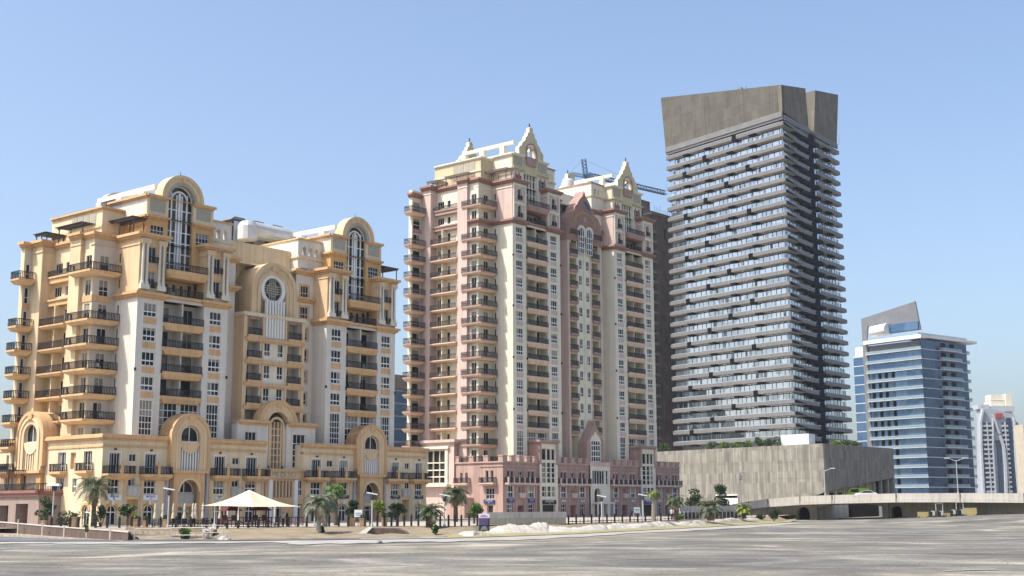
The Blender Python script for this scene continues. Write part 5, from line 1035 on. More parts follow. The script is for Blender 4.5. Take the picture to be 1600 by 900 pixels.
# ================================================================ ground
def smooth(t): t = max(0, min(1, t)); return t*t*(3-2*t)
def rise(x, y): return 1.55*smooth((x-60)/42)*smooth((y-95)/140)
PXB = [(-300, 128), (0, 128), (350, 126), (700, 132), (800, 140), (900, 150), (1000, 168), (1100, 190), (1200, 222), (1240, 240), (1700, 236)]    # edge of the lot
PXE = [(-300, 146), (0, 146), (300, 144), (345, 138), (400, 142), (480, 147), (740, 148), (760, 158), (900, 168), (1000, 186), (1100, 212), (1200, 250), (1236, 282), (1300, 300), (1700, 275)]   # edge of the paving
def curve(tab, px):
    for (a, u), (b, v) in zip(tab, tab[1:]):
        if a <= px <= b: return u+(v-u)*(px-a)/(b-a)
    return tab[-1][1]
def pt_on(tab, px, z): y = curve(tab, px); p = at(px, y); return (p.x, p.y, z)
# ground material: compacted tarmac with sand drifts and tyre-drawn streaks
m = bpy.data.materials.new('lot_surface'); m.use_nodes = True; n = m.node_tree.nodes; l = m.node_tree.links; b = n['Principled BSDF']; b.inputs['Roughness'].default_value = .93; b.inputs['Specular IOR Level'].default_value = .15
tc = n.new('ShaderNodeTexCoord')
def noise(scale, mapping, det=6, dist=0.):
    mp = n.new('ShaderNodeMapping'); mp.inputs['Scale'].default_value = mapping; mp.inputs['Rotation'].default_value = (0, 0, radians(-6)); q = n.new('ShaderNodeTexNoise'); q.inputs['Scale'].default_value = scale; q.inputs['Detail'].default_value = det; q.inputs['Distortion'].default_value = dist
    l.new(tc.outputs['Object'], mp.inputs[0]); l.new(mp.outputs[0], q.inputs['Vector']); return q
def ramp(src, stops):
    r = n.new('ShaderNodeValToRGB'); e = r.color_ramp.elements
    while len(e) < len(stops): e.new(.5)
    for i, (p, c) in enumerate(stops): e[i].position = p; e[i].color = (*c, 1)
    l.new(src, r.inputs[0]); return r
def mixc(a, b_, fac, mode='MIX'):
    q = n.new('ShaderNodeMix'); q.data_type = 'RGBA'; q.blend_type = mode
    if isinstance(fac, float): q.inputs[0].default_value = fac
    else: l.new(fac, q.inputs[0])
    l.new(a, q.inputs[6]); l.new(b_, q.inputs[7]); return q.outputs[2]
n1 = noise(.10, (.85, 1, 1), 12, 1.6); n2 = noise(.6, (.5, 1, 1), 10, .8); n3 = noise(4, (.6, 1, 1), 8); n4 = noise(.045, (.45, 1, 1), 7, .8); n5 = noise(9, (1, 1, 1), 6)
c1 = ramp(n1.outputs[0], [(.30, (.14, .134, .12)), (.45, (.18, .171, .15)), (.56, (.245, .23, .196)), (.70, (.41, .38, .32))])
c2 = ramp(n2.outputs[0], [(.30, (.74, .74, .76)), (.55, (1, 1, 1)), (.72, (1.18, 1.16, 1.12))]); c3 = ramp(n3.outputs[0], [(.3, (.72, .71, .70)), (.6, (1.08, 1.08, 1.08))]); c4 = ramp(n4.outputs[0], [(.38, (.74, .77, .82)), (.52, (.98, .98, .97)), (.64, (1.32, 1.26, 1.14))]); c5 = ramp(n5.outputs[0], [(.35, (.7, .7, .7)), (.65, (1.15, 1.15, 1.15))])
o_ = mixc(c1.outputs[0], c2.outputs[0], 1., 'MULTIPLY'); o_ = mixc(o_, c3.outputs[0], 1., 'MULTIPLY'); o_ = mixc(o_, c4.outputs[0], 1., 'MULTIPLY'); o_ = mixc(o_, c5.outputs[0], .6, 'MULTIPLY'); l.new(o_, b.inputs['Base Color'])
bp = n.new('ShaderNodeBump'); bp.inputs['Strength'].default_value = .5; bp.inputs['Distance'].default_value = .05; l.new(n3.outputs[0], bp.inputs['Height']); l.new(bp.outputs[0], b.inputs['Normal']); MT['lot_surface'] = m
mat('road_grey', (.15, .155, .165), .9, .15, .5); mat('verge_grey', (.30, .31, .29), .95, .15, .4)
mat('sand_bank', (.27, .215, .14), .95, .18, .5, col2=(.18, .15, .105), bump=.6); mat('white_sand', (.50, .465, .40), .95, .12, .5, col2=(.34, .31, .265), bump=1.)
mat('yellow_sand', (.62, .50, .30), var=.1, scale=1); mat('strip_sand', (.38, .36, .325), .95, .12, .35, col2=(.24, .23, .21)); mat('dry_grass', (.25, .24, .11), .95, .2, .5, col2=(.30, .26, .17), bump=.5); mat('paving', (.42, .37, .31), .9, .12, .6); mat('far_sand', (.40, .36, .30), .95, .1, .02)

g = MB(); xs = [-6000, -2000, -700, -300]+list(range(-160, 200, 8))+[260, 400, 800, 2000, 6000]; ys = [-300, -50]+list(range(0, 330, 6))+[400, 600, 1200, 3000, 9000]
I = {}
for i, x in enumerate(xs):
    for j, y in enumerate(ys):
        I[i, j] = len(g.v); w = .012*math.sin(x*.11+y*.05)*math.sin(y*.07) if 10 < y < 300 and abs(x) < 200 else 0; g.v.append((x, y, rise(x, y)+w-.03))
g.mi('lot_surface')
for i in range(len(xs)-1):
    for j in range(len(ys)-1): g.f.append((I[i, j], I[i+1, j], I[i+1, j+1], I[i, j+1])); g.m.append(0)
o = g.build('ground', smooth=True); o['kind'] = 'structure'
def strip(name, t0, t1, px0, px1, z0, z1, mt, off0=0, off1=0, n_=80, bump_=0, kind='structure', nz=1, jit=0):
    g = MB()
    for i in range(n_+1):
        px = px0+(px1-px0)*i/n_; a = Vector(pt_on(t0, px, z0)); a.y += off0+jit*(sin(px*.021)+.6*sin(px*.057+2)+.5*sin(px*.131)); c = Vector(pt_on(t1, px, z1)); c.y += off1
        for j in range(nz+1):
            t = j/nz; p = a.lerp(c, t); e = bump_*math.sin(px*.13+j*2)*math.sin(px*.031+j)*(1 if 0 < j < nz else .2); g.v.append((p.x, p.y, p.z+e+rise(p.x, p.y)*.98))
    g.mi(mt)
    for i in range(n_):
        for j in range(nz): q = i*(nz+1)+j; g.f.append((q, q+nz+1, q+nz+2, q+1)); g.m.append(0)
    o = g.build(name, smooth=nz > 1); o['kind'] = kind; return o
strip('roadside_strip', PXB, PXB, 480, 1235, .02, .03, 'strip_sand', -12, -.3, n_=220, jit=1.8); strip('roadside_strip', PXB, PXB, -300, 484, .02, .03, 'strip_sand', -7, -.3, n_=160, jit=1.2)
strip('service_road', PXB, PXB, 196, 560, .085, .09, 'road_grey', -.1, 5.5); strip('verge', PXB, PXB, 556, 760, .085, .09, 'verge_grey', -.1, 5.5)
PXW = [(-300, 152), (-60, 150.4), (0, 150.3), (90, 138.3), (170, 131.3), (204, 129.4), (1700, 129.4)]
strip('side_road', PXB, PXW, -300, 202, .09, .16, 'road_grey', -.1, -2.3); strip('paved_slope', PXW, PXE, -300, 202, .72, 1.02, 'cobble', .2, .4)
strip('sand_bank', PXB, PXE, 200, 742, .10, 1.02, 'sand_bank', 4.5, .4, nz=6, bump_=.1); strip('grass_verge', PXB, PXE, 700, 1232, .09, .35, 'dry_grass', -.1, -8, nz=3, bump_=.05); strip('bank_path', PXE, PXE, 735, 1215, .30, 1.0, 'sand_bank', -9, .6, nz=4, bump_=.05)
g = MB(); n_ = 70; top = [pt_on(PXE, -300+2000*i/n_, 1.03) for i in range(n_+1)]
for (x0, y0, z), (x1, y1, z_) in zip(top, top[1:]): g.face([(x0, y0, 1.03+rise(x0, y0)*.2), (x1, y1, 1.03+rise(x1, y1)*.2), (x1*1.35, 560, 1.03), (x0*1.35, 560, 1.03)], 'paving')
o = g.build('plaza', None); o['kind'] = 'structure'
# sand mounds
def mound(name, px0, px1, Yoff, h, label, seed):
    rnd = random.Random(seed); g = MB(); nx, ny = 150, 20; ph = [rnd.uniform(0, 6) for _ in range(4)]; W_ = 9
    for i in range(nx+1):
        t = i/nx; px = px0+(px1-px0)*t; yc = curve(PXE, px)-9+Yoff; prof = h(t)
        for j in range(ny+1):
            s_ = j/ny*2-1; k_ = max(0, 1-abs(s_)**1.7); z = .6*prof*k_*(1+.22*math.sin(px*.09+ph[0]+s_*2)+.07*math.sin(px*.31+ph[1]+s_*5)+.04*math.sin(px*.8+s_*9)); w = W_*(.5+.5*min(1, prof))/2; p = at(px, yc+s_*w); g.v.append((p.x, p.y, .12+z+rise(p.x, p.y)*.8))
    g.mi('white_sand')
    for i in range(nx):
        for j in range(ny): q = i*(ny+1)+j; g.f.append((q, q+ny+1, q+ny+2, q+1)); g.m.append(0)
    o = g.build(name, smooth=True); tag(o, label, 'sand mound', 'white sand mounds in front of the paving')
mound('sand_mound', 714, 758, 1.5, lambda t: 1.0*sin(pi*t)**.7, 'low white sand mound left of the poster stand', 1)
mound('sand_mound', 752, 960, 0, lambda t: (1.5*sin(pi*min(1, t*1.9))**.6 if t < .5 else 0)+1.0*smooth((t-.25)*5)*smooth((1-t)*12), 'longest white sand mound running in front of the grey panelled wall', 2)
mound('sand_mound', 930, 1120, 1, lambda t: (1.25+.35*math.sin(t*17))*smooth(t*7)*smooth((1-t)*6), 'wavy white sand mound in front of the pink podium end', 3)
mound('sand_mound', 1085, 1212, 3, lambda t: (1.5+.3*math.sin(t*11+2))*sin(pi*t)**.6, 'white sand mound nearest the bridge', 4)
mound('sand_mound', 1070, 1106, -2.5, lambda t: .9*sin(pi*t)**.8, 'small grey heap in front of the wavy sand mound', 5)

# ================================================================ walls, fence, railings at the edge
k = MB()
pts = [(-60, 150, .75, 1.95), (0, 150, .55, 1.65), (90, 138, .3, 1.25), (170, 131, .1, .98), (202, 129, .05, .82)]
for (a, ya, za, zb), (c, yc, zc, zd) in zip(pts, pts[1:]):
    p, q = at(a, ya), at(c, yc); k.hexa([(p.x, p.y, za-.6), (q.x, q.y, zc-.6), (q.x, q.y+.4, zc-.6), (p.x, p.y+.4, za-.6), (p.x, p.y, zb), (q.x, q.y, zd), (q.x, q.y+.4, zd), (p.x, p.y+.4, zb)], 'retaining')
    k.hexa([(p.x, p.y-.08, zb), (q.x, q.y-.08, zd), (q.x, q.y+.48, zd), (p.x, p.y+.48, zb), (p.x, p.y-.08, zb+.1), (q.x, q.y-.08, zd+.1), (q.x, q.y+.48, zd+.1), (p.x, p.y+.48, zb+.1)], 'pale_edge')
    k.hexa([(p.x, p.y-2.4, za-.7), (q.x, q.y-2.2, zc-.7), (q.x, q.y-.02, zc-.7), (p.x, p.y-.02, za-.7), (p.x, p.y-2.2, za), (q.x, q.y-2.1, zc), (q.x, q.y-.02, zc), (p.x, p.y-.02, za)], 'cobble')
o = k.build('retaining_wall'); tag(o, 'long dark brown ramp wall with pale coping, lower left', 'wall')
for i, (px, y, zb) in enumerate(((30, 144, .5), (68, 139, .4), (102, 134.5, .2), (137, 131.5, .1), (174, 129, .02))):
    k = MB(); k.box(-.06, .06, -.06, .06, 0, 1.45-.1*i, 'pale_edge'); k.box(-.08, .08, -.08, .08, 1.45-.1*i, 1.52-.1*i, 'pale_edge'); p = at(px, y); o = k.build('wall_post', loc=(p.x, p.y, zb))
    tag(o, f"pale post in front of the brown ramp wall, {['first', 'second', 'third', 'fourth', 'fifth'][i]} from the left", 'post', 'pale posts along the ramp wall')
k = MB(); p, q = at(198, 139), at(335, 134)
for z0, z1, dy, mt_ in ((.05, .55, -2.2, 'retaining'), (.5, .9, -.9, 'cobble'), (.85, 1.25, 0, 'sand_bank')): k.hexa([(p.x, p.y+dy, -.1), (q.x, q.y+dy, -.1), (q.x, q.y+dy+1.6, -.1), (p.x, p.y+dy+1.6, -.1), (p.x, p.y+dy, z1), (q.x, q.y+dy, z1-.25), (q.x, q.y+dy+1.6, z1-.25), (p.x, p.y+dy+1.6, z1)], mt_); 
o = k.build('stepped_wall'); tag(o, 'low stepped brown garden wall beneath the cafe parasols', 'wall')
for i, (a, c, ya, yc, z) in enumerate(((212, 268, 130.5, 130.2, .45), (270, 318, 129.6, 129.2, .55), (318, 350, 130.5, 131, .75))):
    k = MB(); p, q = at(a, ya), at(c, yc); P_ = lambda t, zz: (p.x+(q.x-p.x)*t, p.y+(q.y-p.y)*t, zz)
    for t in (0, 1): k.tube(P_(t, -.02), P_(t, z+.75), .045, .045, 'pale_edge', 5)
    for zz in (z, z+.72): k.tube(P_(0, zz), P_(1, zz), .035, .035, 'pale_edge', 5)
    o = k.build('pipe_railing'); tag(o, ['pale pipe railing left of the bright green bush, below the parasols', 'pale pipe railing behind the bright green bush', 'short pale railing just right of the white flowering bush'][i], 'railing', 'pale pipe railings at the lot edge')
def bollard(px, y, z, h, lab):
    k = MB(); k.box(-.11, .11, -.11, .11, 0, h*.82, 'iron'); k.lathe((0, 0, h*.82), [(.17, 0), (.17, .06), (.08, .12), (.13, .24), (.02, .32)], 'iron', 7); p = at(px, y)
    o = k.build('bollard', loc=(p.x, p.y, z)); tag(o, lab, 'bollard', 'dark bollards along the edge of the paving'); return o
bl = [(px, 146.5, .98) for px in (82, 97, 111, 124, 138, 151, 169, 188, 207, 219, 231)]+[(px, 146, .95) for px in (252, 276, 299)]+[(324, 143, .8), (341, 139, .5), (356, 139, .5), (373, 140.5, .55), (389, 142, .6), (404, 143.4, .68), (420, 144.5, .75), (436, 145.6, .82), (452, 146.4, .88), (466, 147.1, .93), (480, 148, .97)]
bl += [(px, 148.5, 1.0) for px in (500, 515, 530, 545, 571, 579, 590, 601, 612, 622, 632, 643, 654, 667)]+[(px, 146+(px-680)*.05, .98) for px in (688, 701, 711, 721, 733, 746)]
bl += [(px, curve(PXE, px)-.6, .75) for px in range(888, 1066, 12)]
for px, y, z in bl:
    near = 'left of the tent' if px < 320 else 'before the tent' if px < 490 else 'behind the brown ramp' if px < 680 else 'left of the poster stand' if px < 760 else 'before the pink podium'
    same = sorted(q[0] for q in bl if (q[0] < 320, 320 <= q[0] < 490, 490 <= q[0] < 680, 680 <= q[0] < 760, q[0] >= 760) == (px < 320, 320 <= px < 490, 490 <= px < 680, 680 <= px < 760, px >= 760)); r = same.index(px)+1
    od = ['first', 'second', 'third', 'fourth', 'fifth', 'sixth', 'seventh', 'eighth', 'ninth', 'tenth', 'eleventh', 'twelfth', 'thirteenth', 'fourteenth', 'fifteenth'][r-1]
    bollard(px, y, z, 1.25 if px < 800 else 1.35, f'dark bollard {near}, {od} from left in its row')
# rope-like low fence rails on the pink side
k = MB(); pr = None
for px in range(888, 1063, 6):
    p = Vector(pt_on(PXE, px, 1.25)); p.y -= .6
    if pr is not None: k.tube(pr, p, .05, .05, 'iron_soft', 4); k.tube(pr-Vector((0, 0, .4)), p-Vector((0, 0, .4)), .05, .05, 'iron_soft', 4)
    k.tube((p.x, p.y, .7), (p.x, p.y, 1.5), .03, .03, 'iron_soft', 4); pr = p
o = k.build('iron_fence'); tag(o, 'low dark iron fence in front of the pink podium shops', 'fence')
k = MB(); pr = None
for px in list(range(1062, 1156, 3)):
    p = at(px, 206+(px-1062)*.28); p.z = 2.2
    k.box(p.x-.28, p.x+.28, p.y-.1, p.y+.1, 1.0, 2.1, 'iron_soft') if px % 2 else k.box(p.x-.12, p.x+.12, p.y-.1, p.y+.1, 1.0, 2.3, 'concrete_light'); pr = p
p, q = at(1062, 207), at(1158, 233); k.hexa([(p.x, p.y+.2, 2.1), (q.x, q.y+.2, 2.1), (q.x, q.y+1, 2.1), (p.x, p.y+1, 2.1), (p.x, p.y+.2, 3.1), (q.x, q.y+.2, 3.1), (q.x, q.y+1, 3.1), (p.x, p.y+1, 3.1)], 'concrete_light')
o = k.build('promenade_fence'); tag(o, 'pale promenade wall with dark openings below the concrete podium, behind the spreading palm', 'fence')
k = MB(); p, q = at(760, 160), at(885, 166); n_ = 8
for i in range(n_):
    a, c = p.lerp(q, i/n_), p.lerp(q, (i+1)/n_); t = (q-p).normalized(); nn = Vector((-t.y, t.x, 0))
    def sg(u, v, z0, z1, d0, d1, mt_): s0, s1 = a.lerp(c, u), a.lerp(c, v); k.hexa([tuple(w+Vector((0, 0, z))) for z in (z0, z1) for w in (s0+nn*d0, s1+nn*d0, s1+nn*d1, s0+nn*d1)], mt_)
    sg(.06, .94, .95, 1.75, 0, .1, 'shutter'); sg(-.03, .06, .8, 1.95, -.08, .18, 'concrete_light'); sg(.0, 1, 1.75, 2.5, -.05, .3, 'concrete_light'); sg(.0, 1, .4, .95, -.05, .12, 'retaining')
o = k.build('panelled_wall'); tag(o, 'pale grey wall with recessed square panels behind the longest sand mound', 'wall')
k = MB(); p, q = at(570, 139), at(628, 139)
k.hexa([(p.x-.2, p.y, .05), (q.x+1.6, q.y, .05), (q.x+1.6, q.y+4, .05), (p.x-.2, p.y+4, .05), (p.x+.6, p.y, 1.0), (q.x-.6, q.y, .95), (q.x-.6, q.y+4, .95), (p.x+.6, p.y+4, 1.0)], 'retaining'); k.hexa([(p.x-1.3, p.y-.3, .03), (p.x-.2, p.y-.3, .03), (p.x-.2, p.y+.4, .03), (p.x-1.3, p.y+.4, .03), (p.x+.4, p.y-.3, 1.1), (p.x+.9, p.y-.3, 1.1), (p.x+.9, p.y+.4, 1.1), (p.x+.4, p.y+.4, 1.1)], 'white_trim')
o = k.build('ramp'); tag(o, 'dark brown sloping ramp with a white edge at the road, left of the pale palm', 'ramp')

# ================================================================ road bridge
BR = [(1118, 300, 2.3), (1140, 296, 3.3), (1170, 290, 4.0), (1200, 284, 4.5), (1250, 275, 4.95), (1300, 267, 5.15), (1400, 256, 5.35), (1500, 248, 5.3), (1600, 241, 5.15), (1720, 234, 4.9)]
br = empty('road_bridge', (0, 0, 0), label='low pale concrete road bridge with arched abutments crossing at right', cat='bridge')
bp_ = [(at(x, y), z) for x, y, z in BR]; k = MB(); w_ = MB()
for (p, z0), (q, z1) in zip(bp_, bp_[1:]):
    t = (q-p).normalized(); nn = Vector((-t.y, t.x, 0)); nn = nn if nn.y > 0 else -nn; th = 1.05
    def sl_(d0, d1, a, c, mt_, mb=k, a0=None): mb.hexa([tuple(v) for v in (p+nn*d0+Vector((0, 0, z0+a)), q+nn*d0+Vector((0, 0, z1+a)), q+nn*d1+Vector((0, 0, z1+a)), p+nn*d1+Vector((0, 0, z0+a)), p+nn*d0+Vector((0, 0, z0+c)), q+nn*d0+Vector((0, 0, z1+c)), q+nn*d1+Vector((0, 0, z1+c)), p+nn*d1+Vector((0, 0, z0+c)))], mt_)
    sl_(.25, 12, -1.75, -.9, 'bridge_wall'); sl_(.0, .3, -1.0, 0, 'bridge_face', w_); sl_(-.12, .35, -1.75, -1.003, 'bridge_face', w_); k.hexa([tuple(p+nn*dd+t*tt+Vector((0, 0, z0+zz))) for zz in (-1.7, .0) for dd, tt in ((-.14, 0), (-.14, .18), (.1, .18), (.1, 0))], 'retaining'); sl_(11.7, 12, -.9, -.1, 'bridge_face', w_); sl_(.3, 11.7, -.9, -.85, 'road_grey')
k.build('deck', br); w_.build('parapet', br)
# wall below, straight along the bridge; arched openings and one wide span
w0, w1 = at(1150, 296.5), at(1720, 236); w0 = at(1172, 291.5); Ld = (w1-w0).length; D_ = (w1-w0)/Ld; N_ = Vector((D_.y, -D_.x, 0)); N_ = N_ if N_.y < 0 else -N_
FB = Skew(w0, D_, N_)
def sx(px, z=1.0):     # distance along the wall whose point shows at column px
    lo, hi = 0, Ld
    for _ in range(40):
        md = (lo+hi)/2; p = w0+D_*md; c_ = 801.5+p.x/(p.y*.000493)
        if c_ < px: lo = md
        else: hi = md
    return lo
s1, s2, s3, s4, s5, s6 = [sx(v) for v in (1245, 1265, 1276, 1381, 1392, 1409)]
def zt_at(s):
    p = w0+D_*s; c_ = 801.5+p.x/(p.y*.000493)
    for (x0, y0, z0), (x1, y1, z1) in zip(BR, BR[1:]):
        if x0 <= c_ <= x1: return z0+(z1-z0)*(c_-x0)/(x1-x0)-1.3
    return 3
k = MB()
def wseg(a, c, n_=1, zb=-.6):
    for i in range(n_): u, v = a+(c-a)*i/n_, a+(c-a)*(i+1)/n_; k.prism(FB, [(u, zb), (v, zb), (v, zt_at(v)), (u, zt_at(u))], 0, -.8, 'bridge_wall')
wseg(0, s1, 3); k.build('abutment', br); k = MB(); wseg(s2, s3); k.build('abutment', br); k = MB(); wseg(s4, s5); k.build('abutment', br); k = MB(); wseg(s6, Ld-.5, 8); k.build('abutment', br)
for a, c, zc in ((s1, s2, 1.2), (s5, s6, 1.75)):
    k = MB(); cc, r = (a+c)/2, (c-a)/2; k.fbox(FB, a-.5, c+.5, -.6, 3.2, -2.6, -2.4, 'dark_void'); k.fbox(FB, a-.5, a-.3, -.6, 3.2, -2.4, -.8, 'dark_void'); k.fbox(FB, c+.3, c+.5, -.6, 3.2, -2.4, -.8, 'dark_void')  # near-black boxes added behind each arch, painting its depth as shade
    for j in range(10):
        t0, t1 = pi*j/10, pi*(j+1)/10; x0, x1 = cc+r*cos(t1), cc+r*cos(t0); k.prism(FB, [(x0, zc+r*sin(t1)*.95), (x1, zc+r*sin(t0)*.95), (x1, zt_at(x1)), (x0, zt_at(x0))], 0, -.8, 'bridge_wall')
    k.ring(FB, cc, zc, r, r+.35, 0, .12, 'bridge_face', n=14, leg=2.4); k.build('arched_opening', br)
for a, c in ((s2+.5, s3+.2), (s4-.3, s5-.4)): k = MB(); k.fbox(FB, a, c, -.6, zt_at(c), 0, .35, 'bridge_face'); k.build('pier', br)
k = MB(); n_ = 14
for i in range(n_): u, v = s3+(s4-s3)*i/n_, s3+(s4-s3)*(i+1)/n_; arc_ = lambda s_: zt_at(s_)-.35-.95*((s_-(s3+s4)/2)/((s4-s3)/2))**2; k.prism(FB, [(u, arc_(u)), (v, arc_(v)), (v, zt_at(v)+.2), (u, zt_at(u)+.2)], .1, -.7, 'bridge_face')
k.build('arch_beam', br); k = MB(); k.fbox(FB, s1-3, s6+4, -.6, 4.2, -12.5, -12, 'dark_void'); k.fbox(FB, s3, s3+.4, -.6, 4, -12, -.8, 'bridge_wall'); k.fbox(FB, s4-.4, s4, -.6, 4, -12, -.8, 'bridge_wall'); k.fbox(FB, s3+9, s3+11.5, -.6, 3.3, -11.9, -10, 'grey_panel'); k.fbox(FB, s3+12.2, s4-2, .6, 2.6, -11.9, -11.2, 'concrete'); k.build('underpass', br)  # near-black back sheet puts the shade under the span into colour
for i, (a, c, h, mt_, lab) in enumerate(((1433, 1452, 1.15, 'yellow_board', 'low yellowish board against the bridge wall, nearest the round arch'), (1475, 1488, .7, 'yellow_board', 'lowest small board between the two white machines'), (1506, 1528, 1.5, 'yellow_board', 'tallest yellowish board against the bridge wall'))):
    p, q = at(a, 251-i*3), at(c, 250-i*3); k = MB(); z = rise(p.x, p.y); k.box(0, (q-p).x, -.1, .1, .1, h, mt_); k.box(.1, .25, -.2, .3, 0, .4, 'bark'); k.box((q-p).x-.25, (q-p).x-.1, -.2, .3, 0, .4, 'bark'); o = k.build('site_board', loc=(p.x, p.y, z)); tag(o, lab, 'board', 'boards leaning on the bridge wall')
mat('machine_white', (.5, .5, .49), var=.1)
for i, px in enumerate((1464, 1496)):
    p = at(px, 247); k = MB(); z = rise(p.x, p.y)
    for x in (-1.1, .5): k.box(x, x+.45, -.5, .5, .2, 1.2, 'machine_white'); k.box(x-.25, x+.0, -.45, .45, .3, 1.1, 'iron'); k.lathe((x+.3, -.5, .25), [(0, 0), (.3, 0), (.3, .1), (0, .1)], 'rubber', 8)
    for x in (-.3, 1.0): k.box(x, x+.06, -.1, .1, 1.1, 2.6, 'machine_white')
    k.box(-.3, 1.06, -.1, .1, 2.54, 2.6, 'machine_white'); k.box(-1.4, 1.2, -.4, .4, .1, .3, 'iron'); o = k.build('generator', loc=(p.x, p.y, z)); tag(o, ['white and black portable machine with a frame, left one of two by the bridge wall', 'white and black portable machine with a frame, right one of two by the bridge wall'][i], 'machine', 'portable machines by the bridge wall')

# ================================================================ plants
def leaf_cloud(mb, c, r, n_, mt, size, rnd, flat=1.0, up_bias=.0):
    for _ in range(n_):
        while True:
            v = Vector((rnd.uniform(-1, 1), rnd.uniform(-1, 1), rnd.uniform(-1, 1)))
            if .15 < v.length < 1: break
        v = v*(v.length**-.35); p = Vector(c)+Vector((v.x*r[0], v.y*r[1], v.z*r[2])); a = Vector((rnd.gauss(0, 1), rnd.gauss(0, 1), rnd.gauss(0, .6))).normalized(); b_ = a.cross(Vector((rnd.gauss(0, 1), rnd.gauss(0, 1), rnd.gauss(0, 1)))).normalized(); s_ = size*rnd.uniform(.6, 1.3)
        mb.face([p-a*s_-b_*s_*.35, p-a*s_*.1-b_*s_*.6, p+a*s_, p-a*s_*.1+b_*s_*.6], mt)
def tree(px, Y, z, h, w, mt, lab, cat='tree', name='tree', clumps=9, leaves=900, trunk=.35, mt2=None, size=.14, bark='bark', group=None, low=.35, seed=0):
    rnd = random.Random(int(px*7+seed)); p = at(px, Y); r = empty(name, (p.x, p.y, z), label=lab, cat=cat, group=group); t = MB(); c = MB()
    hb = h*low; t.tube((0, 0, -.2), (rnd.uniform(-.05, .05), 0, hb), trunk*.5, trunk*.36, bark, 8)
    for i in range(clumps):
        a = rnd.uniform(0, 6.28); rr = rnd.uniform(.1, .75)*w/2; zz = h*(low+.12)+(h*(.88-low))*rnd.random(); shrink = 1-.5*max(0, (zz/h-.6)/.4); cx, cy = cos(a)*rr*shrink, sin(a)*rr*shrink
        t.tube((0, 0, hb*.9), (cx, cy, zz), trunk*.22, trunk*.07, bark, 5)
        leaf_cloud(c, (cx, cy, zz), (w*.24, w*.24, h*.13), leaves//clumps, mt2 if (mt2 and rnd.random() < .4) else mt, size, rnd)
    t.build('trunk', r); c.build('crown', r); return r
def bush(px, Y, z, h, w, mt, lab, seed=0, mt2=None, n_=700, size=.12, cone=False, name='bush'):
    rnd = random.Random(int(px*3+seed)); p = at(px, Y); r = empty(name, (p.x, p.y, z), label=lab, cat='bush'); c = MB(); t = MB()
    for i in range(5): a = rnd.uniform(0, 6.3); t.tube((0, 0, -.1), (cos(a)*w*.25, sin(a)*w*.25, h*.6), .05, .02, 'bark', 5)
    for i in range(8):
        a = rnd.uniform(0, 6.28); zz = h*rnd.uniform(.2, .8); k_ = (1-zz/h)*1.2 if cone else 1; rr = rnd.uniform(0, .33)*w*k_; leaf_cloud(c, (cos(a)*rr, sin(a)*rr, zz), (w*.26*max(.4, k_), w*.26*max(.4, k_), h*.24), n_//8, mt2 if (mt2 and i % 3 == 0) else mt, size, rnd)
    t.build('stem', r); c.build('foliage', r); return r
def palm(px, Y, z, h, L, nf, lab, mt='leaf_palm', tr=.24, droop=1.0, seed=0, fan=False, dry=4, bark='palm_bark', up_=.9, name='palm_tree', mt2=None):
    rnd = random.Random(int(px*5+seed)); p = at(px, Y); r = empty(name, (p.x, p.y, z), label=lab, cat='palm tree', group='palms along the paving'); t = MB(); c = MB(); n_ = 9; lean = rnd.uniform(-.15, .15)
    for i in range(n_): z0, z1 = h*i/n_-.1, h*(i+1)/n_-.1; rr = tr*(1.15-.35*i/n_); t.tube((lean*(i/n_)**2, 0, z0), (lean*((i+1)/n_)**2, 0, z1), rr, rr*1.12, bark, 9)
    for i in range(14): a = rnd.uniform(0, 6.3); zz = h-rnd.uniform(0, .9); t.tube((lean+cos(a)*tr*.8, sin(a)*tr*.8, zz), (lean+cos(a)*tr*2, sin(a)*tr*2, zz+.35), .05, .03, bark, 4)
    for f in range(nf+dry):
        a = 2.399*f+rnd.uniform(-.2, .2); el = (up_*(1-f/nf)**.8*1.5-.15) if f < nf else -.9-rnd.random()*.4; LL_ = L*rnd.uniform(.85, 1.1)*(1 if f < nf else .7); m_ = (mt2 if mt2 and rnd.random() < .4 else mt) if f < nf else 'leaf_dry'; q = Vector((lean, 0, h)); seg = 9; d = Vector((cos(a)*cos(el), sin(a)*cos(el), sin(el))); sdv = Vector((-sin(a), cos(a), 0)); wd = (.46 if not fan else .25)*L/2.2
        for i in range(seg):
            t_ = i/seg; q2 = q+d*(LL_/seg); c.tube(q, q2, .03, .025, m_, 3, False)
            if not fan or i > 5:
                for s_ in (-1, 1):
                    for sub in (.0, .5):
                        if t_ < .1: continue
                        ww = wd*(1.25-abs(t_-.45)*1.2)*rnd.uniform(.8, 1.15)*(1.7 if fan else 1); o2 = q.lerp(q2, sub); tip = o2+sdv*s_*ww+d*ww*(.55 if not fan else .9)+Vector((0, 0, -.12*ww-.1*rnd.random())); e_ = d*(.075 if not fan else .13)
                        c.face([o2-e_*.6, o2+e_, tip+e_*.3, tip-e_*.15], m_)
            d = (d+Vector((0, 0, -.16*droop*(1+t_)))).normalized(); q = q2
    t.build('trunk', r); c.build('crown', r); return r
palm(147, 156, 1, 4.6, 2.9, 26, 'grey green date palm in front of the left podium corner, tallest palm at left', tr=.26, droop=1.1)
palm(499, 139, .3, 3.3, 2.1, 26, 'grey green palm with a pale trunk on the sandy bank right of the tent', 'leaf_grey', tr=.24, droop=1.2, bark='pale_bark', mt2='leaf_palm')
palm(508, 149, 1, 3.0, 2.0, 20, 'drooping dusty palm leaning behind the pale trunked palm right of the tent', 'leaf_grey', tr=.28, droop=1.7, bark='pale_bark', dry=8)
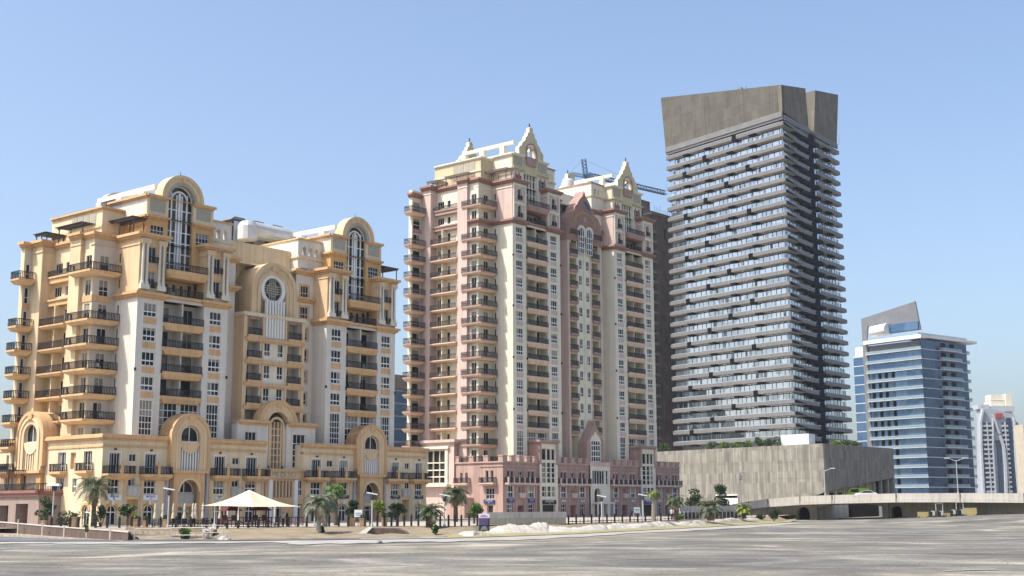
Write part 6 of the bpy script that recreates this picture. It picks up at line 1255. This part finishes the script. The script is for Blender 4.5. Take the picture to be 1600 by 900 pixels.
palm(525, 158, 1, 4.3, 1.55, 34, 'bright green fan palm with a dark trunk, tallest right of the tent', 'leaf_bright', tr=.22, droop=1.3, fan=True, mt2='leaf_mid')
palm(672, 147, .7, 1.9, 1.9, 26, 'short dusty palm above a green shrub, left of the dark date palm', 'leaf_grey', tr=.3, droop=1.0, mt2='leaf_mid', dry=6)
palm(712, 188, 1, 3.9, 2.6, 34, 'dark date palm beside the pink podium', 'leaf_dark', tr=.3, droop=1.2, mt2='leaf_palm')
palm(1021, 188, .9, 4.0, 1.1, 36, 'yellow green palm with a flared pale trunk at the right end of the pink podium', 'leaf_yellow', tr=.3, droop=1.4, fan=True, bark='pale_bark', mt2='leaf_mid', dry=12)
palm(1056, 196, 1, 2.9, 1.75, 26, 'mid green palm just right of the pink podium corner', 'leaf_mid', tr=.28, droop=1.2, fan=True, mt2='leaf_palm')
palm(1109, 206, 1, 1.7, 2.6, 34, 'low wide spreading palm in front of the concrete podium', 'leaf_palm', tr=.4, droop=.9, mt2='leaf_grey')
palm(1162, 226, 1, 1.5, 1.9, 22, 'small yellowish palm left of the bridge end', 'leaf_yellow', tr=.35, droop=1.0, mt2='leaf_palm')
tree(74, 152, 1, 3.3, 2.9, 'leaf_dark', 'dark round tree behind the leftmost street lamp', clumps=10, mt2='leaf_mid', low=.3)
bush(112, 154, 1, 1.9, 4.0, 'leaf_dark', 'wide low dark hedge bush between the leftmost lamp and the date palm', mt2='leaf_mid', n_=900)
bush(159, 151, 1, 2.6, 2.6, 'leaf_dark', 'dark cone shaped bush right of the date palm', cone=True, n_=1000)
tree(201, 151, 1, 2.5, 2.6, 'leaf_dark', 'small clipped tree with two round heads before the cream podium', mt2='leaf_mid', clumps=6, low=.45, trunk=.2)
tree(552, 152, 1, 2.7, 1.9, 'leaf_dark', 'small dark tree left of the second round gable entrance', low=.45, trunk=.2, clumps=6)
tree(590, 149, 1, 2.7, 2.7, 'leaf_yellow', 'yellow green tree in a planter between the lamp and the dark round tree', low=.5, mt2='leaf_bright', clumps=8, trunk=.28)
tree(621, 150, 1, 2.6, 2.5, 'leaf_dark', 'dark glossy round tree beside the yellow green one', low=.38, mt2='leaf_mid', clumps=8)
tree(741, 168, 1, 2.5, 2.5, 'leaf_bright', 'bright green round tree left of the poster stand', low=.3, mt2='leaf_mid', clumps=10, leaves=1100)
bush(291, 131.5, .1, 1.15, 1.55, 'leaf_bright', 'bright green bush at the lot edge below the parasols', mt2='leaf_mid', n_=700)
bush(326, 131.5, .25, .95, 1.15, 'petal', 'white flowering bush beside the pale railing', mt2='petal', n_=500, size=.09)
bush(681, 138.5, .35, 1.0, 1.0, 'leaf_mid', 'small green shrub at the foot of the short dusty palm', mt2='leaf_bright', n_=500)
bush(503, 140.5, .35, .85, .8, 'leaf_dark', 'small dark shrub beside the pale palm trunk', mt2='leaf_mid', n_=400)
tree(136, 130.5, .1, 1.4, .95, 'leaf_yellow', 'young sapling in front of the brown ramp wall', low=.55, trunk=.07, leaves=260, clumps=4, size=.1, bark='pale_bark')
tree(1130, 238, 1, 6.0, 3.6, 'leaf_dark', 'dark dense tree before the concrete podium, right of the spreading palm', low=.2, clumps=12, leaves=1400, size=.2)
tree(1090, 240, 1, 4.8, 4.6, 'leaf_dark', 'dark low tree behind the spreading palm, to its left', low=.3, clumps=10, leaves=1200, size=.2)
bush(1188, 238, .3, 1.4, 1.9, 'leaf_dark', 'small dark bush left of the rounder bush at the bridge wall', size=.15); bush(1209, 236, .2, 2.3, 2.7, 'leaf_dark', 'round dark green bush against the bridge wall', size=.15, n_=900); 
bush(1060, 203, 1, 1.0, 1.6, 'leaf_bright', 'small bright bush at the foot of the palm right of the pink podium', size=.12)
# planting on the concrete podium roof
rb = random.Random(5)
for i, (s_, h_, mt_) in enumerate(((63.5, 3.4, 'leaf_mid'), (44, 3.3, 'leaf_mid'), (38.5, 2.2, 'leaf_yellow'), (34, 1.8, 'leaf_bright'), (30, 2.3, 'leaf_bright'), (25.5, 3.2, 'leaf_mid'), (20.5, 3.5, 'leaf_dark'), (16.5, 3.0, 'leaf_mid'))):
    p = FLp.pt(s_, 19.5, -2.2-rb.random()); px = 801.5+p[0]/(p[1]*.000493)
    labs = ['green shrub on the podium roof beside the unfinished tower', 'leafy green shrub on the podium roof, at the banded tower left corner', 'low yellowish shrub on the podium roof', 'lowest bright shrub on the podium roof, middle of the row', 'bright green shrub on the podium roof right of the lowest one', 'tall mid green shrub on the podium roof', 'darkest shrub on the podium roof', 'green shrub on the podium roof just left of the white box']
    o = bush(px, p[1], 19.4, h_, 4.2, mt_, labs[i], n_=420, size=.28, mt2='leaf_mid', name='roof_shrub'); o['group'] = 'shrubs on the podium roof'
for i, s_ in enumerate((14, 20, 27)):
    p = FRp.pt(s_, 19.5, -1.8); px = 801.5+p[0]/(p[1]*.000493); o = bush(px, p[1], 19.4, 1.9, 4.5, 'leaf_bright' if i == 0 else 'leaf_mid', ['bright shrub on the podium roof right of the white box', 'green roof shrub second right of the white box', 'green roof shrub furthest right of the white box'][i], n_=320, size=.28, name='roof_shrub'); o['group'] = 'shrubs on the podium roof'

# ================================================================ tent canopy, playground, cafe
tn = empty('tent_canopy', at(392, 150, .9), label='cream peaked tent canopy over the playground', cat='canopy'); o0 = at(392, 150); k = MB(); cor = [at(313, 147), at(398, 143.5), at(472, 148), at(394, 157)]; cor = [c-o0 for c in cor]; ed = []
zc_ = [3.45-.9, 3.3-.9, 3.3-.9, 3.6-.9]; apex = Vector((at(389, 150).x-o0.x, 0, 4.35)); n_ = 10; mm_ = 9
for i in range(4):
    a, c = cor[i], cor[(i+1) % 4]; za, zb = zc_[i], zc_[(i+1) % 4]
    def pnt(t, s_):
        b_ = a.lerp(c, t); mid = (cor[0]+cor[1]+cor[2]+cor[3])/4; b_ = b_+(mid-b_)*(.16*sin(pi*t)); zz = za+(zb-za)*t; f_ = s_**1.0; return Vector((b_.x*(1-f_)+apex.x*f_, b_.y*(1-f_)+apex.y*f_, zz+(apex.z-zz)*(f_**1.55)))
    for u in range(n_):
        for v in range(mm_): k.face([pnt(u/n_, v/mm_), pnt((u+1)/n_, v/mm_), pnt((u+1)/n_, (v+1)/mm_), pnt(u/n_, (v+1)/mm_)], 'canvas')
k.build('canvas', tn)
for px, y in ((336, 147.5), (373, 146.0), (428, 146.5), (479, 149), (356, 155), (430, 155)):
    q = at(px, y)-o0; k = MB(); hgt = 2.55 if px < 470 else 2.1; k.tube((q.x, q.y, -.3), (q.x, q.y, hgt), .09, .07, 'white_trim', 8); k.box(q.x-.2, q.x+.2, q.y-.2, q.y+.2, -.1, .05, 'white_trim'); k.build('pole', tn)
for i, (px, w) in enumerate(((361, 1.6), (408, 1.5))):
    r = empty('play_tower', at(px, 151.5, .95), label=['maroon roofed play tower under the left half of the tent', 'maroon roofed play tower under the right half of the tent'][i], cat='play tower', group='play towers under the tent')
    k = MB()
    for x in (-w/2, w/2):
        for y in (-w/2, w/2): k.box(x-.07, x+.07, y-.07, y+.07, 0, 2.0, 'maroon')
    k.build('post', r); k = MB(); k.hexa([(-w*.75, -w*.75, 1.9), (w*.75, -w*.75, 1.9), (w*.75, w*.75, 1.9), (-w*.75, w*.75, 1.9), (-.4, -.3, 2.55), (.4, -.3, 2.55), (.4, .3, 2.55), (-.4, .3, 2.55)], 'maroon'); k.build('roof', r)
    k = MB(); k.box(-w/2, w/2, -w/2, w/2, .75, .85, 'plum'); k.box(-w/2, -.2, -w/2, -w/2+.06, .85, 1.4, 'maroon'); k.box(.25, w/2, -w/2, -w/2+.06, .85, 1.4, 'plum'); k.build('platform', r)
    k = MB(); k.hexa([(w/2, -.3, .75), (w/2+1.5, -.3, .05), (w/2+1.5, .3, .05), (w/2, .3, .75), (w/2, -.3, .85), (w/2+1.5, -.3, .15), (w/2+1.5, .3, .15), (w/2, .3, .85)], 'red_steel'); k.build('slide', r)
k = MB()
for i in range(22): p = at(344+i*6.2, 153.6)-at(344, 153.6); k.box(p.x-.05, p.x+.05, -.04, .04, 0, 1.1, 'plum')
p = at(344+21*6.2, 153.6)-at(344, 153.6); k.box(0, p.x, -.05, .05, 1.0, 1.1, 'plum'); k.box(0, p.x, -.05, .05, .2, .3, 'plum'); o = k.build('play_fence', loc=at(344, 153.6, 1)); tag(o, 'dark plum playground fence beneath the tent', 'fence')
pu = [(255, 152), (271.5, 151), (289, 152.5), (302, 151), (306, 153), (317.5, 151.5), (344.5, 152), (243, 157)]
posn = ['first', 'second', 'third', 'fourth', 'fifth', 'sixth', 'seventh']
for i, (px, y) in enumerate(pu):
    order = sorted(q[0] for q in pu).index(px)
    r = empty('parasol', at(px, y, 1.03), label=f"closed cream parasol of the cafe, {(posn+['rightmost'])[order]} of the eight from the left", cat='parasol', group='closed cafe parasols'); k = MB(); k.tube((0, 0, 0), (0, 0, 2.6), .04, .03, 'iron_soft', 6); k.box(-.3, .3, -.3, .3, 0, .08, 'iron_soft'); k.build('pole', r); k = MB(); k.lathe((0, 0, 0), [(.03, 2.75), (.12, 2.5), (.17, 2.0), (.13, 1.75), (.24, 1.15), (.26, .95), (.12, .9)], 'umbrella_cloth', 9); k.build('cloth', r)
protos = {}
def cafe_set(px, y, lab):
    r = empty('cafe_table', at(px, y, 1.03), label=lab, cat='table', group='dark cafe tables'); k = MB(); k.lathe((0, 0, 0), [(.25, 0), (.25, .04), (.04, .05), (.04, .7), (.42, .72), (.42, .76), (0, .77)], 'iron_soft', 10); k.build('table_top', r)
def chair(px, y, rz, lab):
    r = empty('cafe_chair', at(px, y, 1.03), rz, label=lab, cat='chair', group='dark cafe chairs'); k = MB(); k.box(-.24, .24, -.24, .24, .42, .48, 'iron'); k.build('seat', r); k = MB(); k.box(-.24, .24, .2, .25, .48, .98, 'iron'); k.build('backrest', r)
    for x in (-.21, .21):
        for yy in (-.21, .21): k = MB(); k.box(x-.025, x+.025, yy-.025, yy+.025, 0, .42, 'iron'); k.build('leg', r)
tb = [240, 262, 280, 296, 311, 327, 341]; od_ = ['leftmost', 'second from left', 'third from left', 'fourth from left', 'fifth from left', 'sixth from left', 'rightmost']
for i, px in enumerate(tb):
    cafe_set(px, 149.5+(i % 2)*1.5, f'dark round cafe table among the parasols, {od_[i]} of seven')
    chair(px-5.5, 149.5+(i % 2)*1.5, radians(60), f'dark cafe chair on the left of the {od_[i]} cafe table'); chair(px+5.5, 149.8+(i % 2)*1.5, radians(-70), f'dark cafe chair on the right of the {od_[i]} cafe table')
for i, (px, y, w, h, mt_, lab) in enumerate(((116.5, 147.6, 1.0, 1.35, 'planter', 'square terracotta planter in the wall right of the leftmost lamp'), (69, 149, 1.0, .9, 'planter', 'low square planter left of the leftmost lamp'), (213, 147.2, .8, 1.05, 'planter', 'terracotta planter under the small clipped tree'), (259, 147.2, .7, 1.0, 'planter', 'terracotta planter beside the second lamp'), (228, 148.5, .7, .85, 'planter', 'round topped planter with green plants before the arched shop door'), (567, 149, 1.0, 1.0, 'planter', 'planter next to the white notice board'), (601, 148.8, .9, 1.15, 'planter', 'flared terracotta pot under the yellow green tree'), (549, 150, 1.3, 1.0, 'planter', 'wide planter left of the white notice board'))):
    r = empty('planter', at(px, y, 1.0), label=lab, cat='planter'); w *= .72; h *= .85; k = MB(); k.hexa([(-w*.42, -w*.42, 0), (w*.42, -w*.42, 0), (w*.42, w*.42, 0), (-w*.42, w*.42, 0), (-w/2, -w/2, h), (w/2, -w/2, h), (w/2, w/2, h), (-w/2, w/2, h)], mt_); k.box(-w*.55, w*.55, -w*.55, w*.55, h, h+.1, mt_); k.build('pot', r)
    c = MB(); leaf_cloud(c, (0, 0, h+.3), (w*.5, w*.5, .3), 160, ['leaf_bright', 'leaf_mid'][i % 2], .1, random.Random(i)); c.build('plants', r)

# street lamps
def lamp(px, y, z, h, lab, style=0, tilt=1, arm=0, mt_='lamp_grey'):
    r = empty('street_lamp', at(px, y, z), label=lab, cat='street lamp'); k = MB(); k.tube((0, 0, 0), (0, 0, h), .09, .07, mt_, 8); k.lathe((0, 0, 0), [(.17, 0), (.17, .3), (.09, .35)], mt_, 8); k.build('pole', r)
    if style == 0:
        k = MB(); k.lathe((0, 0, h-.15), [(.16, 0), (.3, .15), (.3, .55), (.22, .6)], 'iron_soft', 10); k.build('lamp_body', r); k = MB(); k.hexa([(-.75, -.45, h+.42), (.75, -.45, h+.42), (.75, .45, h+.42), (-.75, .45, h+.42), (-.62, -.4, h+.75), (.62, -.4, h+.68), (.62, .4, h+.68), (-.62, .4, h+.75)], 'lamp_glass'); k.build('lamp_head', r)
    elif style == 1:
        k = MB(); k.hexa([(-.62, -.25, h+.28), (.62, -.25, h+.05), (.62, .25, h+.05), (-.62, .25, h+.28), (-.6, -.25, h+.4), (.62, -.25, h+.17), (.62, .25, h+.17), (-.6, .25, h+.4)], 'lamp_glass'); k.build('lamp_head', r); k = MB(); k.lathe((0, 0, h-.5), [(.1, 0), (.25, .2), (.22, .55)], 'iron_soft', 8); k.build('lamp_body', r)
    elif style == 2:
        k = MB(); k.hexa([(-.7, -.3, h-.2), (.9, -.3, h+.55), (.9, .3, h+.55), (-.7, .3, h-.2), (-.75, -.3, h), (.85, -.3, h+.75), (.85, .3, h+.75), (-.75, .3, h)], 'lamp_glass'); k.build('lamp_head', r); k = MB(); k.lathe((0, 0, h-1.4), [(.1, 0), (.4, .1), (.4, .9), (.15, 1)], 'steel', 8); k.build('lamp_body', r)
    elif style == 3:
        k = MB()
        for s_ in ((-1, 1) if arm == 2 else (1,)): k.tube((0, 0, h-.2), (s_*1.6, 0, h+.35), .07, .05, mt_, 6); k.box(min(s_*1.3, s_*2.2), max(s_*1.3, s_*2.2), -.15, .15, h+.3, h+.45, 'lamp_glass')
        k.build('lamp_arm', r)
    return r
lamp(83, 146.8, 1, 4.3, 'street lamp with a white box head at the far left', 0); lamp(263.5, 147, 1, 4.1, 'street lamp with a flat white head beside the first round gable entrance', 1)
lamp(492, 151, 1, 3.2, 'street lamp half hidden behind the pale palm right of the tent', 1); lamp(581.5, 147.5, 1, 3.5, 'street lamp in front of the second round gable entrance', 1); lamp(694.5, 149, 1, 3.3, 'street lamp left of the dark date palm', 1)
lamp(940, 176, .9, 3.4, 'street lamp before the porch of the pink podium', 1); lamp(1004.5, 186, .9, 3.6, 'street lamp left of the yellow green palm', 1)
lamp(1158.5, 288, 3.5, 6.6, 'tall lamp with a tilted white head at the left end of the bridge', 2); lamp(1290, 265.5, 5.1, 5.1, 'single armed bridge lamp at the concrete podium corner', 3); lamp(1498, 249, 5.2, 6.4, 'double armed bridge lamp before the blue glass tower', 3, arm=2)

# signs
sg_ = empty('poster_stand', at(757, 139.5, .1), label='purple and black poster stand with white legs at the lot edge', cat='sign'); k = MB(); k.box(-.6, .55, -.06, .06, .55, 2.35, 'poster_dark'); k.box(-.6, .55, -.09, -.055, 1.9, 2.35, 'poster_top'); k.box(-.6, .4, -.09, -.055, 1.15, 1.9, 'poster_purple'); k.prism(Skew((0, -.09, 0), (1, 0, 0), (0, -1, 0)), [(-.45, .65), (.35, .65), (.15, 1.1), (-.25, 1.0)], .0, .02, 'grey_panel'); k.box(-.45, .35, -.11, -.09, 2.02, 2.07, 'letter_blue'); k.box(-.35, .2, -.11, -.09, 2.17, 2.21, 'letter_blue'); k.build('poster', sg_)
for x in (-.35, .4): k = MB(); k.tube((x, 0, -.2), (x, 0, .6), .05, .05, 'frame_white', 6); k.build('leg', sg_)
nb = empty('notice_board', at(560, 149, 1), label='small white notice board on a post between two planters', cat='sign'); k = MB(); k.box(-.45, .45, -.04, .04, 1.1, 1.9, 'sign_white'); k.box(-.3, .3, -.06, -.04, 1.5, 1.56, 'letter_blue'); k.box(-.3, .2, -.06, -.04, 1.3, 1.35, 'letter_blue'); k.build('board', nb); k = MB(); k.tube((0, 0, 0), (0, 0, 1.1), .04, .04, 'iron_soft', 6); k.build('post', nb)
nb = empty('notice_board', at(995, 184, .9), label='pale green notice board on two legs before the pink podium', cat='sign'); k = MB(); k.box(-.45, .45, -.05, .05, 1.3, 2.1, 'rail_glass'); k.box(-.3, .3, -.07, -.05, 1.7, 1.77, 'iron_soft'); k.build('board', nb)
for x in (-.45, .45): k = MB(); k.tube((x, 0, 0), (x, 0, 1.3), .05, .05, 'lamp_grey', 6); k.build('leg', nb)

# pale sand and a worn paint mark in the near corner of the lot
k = MB(); cx, cy = 25.5, 58.5; k.face([(cx+3.4*cos(t)*(1+.25*sin(3*t+1)), cy+2.2*sin(t)*(1+.2*sin(5*t)), .012) for t in np.linspace(0, 2*pi, 40)[:-1]], 'yellow_sand'); o = k.build('sand_patch'); o['kind'] = 'structure'
k = MB(); k.face([(21.6, 65.2, .012), (24.6, 66.2, .012), (24.5, 66.9, .012), (21.5, 65.7, .012)], 'strip_sand'); o = k.build('road_marking'); o['kind'] = 'structure'
rnd = random.Random(11); k = MB()
for i in range(2600):
    y = 34+90*rnd.random()**1.3; x = rnd.uniform(-.43, .43)*y; s_ = rnd.choice((.015, .02, .03, .03, .05)); h_ = s_*rnd.uniform(.5, .9); q = [(x+s_*cos(t)*rnd.uniform(.7, 1.2), y+s_*sin(t)*rnd.uniform(.7, 1.2), -.03) for t in (0, 1.3, 2.5, 3.8, 5.0)]; ap = (x+rnd.uniform(-.3, .3)*s_, y, -.02+h_); mt_ = rnd.choice(('retaining', 'concrete', 'bark'))
    for j in range(5): k.face([q[j], q[(j+1) % 5], ap], mt_)
o = k.build('gravel'); o['kind'] = 'stuff'; o['label'] = 'small stones scattered over the lot'
# site rubble
for i, (px, y, s_, mt_, lab) in enumerate(((352, 129, .55, 'concrete_light', 'pale rock at the lot edge right of the white flowering bush'), (594, 118, .25, 'concrete', 'small dark stone on the pale roadside strip'), (78, 131, .2, 'concrete', 'small stone on the road below the brown ramp wall'))):
    k = MB(); rnd = random.Random(i); k.lathe((0, 0, 0), [(s_*1.1, -.05), (s_, s_*.35), (s_*.6, s_*.7), (.02, s_*.8)], mt_, 7); k.v = [(x*(1+rnd.uniform(-.2, .3)), y_*(1+rnd.uniform(-.2, .2)), z*(1+rnd.uniform(-.15, .15))) for x, y_, z in k.v]; o = k.build('rock', loc=at(px, y, .05)); tag(o, lab, 'rock')

# ================================================================ people
def person(px, y, z, rz, shirt, legs, lab, pose=0):
    r = empty('person', at(px, y, z), rz, label=lab, cat='person'); st = .25 if pose else .07
    V = [(0, 0, .93), (0, .0, 1.12), (0, 0, 1.32), (0, 0, 1.46), (0, .02, 1.56), (0, .01, 1.68), (-.19, 0, 1.42), (-.25, .02, 1.17), (-.24, -.1, .95), (.19, 0, 1.42), (.26, .04, 1.17), (.22, -.12, .97), (-.10, 0, .88), (-.11, -st*.5, .48), (-.11, -st*.2, .08), (-.11, -.13-st*.2, .03), (.10, 0, .88), (.11, -.04+st*.3, .48), (.11, st, .08), (.11, st-.13, .03)]
    E_ = [(0, 1), (1, 2), (2, 3), (3, 4), (4, 5), (3, 6), (6, 7), (7, 8), (3, 9), (9, 10), (10, 11), (0, 12), (12, 13), (13, 14), (14, 15), (0, 16), (16, 17), (17, 18), (18, 19)]
    Rd = [.15, .14, .16, .09, .06, .1, .075, .05, .035, .075, .05, .035, .10, .065, .045, .04, .10, .065, .045, .04]
    me = bpy.data.meshes.new('body'); me.from_pydata(V, E_, []); o = bpy.data.objects.new('body', me); S.collection.objects.link(o); o.parent = r
    mo = o.modifiers.new('skin', 'SKIN'); mo.use_smooth_shade = True
    for i, v in enumerate(me.skin_vertices[0].data): v.radius = (Rd[i], Rd[i]*(.75 if i < 3 else 1)); v.use_root = i == 0
    o.modifiers.new('sub', 'SUBSURF').levels = 1; o.modifiers['sub'].render_levels = 1
    me.materials.append(MT['skin']); dg = bpy.context.evaluated_depsgraph_get(); ev = bpy.data.meshes.new_from_object(o.evaluated_get(dg)); o.modifiers.clear(); o.data = ev
    ev.materials.clear()
    for m_ in ('skin', shirt, legs, 'hair'): ev.materials.append(MT[m_])
    for f in ev.polygons:
        c = f.center; f.material_index = 2 if c.z < .95 and abs(c.x) < .19 else 1 if c.z < 1.5 and not (abs(c.x) > .19 and c.z < 1.2) else 3 if (c.z > 1.69 or (c.z > 1.6 and c.y > .04)) else 0
    return r
person(443, 149.6, 1.03, .4, 'cloth_white', 'cloth_dark', 'person in a white shirt and dark trousers standing at the right end of the tent', 1)
person(449, 150.2, 1.03, -1, 'cloth_dark', 'cloth_dark', 'person in dark clothes beside the one in the white shirt', 0)
person(1049, 200, 1.03, .3, 'cloth_white', 'cloth_dark', 'person in a white top near the palm right of the pink podium', 1)
person(1052.5, 200.6, 1.03, -.6, 'cloth_pink', 'cloth_dark', 'person in a pink top near the palm right of the pink podium', 0)

# ================================================================ vehicles on the bridge
def car(px, y, z, rz, paint, lab, van=False):
    r = empty('parked_car' if not van else 'van', at(px, y, z), rz, label=lab, cat='van' if van else 'car'); L_, Wd = (4.5, .88); k = MB(); F = Skew((0, -Wd, 0), (1, 0, 0), (0, -1, 0))
    prof = [(-2.2, .35), (-2.25, .85), (-1.9, .95), (-1.3, 1.0), (-.6, 1.42), (.9, 1.45), (1.75, 1.0), (2.15, .95), (2.25, .5), (2.15, .3)] if not van else [(-2.3, .35), (-2.35, 1.0), (-1.9, 1.2), (-1.4, 1.95), (2.2, 2.0), (2.3, 1.0), (2.3, .35)]
    k.prism(F, prof, 0, -2*Wd, paint); k.build('body', r); g = MB()
    gl = [(-1.15, 1.0), (-.55, 1.36), (.85, 1.38), (1.5, 1.0)] if not van else [(-1.6, 1.2), (-1.25, 1.8), (.2, 1.8), (.2, 1.2)]
    g.prism(F, gl, .02, -2*Wd-.02, 'glass_dark'); g.build('window', r)
    for x in (-1.4, 1.4):
        for yy in (-Wd, Wd-.2): w = MB(); w.tube((x, yy-.02, .32), (x, yy+.22, .32), .32, .32, 'rubber', 12); ob = w.build('wheel', r); h_ = MB(); h_.tube((x, yy-.03, .32), (x, yy+.23, .32), .18, .18, 'steel', 10); h_.build('rim', ob)
    for yy in (-.65, .5): h_ = MB(); h_.box(-2.29, -2.2, yy, yy+.2, .7, .85, 'lamp_glass'); h_.build('headlight', r)
    return r
zz_ = 4.45
car(1354, 263, zz_+.1, radians(-14), 'car_white', 'white car driving on the bridge before the concrete podium'); car(1341, 267.5, zz_+.1, radians(-14), 'leaf_bright', 'green van partly behind the white car on the bridge', True)

# thin desert haze in the air round the whole place
m = bpy.data.materials.new('haze'); m.use_nodes = True; n = m.node_tree.nodes; n.remove(n['Principled BSDF']); v = n.new('ShaderNodeVolumePrincipled'); v.inputs['Color'].default_value = (.93, .95, .98, 1); v.inputs['Density'].default_value = .0001; v.inputs['Anisotropy'].default_value = .3
m.node_tree.links.new(v.outputs[0], n['Material Output'].inputs['Volume']); MT['haze'] = m
k = MB(); k.box(-6500, 6500, -600, 9500, -2, 175, 'haze'); o = k.build('haze'); o['kind'] = 'stuff'
S.cycles.volume_bounces = 0
